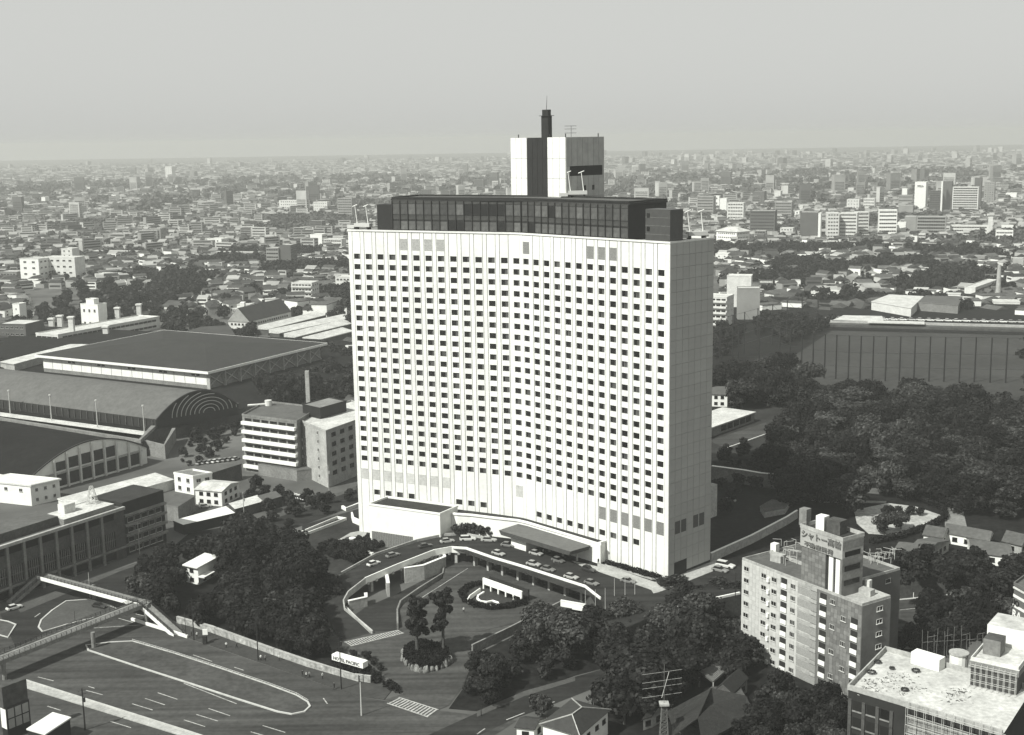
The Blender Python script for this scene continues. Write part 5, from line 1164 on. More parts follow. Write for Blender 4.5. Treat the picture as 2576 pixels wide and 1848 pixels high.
mid('small bright tower in the left haze','c1',703,735,402,350,12,WHITE2,W_(4,2)); mid('small bright block on the far left horizon','c1',262,290,405,365,12,WHITE2)
mid('white slab with stair tower near the left hill trees','c1',395,470,830,690,12,OFFW,W_(5,2),None,side=1)
mid('dark block at the left edge with a bright stair tower','c1',0,185,1290,1165,20,DGR,W_(3,5,w=2.4,h=1.5),roof=ROOFL)
mid('white stair tower standing on the dark block at the left edge','c1',88,135,1165,1040,8,WHITE2,W_(2,1,w=1,h=1),None,side=1)
mid('low white building with lattice windows in front of hillside','c1',600,740,900,850,12,OFFW,W_(1,6))
mid('long low building with pale edge in the left suburb','c1',560,920,745,705,14,GRY,W_(1,12,w=3,h=1.6),roof=ROOFL)
mid('long building carrying many pale roof drums in the left suburb','c1',1330,1640,760,712,14,GRY,W_(1,10,w=2.5),roof=ROOFL)
# low modern school with tower and chimneys
t = thing('school','long low white-banded building with square tower before the left hill','building',at('c1',600,1200))
a,b = at('c1',240,1300),at('c1',1000,1130); 
A_,B_,C_ = at('c1',225,1225,2),at('c1',365,1235,2),at('c1',1005,1120,2)
bldg('school_block','long low building with white floor bands and roof stacks before the left hill',A_,B_,C_,GZ,2,OFFW,ROOFL,faceAB=Bn(2,4),faceBC=Bn(2,20)); bpy.data.objects.remove(t)
mid('white square tower with four dark openings on the long low building','c1',518,650,1200,1040,9,WHITE2,W_(2,3,w=1.6,h=2),None,skew=.3)
mid('small white cap block on the square tower','c1',555,615,1200,1008,5,WHITE2,None,None,skew=.3)
for (x,yb,yt,l) in ((460,1290,1120,'white chimney stack at the left of the long low building'),(672,1280,1180,'white chimney stack nearest the sports hall roof'),(330,1225,1130,'short stack at the left end of the long low building'),(385,1225,1112,'second short stack on the long low building'),(745,1160,1062,'short stack right of the square tower'),(880,1130,1040,'short stack at the right end of the long low building')):
    q = at('c1',x,yb); h = zat(q,'c1',yt); t = thing('chimney',l,'chimney',q); MB().box((q.x,q.y,(GZ+h)/2),(3.2,3.2,h-GZ),OFFW).box((q.x,q.y,h),(4.2,4.2,1),OFFW).build('stack',None,t)
# long-roofed building with white chimney
A_,B_,C_ = at('c1',1430,1140,6),at('c1',1565,1150,6),at('c1',1830,1080,6); house('chapel','long building with steep dark roof and buttressed white end beside a tall white chimney',at('c1',1440,1190,-2),at('c1',1575,1195,-2),at('c1',1835,1130,-2),GZ,9,9,OFFW,mat('mid_roof',.06,.8,.3,.2),along='BC',n=2)
q = at('c1',1537,1190); h = zat(q,'c1',1025); t = thing('chimney','tall white slab chimney in front of the steep dark roof','chimney',q); MB().box((q.x,q.y,(GZ+h)/2),(3,5,h-GZ),WHITE2).build('stack',None,t)
for i,(x0,y0,x1,y1) in enumerate([(1690,1200,2060,1108),(1760,1225,2230,1125),(1860,1250,2230,1160),(1980,1275,2230,1210)]):
    a,b = at('c1',x0,y0,-2),at('c1',x1,y1,-2); dd=(b-a).normalized(); nn=V(-dd.y,dd.x,0)
    t = thing('long_shed',['farthest','second farthest','third farthest','nearest'][i]+' of the long parallel pale-roofed sheds left of the hotel','shed',a,'parallel long sheds beside the hotel'); MB().hexa([a,b,b+nn*9,a+nn*9],[a+V(0,0,.5),b+V(0,0,.5),b+nn*9+V(0,0,2.4),a+nn*9+V(0,0,2.4)],ROOFL).build('roof',None,t); MB().fbox(V(a.x,a.y,0),dd,nn,.5,(b-a).length-.5,.5,8.5,GZ,-2,CONCD).build('wall',None,t); EXCL.append([a-nn*3,b-nn*3,b+nn*10,a+nn*10])
# right-hand town
mid('white striped high-rise with small dark lettering at the far right','e4',948,1085,480,133,14,WHITE2,None,None,skew=.25,roof=OFFW)
q = None
mid('dark high-rise slab right of the lettered white one','e4',1128,1262,495,238,14,DGR,Bn(12,4),WHITE2 and None)
mid('thin white slab edge beside the dark high-rise','e4',1262,1280,500,125,10,WHITE2)
mid('tall dark slab with white top beside the striped office','e4',1285,1390,490,128,16,DGR,None,None)
mid('wide high-rise office with white horizontal bands at the far right','e4',1400,1710,500,195,18,OFFW,Bn(11,14,h=2.0),None)
mid('slim dark tower behind the banded office at the far right','e4',1660,1745,460,85,16,DGR,None)
mid('pale blurred high-rise right of the dark tower','e4',1780,1905,400,135,16,GRY,W_(10,4))
mid('white billboard-like block at the far right haze','e4',2045,2175,360,265,14,WHITE2,None)
mid('zigzag apartment block, left bright half, on the right','e5',1965,2145,760,335,18,OFFW,W_(8,4,w=2.2,h=1.5),None,skew=.05,side=-1)
mid('wide apartment block with rows of loggias on the right','e4',45,260,835,505,14,OFFW,W_(8,8,w=3,h=1.7),None,skew=.2)
mid('wide apartment block, right half turned towards the light','e4',250,405,815,495,14,OFFW,W_(8,7,w=3,h=1.7),None,skew=-.15)
mid('white five-banded office right of the apartment block','e4',520,738,790,470,14,WHITE2,Bn(7,8,h=1.8),None,skew=.0)
mid('small white block with two dark windows before the banded office','e4',640,745,770,650,12,WHITE2,W_(3,2),None,skew=.2); mid('blank white cube joined to the small white block','e4',748,845,765,618,10,WHITE2)
mid('grey blank-ended wing of the long balcony building','e4',830,968,740,548,20,GRY,None); mid('long grey building with horizontal balconies on the right','e4',972,1325,780,548,14,GRY,Bn(6,12,h=2.0),None)
mid('long low white school with windows below the high-rises','e4',1380,1830,770,655,12,OFFW,Bn(3,14),None); mid('pale windowless tower at the end of the long white school','e4',1830,1885,780,560,12,OFFW)
mid('white balconied house on the right slope','e4',1925,2130,840,720,14,WHITE2,Bn(3,6),None); mid('white upper pavilion on the balconied house','e4',1995,2135,745,655,10,WHITE2,W_(1,3,w=3))
mid('grey box block above the white billboard wall','e4',760,930,420,290,12,GRY,Bn(3,6)); mid('plain grey building behind the banded office','e4',760,935,540,415,16,GRY,None)
mid('pale block in haze with stair tower','e4',140,290,490,340,14,OFFW,W_(4,4)); mid('white banded block in haze','e4',340,475,470,330,14,OFFW,Bn(4,6)); mid('white cube on pale base in haze','e4',800,862,380,212,10,WHITE2)
mid('blank white billboard wall on the right slope','e4',905,985,885,785,6,WHITE2,None); mid('small block of balconies beside the white billboard wall','e4',1000,1080,880,760,10,OFFW,Bn(4,3))
mid('tall dark windowless block with white letters on its roof','e5',1560,1825,740,325,20,DGR,None,None); mid('narrow bright slab at the edge of the dark windowless block','e5',1830,1868,800,340,12,WHITE2)
mid('white block with three square marks left of the dark block','e5',1485,1555,440,305,10,WHITE2,W_(3,1,w=2,h=2)); mid('pale block behind with rooftop stacks','e5',1545,1610,320,225,10,OFFW)
mid('black office with white ribbons and rooftop letters in the right town','e5',810,1190,640,300,18,DGR,Bn(7,10,h=1.2),None)
mid('grey framed block before the black office','e5',880,1050,720,600,12,GRY,W_(3,4,w=4,h=2)); mid('dark brown block behind the black office','e5',1190,1440,420,170,16,GRY,Bn(6,8))
mid('grey tower far behind the black office','e5',850,1030,200,10,18,DGR,None); mid('pale tower far behind the right town','e5',1180,1275,130,0,14,OFFW,None)
mid('white block with dark paired windows in the right town','e5',470,720,470,180,14,OFFW,W_(6,6,w=3,h=1.6),None); mid('bright narrow slab carrying a dark triangular sign','e5',360,465,340,115,10,WHITE2,None)
mid('white sign cube left of the bright narrow slab','e5',275,355,300,75,8,WHITE2,W_(3,1,w=2,h=3)); mid('grey banded office at the hotel edge in haze','e5',20,270,380,85,16,GRY,Bn(7,8))
mid('pale stepped block in the middle of the right town','e5',1265,1460,690,560,14,OFFW,W_(3,4)); mid('pale upper block with windows in the right town','e5',1250,1390,560,480,12,OFFW,W_(2,4))
mid('long two-storey building with light end wall right of the hotel','e5',295,490,1080,950,14,WHITE2,W_(2,2,w=1.5,h=1.2),None); 
# hip-roofed white villa
A_,B_ = at('e5',310,780,GZ),at('e5',615,800,GZ); h = zat(A_,'e5',600)-GZ; u = (B_-A_).normalized(); house('villa','white four-storey villa with shallow pale hip roof right of the hotel',A_,B_,B_+V(-u.y,u.x,0)*24,GZ,h,5,WHITE2,ROOFL,hip=True,n=3,over=2)
# apartment beside the net fence
A_,B_,C_ = at('c7',20,1340,GZ+0),at('c7',215,1345,GZ),at('c7',280,1330,GZ)
t = mid('balconied apartment block behind the tall net fence by the hotel','c7',60,215,1345,1075,16,OFFW,dict(k='balc',n=7,c=4,f=OFFW),W_(7,2,w=1,h=1),skew=.35,roof=ROOFL)
mid('blank pale wall block with roof hut behind the net fence','c7',285,435,1290,1020,10,GRY,None,None,skew=0); mid('pale roof block on the net fence apartments','c7',210,375,1200,935,12,OFFW,None)
mid('white gabled hut with one dark window by the wooded slope','c7',785,835,1120,1045,8,WHITE2,W_(1,1,w=1.6,h=1.6)); mid('pale long roofed block with roof drums by the wooded slope','c7',850,1100,1090,1045,12,OFFW,W_(1,6),roof=ROOFL)
t,_q = flat('gymnasium','low wide gymnasium with pale flat roof beyond the field','c7',[(1200,1105),(1470,1150),(1555,1070),(1320,1058)],6,0,OFFW,ROOFL); t,_q = flat('gymnasium','grey-roofed hall joined to the pale gymnasium','c7',[(1520,1110),(1790,1130),(1820,1072),(1570,1065)],6,0,CONCM,ROOFM)
t,_q = flat('pavilion','low pale pavilion roofs at the left corner of the field','c7',[(930,1235),(1280,1240),(1270,1205),(1010,1200)],4,0,CONC,ROOFL,'pavilion')
mid('small building with pale flat roof at the right edge beyond the field','c7',2030,2205,1180,1110,12,OFFW,W_(1,5)); mid('long dark-windowed school wing beyond the field','c7',1830,1905,1105,1010,60,OFFW,None,Bn(2,14),skew=.5)
q = at('c7',2060,1110); h = zat(q,'c7',855); t = thing('chimney','tall tapering round chimney beyond the field at the right','chimney',q); MB().tube(q,(q.x,q.y,h),2.2,1.3,m=CONC,n=12).build('stack',None,t)
A_ = at('e4',948,480); B_ = at('e4',1085,480); u_ = Matrix.Rotation(-.25,3,'Z')@(B_-A_).normalized(); n_ = V(u_.y,-u_.x,0); hz_ = zat(A_,'e4',190)
text_t = thing('roof_sign','dark lettering high on the white high-rise at the far right','lettering',A_); O_ = V(A_.x,A_.y,hz_)+u_*4.2+n_*.3; text('letters','POLA',text_t,O_,u_,4.6,METD,.4,xs=.85)

# ------------------------------------------------------------------ scattered houses: 240 as things, the rest as one mass
KEEP = [ [(560,735),(820,735),(820,620),(560,600)] ]
CARE = []  # image areas kept free of scattered houses (D pixels)
FREE = [[(0,700),(780,700),(780,1627),(0,1627)], [(1560,705),(2268,705),(2268,1627),(1560,1627)], [(1500,600),(1600,600),(1600,760),(1500,760)], [(60,760),(60,640),(340,640),(340,740)]]
def free(P, r=8):
    x,y = px((P[0],P[1],GZ))
    if not (-160 < x < 2430): return False
    for q in FREE:
        if inpoly(x,y,q): return False
    if 790 < x < 1560 and y > 560: return False
    for q in EXCL:
        if abs(q[0][0]-P[0]) < 260 and abs(q[0][1]-P[1]) < 260 and inpoly(P[0],P[1],[(v[0],v[1]) for v in q]): return False
    return True
HW = [WHITE2,OFFW,WHITE2,GRY,OFFW,CONCM,WHITE2]; HR = [mat('mid_roof2',.06,.8,.3,.25),mat('mid_roof',.06,.8,.3,.2),ROOFD,ROOFL,ROOFM,mat('mid_roof3',.045,.8,.3,.2),MATS['mid_roof2']]
protos = []
for i in range(8):
    wdt,dpt,h = [(11,8,5.5),(9,8,5.5),(14,9,6),(8,7,3.2),(12,10,6.5),(16,8,5.5),(10,9,8),(18,11,9)][i]; mb = MB(); o = thing('suburb_house','','house'); X,Y = V(1,0,0),V(0,1,0); Z0 = V(0,0,0)
    MB().fbox(Z0,X,Y,-wdt/2,wdt/2,-dpt/2,dpt/2,0,h).build('wall',HW[i%7],o)
    g = .5; a,b,c,d_ = V(-wdt/2-g,-dpt/2-g,h),V(wdt/2+g,-dpt/2-g,h),V(wdt/2+g,dpt/2+g,h),V(-wdt/2-g,dpt/2+g,h); rh = 2.4
    if i in (6,7,3): MB().fbox(Z0,X,Y,-wdt/2-.2,wdt/2+.2,-dpt/2-.2,dpt/2+.2,h,h+.5).build('roof',HR[(3,4,3)[(6,7,3).index(i)]],o)
    else:
        hp = .22 if i%2 else 0; r1 = V(-wdt/2-g+hp*wdt,0,h+rh); r2 = V(wdt/2+g-hp*wdt,0,h+rh); m_ = MB(); m_.face([a,b,r2,r1]); m_.face([c,d_,r1,r2]); m_.face([b,c,r2]); m_.face([d_,a,r1]); m_.face([a,b,c,d_]); m_.build('roof',HR[i%7],o)
    wm_ = wmesh(1.8,1.2,frame=OFFW if i%2 else METD)
    for zz in ([1.6,4.2] if h > 4 else [1.7]):
        for x in (-wdt*.28,wdt*.22): inst('window',wm_,o,(x,-dpt/2-.03,zz),0)
        inst('window',wm_,o,(wdt/2+.03,0,zz),math.pi/2)
    protos.append(o)
PLB = ['gabled house with pale walls','hipped house with plain walls','broad gabled house with grey walls','low flat-roofed bright house','gabled house with dark walls','long hip-roofed terrace','flat-roofed white three-storey house','large flat-roofed apartment house']
HG = 'small houses of the suburb around the hotel'
placed = []; k = 0; tries = 0
def put_house(P, rz, i):
    global k
    c = copy_tree(protos[i]); c.location = (P[0],P[1],GZ); c.rotation_euler = (0,0,rz); s = random.uniform(.85,1.2); c.scale = (s,s,random.uniform(.85,1.1))
    side = 'left' if P[0] < 0 else 'right'; ds = 'near' if P[1] < 800 else ('middle-distance' if P[1] < 1000 else 'farther')
    tag(c, f'{PLB[i]} in the {ds} suburb {side} of the hotel', 'house', f'{HG}: {PLB[i]}, {ds} {side}')
grid = []
r = 560.0
while r < 1500:
    a = math.radians(-25)
    while a < math.radians(25):
        P = (r*math.sin(a)+random.uniform(-4,4), r*math.cos(a)+random.uniform(-4,4)); a += 14.5/r
        blk = noise.noise(V(P[0]*.008,P[1]*.008,3))
        if noise.noise(V(P[0]*.012,P[1]*.012,9)) > .13: continue   # tree patches
        if random.random() < .12 or not free(P): continue
        grid.append((P, .6*math.floor(blk*6)+.4+random.choice((0,math.pi/2))+random.uniform(-.06,.06), random.choice((0,0,1,1,2,3,4,4,5,6,6,7,1))))
    r += 14
grid.sort(key=lambda g: g[0][1])
for (P,rz,i) in grid[:240]: put_house(P,rz,i); placed.append(P)
for o in protos:
    for ch in list(o.children): bpy.data.objects.remove(ch)
    bpy.data.objects.remove(o)
def mass(name, L, m_list):
    "many simple buildings in one mesh: list of (x,y,rz,w,d,h,kind,mw,mr)"
    vs=[];fs=[];ms=[]
    for (x,y,rz,w_,d_,h,kd,mw,mr) in L:
        c,s = math.cos(rz),math.sin(rz); k=len(vs)
        pt = lambda a,b,z: (x+a*c-b*s,y+a*s+b*c,z)
        q = [(-w_/2,-d_/2),(w_/2,-d_/2),(w_/2,d_/2),(-w_/2,d_/2)]
        vs += [pt(a,b,GZ) for a,b in q]+[pt(a,b,GZ+h) for a,b in q]
        fs += [(k,k+1,k+5,k+4),(k+1,k+2,k+6,k+5),(k+2,k+3,k+7,k+6),(k+3,k,k+4,k+7)]; ms += [mw]*4
        if kd: 
            vs += [pt(-w_/2,0,GZ+h+2.4),pt(w_/2,0,GZ+h+2.4)]; fs += [(k+4,k+5,k+9,k+8),(k+6,k+7,k+8,k+9),(k+5,k+6,k+9),(k+7,k+4,k+8)]; ms += [mr]*4
        else:
            fs.append((k+4,k+5,k+6,k+7)); ms.append(mr)
        if kd or h > 7:
            nf = max(1,int(h/3)); zz = 0
            for lv in range(min(nf,8)):
                z0 = GZ+h*(lv+.35)/nf; z1 = z0+min(1.5,h/nf*.5); k = len(vs); e = .06
                vs += [pt(-w_*.42,-d_/2-e,z0),pt(w_*.42,-d_/2-e,z0),pt(w_*.42,-d_/2-e,z1),pt(-w_*.42,-d_/2-e,z1),pt(w_/2+e,-d_*.38,z0),pt(w_/2+e,d_*.38,z0),pt(w_/2+e,d_*.38,z1),pt(w_/2+e,-d_*.38,z1)]
                fs += [(k,k+1,k+2,k+3),(k+4,k+5,k+6,k+7)]; ms += [10]*2
    me = bpy.data.meshes.new(name); me.from_pydata(vs,[],fs)
    for m in m_list: me.materials.append(m)
    me.polygons.foreach_set('material_index',ms); me.update(); o = bpy.data.objects.new(name,me); COL.objects.link(o); return o
MLX = WHITE2
ML = [mat('far_white_hazed',.48,.85,.02,.3),mat('far_pale_hazed',.36,.85,.02,.3),mat('far_grey_hazed',.28,.85,.02,.3),GRY,DGR,CONCM,ROOFM,MATS['mid_roof'],ROOFD,mat('far_roof_hazed',.30,.85,.02,.3),GLASSD,WHITE2]  # far_ tones: distance haze mixed into a narrow, pale range of colours
L1 = []
for (P,rz,i) in grid[240:]:
    L1.append((P[0],P[1],rz,random.uniform(8,15),random.uniform(7,11),random.choice((3.5,5.5,5.5,6,8)),random.random()<.7,random.choice((11,11,1,2,3,4,0,11)),random.choice((6,7,7,8,8,9,7))))
r = 1500.0
while r < 8500:
    cell = 16 if r < 2600 else (25 if r < 4500 else 42); a = math.radians(-25)
    while a < math.radians(25):
        P = (r*math.sin(a)+random.uniform(-.4,.4)*cell, r*math.cos(a)+random.uniform(-.4,.4)*cell); a += cell/r
        if noise.noise(V(P[0]*.005,P[1]*.005,9)) > (.22 if r<2400 else .4) or random.random() < .1 or not free(P): continue
        s = cell/18; big_ = random.random(); h = random.choice((4,5.5,6,7))
        if big_ < .06 and (P[0] < 0 or r > 2300): h = random.uniform(9,18)
        if r > 2300 and big_ < (.006 if P[0]<0 else .013): h = random.uniform(20,42)
        w_ = random.uniform(8,15)*(s if h<8 else 1.8); L1.append((P[0],P[1],random.choice((.3,-.4,.8,0))+random.uniform(-.1,.1),w_,random.uniform(7,12)*s,h,h<8 and random.random()<.6,random.choice((0,0,0,1,1,2,3,4,5)),random.choice((6,6,7,9,9,8))))
    r += cell
tag(mass('distant_city',L1,ML),'hazy carpet of countless small roofs and blocks reaching to the horizon','city','distant city',kind='stuff')
# ------------------------------------------------------------------ trees
def leafmesh(seed, R, H, n, lobes, s, flat_=1.0, layered=False, m=0, cone=False, low=.25, lr=1.0):
    rnd = random.Random(seed); vs=[];fs=[];ms=[]
    L = []
    for i in range(lobes):
        a = rnd.uniform(0,6.28); q = math.sqrt(rnd.random())*R*.72; z = H*(low+.62*rnd.random()) ; 
        if cone: q *= max(.1,1-(z/H)); 
        L.append((q*math.cos(a),q*math.sin(a),z*(1-.22*(q/R)),R*rnd.uniform(.28,.5)*lr*(1 if not cone else max(.25,1-z/H)+.15),rnd.random()))
    L.append((0,0,H*.72,R*.5,.5))
    for i in range(n):
        c = L[rnd.randrange(len(L))]; v = V(rnd.gauss(0,1),rnd.gauss(0,1),rnd.gauss(0,1)+.25).normalized(); rr = c[3]*(rnd.random()**.22)*(1+.18*math.sin(5*v.x+c[4]*9)*math.cos(4*v.y+c[4]*5))
        p = V(c[0],c[1],c[2])+V(v.x*rr,v.y*rr,v.z*rr*(.28 if layered else .82)*flat_)
        if p.z < H*.12: p.z = H*.12+rnd.random()*.5
        nn = (v+V(rnd.uniform(-.7,.7),rnd.uniform(-.7,.7),rnd.uniform(-.3,.9))).normalized()
        if layered: nn = (V(0,0,1)+V(rnd.uniform(-.4,.4),rnd.uniform(-.4,.4),0)).normalized()
        x = nn.orthogonal().normalized(); y = nn.cross(x); sz = s*rnd.uniform(.6,1.35); k=len(vs); ang = rnd.uniform(0,3.14); x,y = x*math.cos(ang)+y*math.sin(ang), y*math.cos(ang)-x*math.sin(ang)
        vs += [tuple(p-x*sz-y*sz*.6),tuple(p+x*sz*.9-y*sz*.7),tuple(p+x*sz+y*sz*.6),tuple(p-x*sz*.8+y*sz*.75)]; fs.append((k,k+1,k+2,k+3)); ms.append(0 if rnd.random()<.7 else 1)
    return vs,fs,ms,L
def treeproto(seed, R, H, n, lobes, s, **k):
    m = k.pop('m',0); vs,fs,ms,L = leafmesh(seed,R,H,n,lobes,s,**k); me = bpy.data.meshes.new('crown'); me.from_pydata(vs,[],fs); me.materials.append(LEAF[m]); me.materials.append(LEAF[min(2,m+1)] if m<2 else LEAF[1]); me.polygons.foreach_set('material_index',ms); me.update()
    mb = MB(); mb.tube((0,0,-.5),(0,0,H*.55),.045*H*.55,.02*H,n=7)
    for l in L[:6]: mb.tube((0,0,H*.3),(l[0]*.8,l[1]*.8,l[2]),.016*H,.006*H,n=5)
    o = mb.build('tmp',TRUNK); tm = o.data; bpy.data.objects.remove(o); return (me,tm,R,H)
TP = dict(
 broad=[treeproto(1,4.6,9.5,3000,15,.34),treeproto(2,5.4,10.5,3600,18,.36),treeproto(3,3.8,8,2300,11,.32,m=1),treeproto(4,4.4,9,2800,13,.34)],
 big=[treeproto(5,7.5,14,5600,26,.42),treeproto(6,8.2,15,6200,30,.44,m=0),treeproto(7,6.8,13,5000,22,.42,m=1)],
 layer=[treeproto(8,6.8,12,4200,26,.42,layered=True,m=1),treeproto(9,7.2,12.5,4200,30,.42,layered=True,m=2)],
 cone=[treeproto(10,3.0,11,2600,22,.32,cone=True),treeproto(11,2.4,7,1500,16,.28,cone=True)],
 tall=[treeproto(12,3.2,14,3600,34,.30,low=.36,lr=.62),treeproto(13,2.7,13,3000,30,.28,low=.38,lr=.62)],
 young=[treeproto(14,1.9,4.5,500,7,.26,m=1)])
def tree(pr, x, y, z, s=1.0, label=None, group=None, name='tree', cat='tree'):
    cm,tm,R,H = pr; t = thing(name,label,cat,(x,y,z),group); 
    for nm,me in (('crown',cm),('trunk',tm)):
        o = bpy.data.objects.new(nm,me); COL.objects.link(o); o.parent = t
    t.rotation_euler = (0,0,random.uniform(0,6.28)); t.scale = (s*random.uniform(.92,1.1),s*random.uniform(.92,1.1),s*random.uniform(.88,1.12)); return t
def grove(poly, z, pr, sp, label, group, c='D', smin=.75, smax=1.15, maxn=400, avoid=()):
    P = [at(c,x,y,z) for x,y in poly]; xs=[p.x for p in P]; ys=[p.y for p in P]; pts=[]; n=0
    av = [[tuple(at(a[0],x,y,z))[:2] for x,y in a[1]] for a in avoid]
    for _ in range(9000):
        x,y = random.uniform(min(xs),max(xs)),random.uniform(min(ys),max(ys))
        if not inpoly(x,y,[(p.x,p.y) for p in P]): continue
        if any(inpoly(x,y,a) for a in av): continue
        if any(inpoly(x,y,[(v[0],v[1]) for v in q]) for q in EXCL): continue
        if any((x-a)**2+(y-b)**2 < sp*sp for a,b in pts): continue
        pts.append((x,y)); 
        if len(pts) >= maxn: break
    PX=[px((x,y,z)) for x,y in pts]; X_=sorted(p[0] for p in PX); Y_s=sorted(p[1] for p in PX); m=len(pts)
    for (x,y),q in zip(pts,PX):
        s=random.uniform(smin,smax); zone=''
        if m>8:
            a='left' if q[0]<X_[m//3] else ('right' if q[0]>X_[2*m//3] else 'central'); b='rear' if q[1]<Y_s[m//3] else ('front' if q[1]>Y_s[2*m//3] else 'middle')
            sz='large ' if s>(smin+smax)/2+.1*(smax-smin) else ('small ' if s<(smin+smax)/2-.1*(smax-smin) else ''); zone=f', {sz}{b} {a} one'
        tree(random.choice(pr),x,y,z,s,label+zone,group+zone)
    return pts
B_,G_,Y_,K_,T_ = TP['broad'],TP['big'],TP['layer'],TP['cone'],TP['tall']
grove([(300,1330),(340,1270),(430,1240),(560,1215),(640,1225),(690,1290),(735,1330),(700,1345),(690,1385),(715,1440),(745,1480),(640,1450),(520,1400),(400,1365)],GZ,B_+B_+G_[:1],4.6,'dark broadleaf tree packed in the grove behind the stone wall','trees of the dark grove left of the hotel drive',avoid=[('D',[(385,1250),(470,1250),(505,1290),(500,1375),(385,1375)]),('c4',[(60,1180),(480,1200),(500,1450),(60,1340)])])
grove([(745,1480),(715,1430),(760,1440),(850,1475),(830,1500),(800,1500)],GZ,[TP['young'][0]],3.5,'low shrubby tree beside the white box sign','shrubs around the gate sign',smax=.7,smin=.4,avoid=[('c4',[(180,1200),(470,1260),(470,1400),(180,1340)])])
grove([(1120,1500),(1080,1560),(1030,1575),(1050,1500),(1110,1450),(1180,1410),(1260,1392),(1300,1370),(1400,1385),(1590,1370),(1590,1425),(1420,1462),(1300,1468),(1180,1510)],GZ,B_+B_+G_[2:],5.2,'dark tree in the belt beside the side road','trees of the belt along the side road',smin=.55,smax=.95,avoid=[('c4',[(1180,1190),(1500,1190),(1500,1340),(1250,1340)])])
grove([(1480,1352),(1520,1362),(1640,1345),(1640,1330),(1500,1335)],GZ,Y_[:1]+B_,5.5,'spreading tree at the slope below the plaza corner','trees at the plaza slope',smax=.9)
grove([(1340,1545),(1440,1480),(1640,1420),(1650,1500),(1560,1520),(1420,1570),(1390,1600)],GZ,B_+G_[:1],5.0,'dark tree among the old houses below the side road','trees among the old houses',smin=.6)
grove([(1650,1560),(1700,1540),(1860,1590),(1860,1680),(1650,1680)],GZ,B_,4.6,'dark rounded tree at the foot of the checker apartments','trees at the foot of the checker apartments',smin=.6,smax=.9)
q = at('c5',930,1560); tree(TP['cone'][0],q.x,q.y,GZ,1.25,'dense dark conical tree standing before the side road at the bottom')
q = at('c5',410,1500); tree(B_[2],q.x,q.y,GZ,.75,'small tree over the side road left of the hip-roofed house')
for (x,y,pr,s,l) in ((785,1200,T_[0],1.0,'left one of the two tall trees on the boulder island'),(965,1190,T_[1],1.0,'right one of the two tall trees on the boulder island')):
    q = at('c4',x,y,GZ+1.2); tree(pr,q.x,q.y,GZ+1.2,s*1.3,l)
grove([(1730,1000),(1700,1060),(1760,1120),(1850,1110),(1900,1085),(1990,1105),(2040,1120),(2268,1150),(2350,1150),(2350,925),(2200,905),(2060,905),(1950,905),(1850,900),(1800,920)],0,G_+G_+Y_,8.0,'dark crowned tree in the wooded park right of the hotel','trees of the wooded park',smin=.7,smax=1.05)
grove([(1860,905),(1950,895),(2080,890),(2160,905),(2100,940),(1900,950)],0,Y_,8.5,'pale layered tree at the top of the wooded park','pale layered trees of the wooded park',maxn=14)
for (x,y,l) in ((1350,1120,'pale layered tree standing alone at the front of the wooded park'),(2200,930,'pale layered tree by the right edge of the wooded park'),(2130,880,'second pale layered tree near the right edge of the wooded park')):
    q = at('c8',x,y,0); tree(Y_[1],q.x,q.y,0,.9,l)
for (x,y,s,l) in ((1040,1330,1.15,'wide tree overhanging the pale courtyard garden'),(1290,1470,.55,'thin tree in front of the pale courtyard garden'),(1400,1440,.5,'small tree before the courtyard conifers')):
    q = at('c8',x,y,0); tree(G_[2],q.x,q.y,0,s,l)
for i,x in enumerate((1300,1330,1375,1465,1535)): q = at('c8',x,1345,.12); tree(TP['cone'][1],q.x,q.y,.12,.5,['leftmost','second','middle','fourth','rightmost'][i]+' small dark conifer in the pale courtyard','conifers of the pale courtyard',name='conifer')
grove([(1590,850),(1590,895),(1640,905),(1780,900),(1790,860),(1700,840)],0,G_,8.5,'dark tree between the net fence and the lawn','trees inside the left net fence',smin=.8)
grove([(1590,770),(1600,735),(1700,745),(1740,765),(1830,728),(1850,716),(1700,705),(1590,800)],0,B_,8,'dark tree on the bank left of the sports field','trees on the bank left of the field',smin=.6,smax=1)
grove([(1590,1000),(1590,1150),(1640,1150),(1690,1060),(1640,985)],0,B_,6.5,'tree in the shaded yard behind the hotel','trees of the shaded yard',smin=.4,smax=.75,maxn=14)
grove([(1890,1240),(2050,1260),(2110,1290),(2140,1250),(2268,1240),(2268,1280),(2180,1275),(2100,1310),(2010,1305),(1890,1300)],0,B_,6.5,'tree among low houses above the right road','trees among the low houses at the right',smin=.5,smax=.9)
grove([(1995,1440),(2060,1390),(2150,1345),(2230,1325),(2268,1325),(2268,1400),(2180,1420),(2060,1460)],GZ,B_+G_[:1],5.5,'dark tree between the right road and the building site','trees beside the right road',smin=.7)
grove([(590,900),(600,850),(700,790),(785,780),(785,900),(700,905)],GZ,B_+G_[:1],7,'dark tree between the sports hall and the hotel','trees right of the sports hall',maxn=40)
grove([(540,1120),(560,1070),(640,1100),(720,1110),(700,1130),(620,1145)],GZ,B_,5,'small tree at the foot of the apartment block','trees at the foot of the apartment block',smin=.4,smax=.7,maxn=14)
grove([(560,1170),(700,1120),(800,1085),(800,1100),(720,1140),(600,1190)],GZ,[TP['young'][0]],8,'young street tree on the verge of the upper road','young street trees of the upper road',maxn=12,smin=.8)
grove([(100,730),(80,690),(150,650),(320,650),(400,690),(500,740),(540,730),(400,760),(340,720),(200,745)],GZ,B_+G_,10,'dark tree behind the long low banded building','trees behind the long low school',maxn=60)
grove([(0,735),(60,700),(330,640),(560,640),(760,640),(770,720),(560,735),(350,720),(130,760)],GZ,B_,17,'dark round tree between the houses left of the hotel','trees between the houses left of the hotel',maxn=70,smin=.7,smax=1.3)
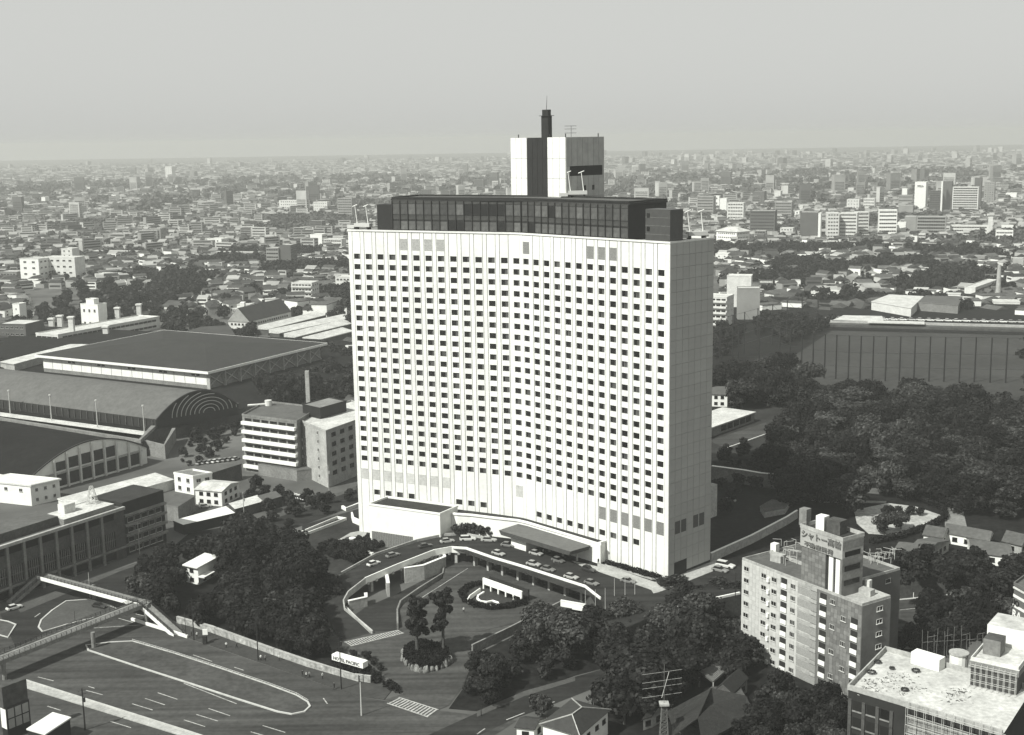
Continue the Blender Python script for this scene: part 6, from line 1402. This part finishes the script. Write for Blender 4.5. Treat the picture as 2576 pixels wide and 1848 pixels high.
grove([(340,770),(400,745),(570,735),(560,760),(430,765)],GZ,B_,9,'tree behind the sports hall roof','trees behind the sports hall',maxn=20)
grove([(430,955),(520,915),(535,960),(430,1040),(400,1030)],GZ,[TP['young'][0],B_[2]],5,'bushy tree on the slope below the promenade bend','shrubs below the promenade bend',maxn=30,smin=.4,smax=.8)
# hotel garden shrubs
grove([(700,1225),(800,1200),(900,1185),(850,1210),(790,1235),(740,1240)],GZ,[TP['young'][0]],2.2,'clipped shrub in the garden bed beside the driveway','clipped shrubs of the hotel garden',maxn=60,smin=.5,smax=.8)
for i,x in enumerate((1050,1090,1130,1170,1215,1275)): q = at('c4',x,405,0)-V(0,-1.5,0); tree(TP['young'][0],q.x,q.y,0,.9,'dark shrub against the white podium wall','shrubs along the podium wall',name='shrub',cat='shrub')
# scattered suburb trees as one mass plus named nearest ones
def treemass(name, L, nleaf, s, label):
    vs=[];fs=[];ms=[]; protos_ = [leafmesh(100+i,5,8.5,nleaf,9,s) for i in range(6)]
    for (x,y,sc) in L:
        v,f,m,_ = random.choice(protos_); k=len(vs); a = random.uniform(0,6.28); c,s_ = math.cos(a)*sc,math.sin(a)*sc; zz = sc*random.uniform(.8,1.15)
        vs += [(x+p[0]*c-p[1]*s_,y+p[0]*s_+p[1]*c,GZ+p[2]*zz) for p in v]; fs += [tuple(i+k for i in q) for q in f]; ms += m
    me = bpy.data.meshes.new(name); me.from_pydata(vs,[],fs); me.materials.append(LEAF[0] if name=='suburb_trees' else FARL); me.materials.append(LEAF[1] if name=='suburb_trees' else FARL); me.polygons.foreach_set('material_index',ms); me.update(); o = bpy.data.objects.new(name,me); COL.objects.link(o); return tag(o,label,'trees',name.replace('_',' '),kind='stuff')
FARL = mat('far_leaf_hazed', .075, .8, .05, .3, spec=.05)  # leaf colour lightened to carry haze over the far trees
near=[];far=[];vfar=[]
r = 560.0
while r < 1500:
    a = math.radians(-25)
    while a < math.radians(25):
        P = (r*math.sin(a)+random.uniform(-5,5), r*math.cos(a)+random.uniform(-5,5)); a += 9.5/r
        v = noise.noise(V(P[0]*.012,P[1]*.012,9))
        if not free(P): continue
        if v > .13 or random.random() < (.42 if r < 900 else .22): near.append((P[0],P[1],random.uniform(.55,1.25)*(1.2 if v>.13 else .8)))
    r += 10
near.sort(key=lambda q: q[1])
for (x,y,s) in near[:70]: tree(random.choice(B_),x,y,GZ,s*.95,f"dark round tree among the {'left' if x<0 else 'right'} suburb houses",f"garden trees of the {'left' if x<0 else 'right'} suburb")
treemass('suburb_trees',near[70:],170,1.0,'dark masses of garden trees between the suburb houses')
r = 1500.0
while r < 4500:
    cell = 15 if r < 2400 else 32; a = math.radians(-25)
    while a < math.radians(25):
        P = (r*math.sin(a)+random.uniform(-6,6), r*math.cos(a)+random.uniform(-6,6)); a += cell/r
        v = noise.noise(V(P[0]*.005,P[1]*.005,9))
        if (v > .25 or random.random() < .07) and free(P): far.append((P[0],P[1],random.uniform(.8,1.3)*(1 if r<2400 else 1.8)))
    r += cell
treemass('far_trees',far,36,2.2,'far dark patches of trees among the hazy roofs')
# only the 300 trees that show largest stay single things; the rest become one mass
allt=[o for o in COL.objects if o.type=='EMPTY' and o.get('category')=='tree']
def vis(o):
    q=px(o.location); return -60<q[0]<2330 and q[1]<1760
for o in [o for o in allt if not vis(o)]:
    for ch in list(o.children): bpy.data.objects.remove(ch)
    bpy.data.objects.remove(o)
allt=[o for o in COL.objects if o.type=='EMPTY' and o.get('category')=='tree']
def size_(o): return (1000 if not o.get('group') else 0)+o.scale[0]*{m[0].name:m[3] for L in TP.values() for m in L}[o.children[0].data.name if 'crown' in o.children[0].data.name else o.children[1].data.name]/o.location.y
allt.sort(key=size_,reverse=True)
low_=[leafmesh(200+i,5,9.5,750,12,.62) for i in range(5)]; vs=[];fs=[];ms=[]
for o in allt[290:]:
    v,f,m,_=random.choice(low_); k=len(vs); a=random.uniform(0,6.28); me_=[c for c in o.children if c.name.startswith('crown')][0].data
    H_=max(abs(q.co.z) for q in list(me_.vertices)[:400]) ; sc=o.scale[0]*H_/9.2; c,s_=math.cos(a)*sc,math.sin(a)*sc
    vs+=[(o.location.x+p[0]*c-p[1]*s_,o.location.y+p[0]*s_+p[1]*c,o.location.z+p[2]*sc) for p in v]; fs+=[tuple(i+k for i in q) for q in f]; ms+=m
    for ch in list(o.children): bpy.data.objects.remove(ch)
    bpy.data.objects.remove(o)
me=bpy.data.meshes.new('woodland'); me.from_pydata(vs,[],fs); me.materials.append(LEAF[0]); me.materials.append(LEAF[1]); me.polygons.foreach_set('material_index',ms); me.update(); o=bpy.data.objects.new('woodland',me); COL.objects.link(o); tag(o,'remaining smaller crowns merging into the groves, park wood and far tree belts','trees','woodland',kind='stuff')
# hedges: leafy strips
def hedge(label, poly, z, h, strip=False):
    vs=[];fs=[];ms=[]; P=[Vector(p) for p in poly]; xs=[p.x for p in P]; ys=[p.y for p in P]; pts=[]
    if strip:
        for i in range(len(P)-1):
            L_=(P[i+1]-P[i]).length
            for _ in range(int(L_*45)): q=lerp(P[i],P[i+1],random.random()); pts.append((q.x+random.uniform(-.9,.9),q.y+random.uniform(-.9,.9)))
    else:
        A_=(max(xs)-min(xs))*(max(ys)-min(ys))
        for _ in range(int(min(A_*22,22000))):
            x,y=random.uniform(min(xs),max(xs)),random.uniform(min(ys),max(ys))
            if inpoly(x,y,[(p.x,p.y) for p in P]): pts.append((x,y))
    mb=MB()
    for (x,y) in pts:
        c=V(x,y,z+random.random()**.5*h); nn=V(random.gauss(0,1),random.gauss(0,1),1).normalized(); a=nn.orthogonal().normalized()*random.uniform(.15,.3); b=nn.cross(a); mb.face([c-a-b,c+a-b,c+a+b,c-a+b])
    o=mb.build('hedge',LEAF[0]); return tag(o,label,'hedge')
hn = iter(['dark planted bed along the foot of the hotel facade','hedge ring round the sunken garden','long hedge left of the overhanging courtyard tree','clipped hedge curving round the pale courtyard','dark hedge at the back lawn of the park'])
for H_ in HEDGES:
    if H_[0]=='rim': G=H_[1]; hedge(next(hn),list(G)+[G[0]],H_[2],H_[3],True)
    elif H_[0]=='strip': hedge(next(hn),H_[1],H_[2],H_[3],True)
    else: hedge(next(hn),H_[0],H_[1],H_[2])
hedge('dark clipped hedge field in the garden left of the drive',[at('c4',110,480),at('c4',350,600),at('c4',460,545),at('c4',330,470),at('c4',200,440)],GZ,1.4)
hedge('low shrubs on the planted boulder island',IS,GZ+1.3,1.0); hedge('dark oval shrub bed left at the gate',[at('c4',460,1390),at('c4',500,1420),at('c4',545,1400),at('c4',540,1370),at('c4',500,1365)],GZ,1.2); hedge('dark oval shrub bed right at the gate',[at('c4',545,1430),at('c4',600,1460),at('c4',670,1480),at('c4',660,1440),at('c4',600,1405)],GZ,1.2)
hedge('dark shrubs under the white box sign',[at('c4',190,1260),at('c4',230,1330),at('c4',440,1400),at('c4',480,1340),at('c4',430,1290)],GZ,1.8)
# ------------------------------------------------------------------ cars
def car_mesh(paint, kind=0):
    L_,W_c = (4.5,1.68); hb = .78; ht = 1.38; t = thing('parked_car','','car')
    st = [(-L_/2,.38,.62,.78),(-L_/2+.15,.25,.82,.94),(-L_/2+.9,.22,.88,1),(.0,.22,.86,1),(L_/2-1.0,.22,.82,1),(L_/2-.15,.25,.70,.94),(L_/2,.38,.58,.80)]
    mb = MB(); rings=[]
    for (x,zl,zu,wf) in st:
        w_=W_c/2*wf; rings.append([V(x,-w_,zl),V(x,w_,zl),V(x,w_,zl+(zu-zl)*.65),V(x,w_*.9,zu),V(x,-w_*.9,zu),V(x,-w_,zl+(zu-zl)*.65)])
    for a,b in zip(rings,rings[1:]):
        for i in range(6): j=(i+1)%6; mb.face([a[i],b[i],b[j],a[j]])
    mb.face(rings[0][::-1]); mb.face(rings[-1]); mb.build('body',paint,t)
    x0,x1 = (-1.75,.85); r0_,r1_ = (-1.25,.25)
    if kind==1: x0,x1,r0_,r1_ = -2.1,.9,-1.9,.3
    b=[V(x0,-.74,.84),V(x1,-.74,.82),V(x1,.74,.82),V(x0,.74,.84)]; tt=[V(r0_,-.6,ht),V(r1_,-.6,ht),V(r1_,.6,ht),V(r0_,.6,ht)]
    MB().hexa(b,tt).build('cabin_glass',GLASS,t); MB().hexa([p+V(0,0,.0) for p in tt],[p+V(0,0,.07) for p in tt]).build('roof',paint,t)
    for x in (-1.35,1.35):
        for s in (-1,1): MB().tube((x,s*.66,.3),(x,s*.84,.3),.31,n=12).build('wheel',DARK,t)
    for s in (-1,1): MB().fbox(V(L_/2,0,0),V(1,0,0),V(0,1,0),-.02,.03,s*.55-.15,s*.55+.15,.5,.64).build('headlight',METL,t)
    return t
CW = car_mesh(mat('car_white',.55,.35,spec=.5)); CG = car_mesh(mat('car_grey',.16,.35,spec=.5,rnd=.3)); CD = car_mesh(mat('car_dark',.02,.3,spec=.6)); CT = car_mesh(mat('car_pale',.33,.35,spec=.5)); CV = car_mesh(MATS['car_white'],1)
def car(pr,c,x0,y0,x1,y1,z,label,zz=None,group=None,name='parked_car',s=1.0):
    a,b = at(c,x0,y0,z),at(c,x1,y1,z); o = copy_tree(pr); o.name = name; p=(a+b)/2; o.location=(p.x,p.y,z if zz is None else zz); o.rotation_euler=(0,0,math.atan2(b.y-a.y,b.x-a.x)); o.scale=(s,s,s); tag(o,label,'car',group)
car(CW,'c4',430,618,545,580,-1.3,'white sedan climbing the ramp at the left of the driveway')
car(CG,'c4',570,555,665,530,-.8,'grey sedan second up the ramp behind a parapet')
car(CD,'c4',780,490,900,468,-.3,'black sedan queued on the driveway bend'); car(CT,'c4',950,450,1030,440,-.05,'pale sedan parked before the bright van on the bend')
car(CV,'c4',1070,432,1190,428,0,'white limousine wagon parked against the deck parapet',s=1.12); car(CT,'e7',40,380,330,390,0,'long pale sedan with dark sides at the deck end near the shrubs',s=1.05)
car(CG,'e7',390,455,590,480,0,'dark grey sedan waiting left of the canopy'); car(CT,'e7',230,570,450,630,0,'pale sedan alone beside the inner parapet left of the canopy')
car(CT,'e7',820,570,1050,625,0,'pale sedan stopped under the left front of the canopy'); car(CG,'e7',1190,680,1380,740,0,'grey taxi in the shade under the canopy'); 
car(CT,'e7',780,745,1010,790,0,'first of three taxis lined along the parapet'); car(CG,'e7',1010,825,1240,875,0,'middle of three taxis lined along the parapet'); car(CT,'e7',1375,945,1610,1000,0,'pale taxi right of the middle one at the parapet'); car(CG,'e7',1670,1030,1960,1110,0,'last grey taxi at the right end of the parapet line')
car(CD,'e7',1650,820,1880,890,0,'black limousine standing at the canopy end',s=1.08); car(CG,'c5',905,655,1005,675,0,'grey sedan driving along the hotel pavement')
car(CV,'c5',1480,550,1660,585,0,'white wagon parked at the foot of the grey boundary wall',s=1.25); car(CG,'c5',1490,585,1580,605,0,'grey wagon with side window parked before the white wagon',s=1.1)
car(CW,'c3',30,475,150,440,GZ+.1,'white car driving on the upper junction at the left',name='moving_car'); car(CD,'c3',590,440,670,455,GZ+.1,'dark car rounding the corner under the footbridge',name='moving_car')
car(CW,'c2',1240,795,1330,785,GZ+.05,'white car parked before the twin-storey house'); car(CT,'c2',1255,820,1330,812,GZ+.05,'pale car parked in front of the white one by the house'); car(CG,'c2',1110,875,1180,868,GZ+.05,'grey car beside the bright-roofed shed'); 
car(CG,'c6',1290,1045,1350,1060,GZ+.1,'dark car parked behind the building site'); car(CW,'c6',1300,1080,1380,1085,GZ+.1,'white car parked behind the building site'); car(CT,'c8',190,1250,270,1255,0,'pale car left alone in the shaded yard behind the hotel'); 
for i in range(9): x=1770+i*14; car(random.choice((CG,CW,CD,CT)),'c2',x+i*3,735+i*5,x+20+i*3,720+i*5,GZ+.05,'parked car in the crowded lot at the foot of the apartment block',group='cars in the lot by the apartment block')
for i in range(8): car(random.choice((CW,CT,CG)),'c2',1250+i*32,548-i*4,1270+i*32,540-i*4,GZ+.05,'parked car in the row below the apartment block left side',group='cars in the row left of the apartment block')
for i in range(22): car(random.choice((CW,CT,CW)),'c7',900+i*62,1224+i*1.3,930+i*62,1226+i*1.3,0,'pale car or coach parked along the road beyond the field',group='vehicles parked beyond the field',s=1.3)
for o in (CW,CG,CD,CT,CV):
    for ch in list(o.children): bpy.data.objects.remove(ch)
    bpy.data.objects.remove(o)
# ------------------------------------------------------------------ people
def person_mesh(pose, cloth, legs):
    j = dict(pel=(0,0,.95),ch=(0,.02,1.25),nk=(0,.02,1.47),hd=(0,.03,1.6),ht=(0,.03,1.72),ls=(-.19,.02,1.4),le=(-.27,0,1.13),lh=(-.25,.1,.88),rs=(.19,.02,1.4),re=(.27,0,1.13),rh=(.25,.1,.88),lk=(-.1,.03,.5),lf=(-.1,-.02,.06),lt=(-.1,.16,.03),rk=(.1,.03,.5),rf=(.1,-.02,.06),rt=(.1,.16,.03))
    if pose==1: j.update(lk=(-.1,.22,.53),lf=(-.1,.25,.07),lt=(-.1,.42,.06),rk=(.1,-.02,.5),rf=(.1,-.32,.12),rt=(.1,-.18,.03),lh=(-.25,-.18,.92),le=(-.26,-.1,1.15),rh=(.25,.28,.95),re=(.26,.06,1.14))
    rad = dict(pel=.15,ch=.16,nk=.06,hd=.10,ht=.08,ls=.07,le=.05,lh=.04,rs=.07,re=.05,rh=.04,lk=.075,lf=.05,lt=.04,rk=.075,rf=.05,rt=.04)
    k=list(j); E=[('pel','ch'),('ch','nk'),('nk','hd'),('hd','ht'),('ch','ls'),('ls','le'),('le','lh'),('ch','rs'),('rs','re'),('re','rh'),('pel','lk'),('lk','lf'),('lf','lt'),('pel','rk'),('rk','rf'),('rf','rt')]
    me=bpy.data.meshes.new('p'); me.from_pydata([j[q] for q in k],[(k.index(a),k.index(b)) for a,b in E],[]); o=bpy.data.objects.new('p',me); COL.objects.link(o); m=o.modifiers.new('s','SKIN'); 
    for i,q in enumerate(k): me.skin_vertices[0].data[i].radius=(rad[q],rad[q]); me.skin_vertices[0].data[i].use_root=(q=='pel')
    s=o.modifiers.new('d','SUBSURF'); s.levels=1; s.render_levels=1
    dg=bpy.context.evaluated_depsgraph_get(); dg.update(); r=bpy.data.meshes.new_from_object(o.evaluated_get(dg)); bpy.data.objects.remove(o)
    r.materials.clear(); r.materials.append(cloth); r.materials.append(legs); r.materials.append(mat('skin',.35,.6)); r.materials.append(mat('hair',.02,.6))
    for p in r.polygons:
        z=p.center.z; p.material_index = 3 if z>1.66 else (2 if z>1.47 else (1 if z<.95 and abs(p.center.x)<.2 else 0)); p.use_smooth=True
    return r
PMs=[person_mesh(0,mat('shirt_white',.6,.8),mat('trousers',.03,.8)),person_mesh(1,mat('suit_dark',.03,.8),MATS['trousers']),person_mesh(1,MATS['shirt_white'],MATS['suit_dark']),person_mesh(0,mat('coat_grey',.2,.8),MATS['trousers'])]
def person(i,c,x,y,z,label,rz=0):
    p=at(c,x,y,z); o=bpy.data.objects.new('person',PMs[i]); COL.objects.link(o); o.location=(p.x,p.y,z); o.rotation_euler=(0,0,rz); tag(o,label,'person')
pz_=GZ+.15
for i,(x,y,l) in enumerate([(1435,705,'person in light shirt walking alone on the pavement, nearest the stair'),(1502,708,'person in white walking ahead of the first walker'),(1655,785,'person in dark clothes beside the tall lamp pole'),(1683,788,'person in white standing by the tall lamp pole'),(1770,785,'person in a pale top walking between the pole and the group'),(1918,885,'person in dark suit leading the strolling group'),(1943,895,'person in white at the centre of the strolling group'),(1962,893,'person in dark coat closing the strolling group'),(2045,900,'person in dark clothes standing under the small tree'),(2118,965,'person in light trousers near the right end of the stone wall'),(1250,640,'person at the footbridge stair foot'),(1215,625,'person waiting behind the stair foot')]): person(i%4,'c3',x,y,pz_,l,i*1.3)
person(1,'d3',808,1480,.14,'person in dark clothes walking by the service door',.8); person(3,'e7',1220,765,0,'person crossing the drive before the canopy',2); person(2,'e7',1050,590,0,'doorman in white standing at the car under the canopy',1); person(1,'c4',2020,590,.1,'person standing at the podium corner',.4)
person(2,'c4',1103,925,-4.6,'person in white alone on the forecourt below the sunken garden',.4)
# ------------------------------------------------------------------ poles and lamps
def pole(label,c,x,yb,yt,z=GZ,kind='utility_pole',r=.16,arms=1,m=METD,cat='utility pole'):
    b=at(c,x,yb,z); h=zat(b,c,yt); t=thing(kind,label,cat,b); MB().tube(b,(b.x,b.y,h),r,r*.65,n=8,m=m).build('post',None,t); dd=V(.8,.6,0)
    if arms:
        mb=MB()
        for k in range(arms): mb.tube(b*0+V(b.x,b.y,h-.5-k*.9)-dd*.9,V(b.x,b.y,h-.5-k*.9)+dd*.9,.06,n=4)
        mb.build('crossarm',m,t); MB().tube((b.x+.35,b.y,h-3.2),(b.x+.35,b.y,h-2.2),.25,n=8).build('transformer',m,t)
    return t
pole('tall utility pole with transformer near the stair foot','c3',1230,655,390,arms=2); pole('slim pole left of the transformer pole','c3',1180,640,480,arms=0,r=.1)
pole('tall lamp pole beside the group of walkers','c3',1637,785,455,arms=1); pole('tall utility pole in front of the white box sign','c4',268,1450,1060,arms=2)
pole('pale slim pole at the gate right of the shrubs','c4',405,1627,1400,arms=0,m=METL); pole('pole in the lower left corner before the white reservation','c3',540,1225,960,arms=2,r=.2)
pole('white-banded pole behind the shed roofs','c2',1540,920,720,arms=1,m=CONC); pole('pole before the office block pilasters','c2',880,1110,910,arms=1,m=CONC); pole('pole by the apartment block corner','c2',2075,770,550,arms=2,m=CONC)
pole('pole rising behind the footbridge landing','c3',930,500,300,arms=0,r=.1); pole('short pole behind the long footbridge span','c3',572,390,225,arms=0,r=.1,m=METL); pole('slim sign pole on the junction island','c3',480,590,470,arms=0,r=.08)
pole('bare dark street tree trunk like pole on the plaza by the apartments','c5',1632,760,600,z=0,arms=0,r=.12); pole('short pole beside the side road','c5',27,1510,1440,arms=0,r=.1)
for i,x in enumerate((1945,2000,2060,2130)): pass
for i,(x,y0,y1) in enumerate(((685,860,775),(748,860,770),(810,870,760),(868,750,700),(935,745,690),(997,740,690))):
    pole('pale slender flagpole, number '+['one','two','three','four','five','six'][i]+' from the left, at the plaza edge','c5',x,y0,y1-60,z=0,kind='flagpole',r=.07,arms=0,m=METL,cat='flagpole')
t = thing('phone_kiosk','white and dark kiosk standing against the stone wall by the stair','kiosk',at('c3',1300,680)); q=at('c3',1300,680); MB().box((q.x,q.y,GZ+1.2),(1,1,2.1),DARK).build('body',None,t); MB().box((q.x,q.y+.8,GZ+3.0),(1.3,.3,1.5),WHITE2).build('sign_panel',None,t); MB().tube((q.x,q.y+.8,GZ),(q.x,q.y+.8,GZ+2.4),.07,m=METD).build('post',None,t)
t = thing('guard_rail','light post-and-rail barrier along the upper edge of the long traffic island','guard rail',at('c3',1400,840)); mb=MB(); Lp=[at('c3',*q) for q in ((840,668),(1100,745),(1400,842),(1700,944),(1880,1010),(1955,1055))]
for a,b in zip(Lp,Lp[1:]):
    n=int((b-a).length/2)
    for k in range(n): q=lerp(a,b,k/n); mb.tube(q+V(0,0,.2),q+V(0,0,.9),.06,n=4)
    mb.tube(a+V(0,0,.85),b+V(0,0,.85),.05,n=4)
mb.build('rail',METL,t)
p=at('c4',343,430,GZ); t=thing('fountain','round garden basin with a white centre left of the box wing','fountain',p); MB().tube(p,p+V(0,0,.6),2.6,n=24,m=METD).build('basin',None,t); MB().tube(p+V(0,0,.6),p+V(0,0,.9),1.1,n=16,m=WHITE2).build('centre',None,t)
sheet('garden_paving',[at('c4',210,450),at('c4',330,380),at('c4',440,360),at('c4',440,430),at('c4',380,470),at('c4',250,475)],GZ+.12,CONC)
for i,q in enumerate([(370,475),(395,492),(420,505),(445,517),(470,528),(495,540)]): p=at('c4',*q); struct(MB().box((p.x,p.y,GZ+.35),(1.5,1.3,.5),OFFW,.3*i),'stepping_stone')
wthing('planter_wall','white rimmed rectangular planter left of the hotel corner',[at('c4',0,385),at('c4',240,285),at('c4',300,295),at('c4',20,400)],1.0,.4,WHITE2,cop=False)
wthing('planter_wall','small white box wall at the hotel left corner',[at('c4',275,215),at('c4',300,230),at('c4',390,195)],1.2,.8,WHITE2,cop=False)
wthing('planter_wall','white trough against the left corner of the hotel',[at('c4',340,275),at('c4',350,310),at('c4',395,330)],2.0,.6,WHITE2,cop=False)
# ------------------------------------------------------------------ air
hz_ = bpy.data.materials.new('haze_air'); hz_.use_nodes=True; tn=hz_.node_tree; tn.nodes.clear(); ov=tn.nodes.new('ShaderNodeOutputMaterial'); pv=tn.nodes.new('ShaderNodeVolumePrincipled'); pv.inputs['Color'].default_value=(.65,.66,.635,1); pv.inputs['Density'].default_value=HAZE; pv.inputs['Anisotropy'].default_value=.1; tn.links.new(pv.outputs[0],ov.inputs['Volume'])
hb_ = MB().prism([(-9900,-400),(9900,-400),(9900,12000),(-9900,12000)],-17,139).build('haze',hz_); tag(hb_,kind='stuff')
scene.cycles.volume_bounces = 1
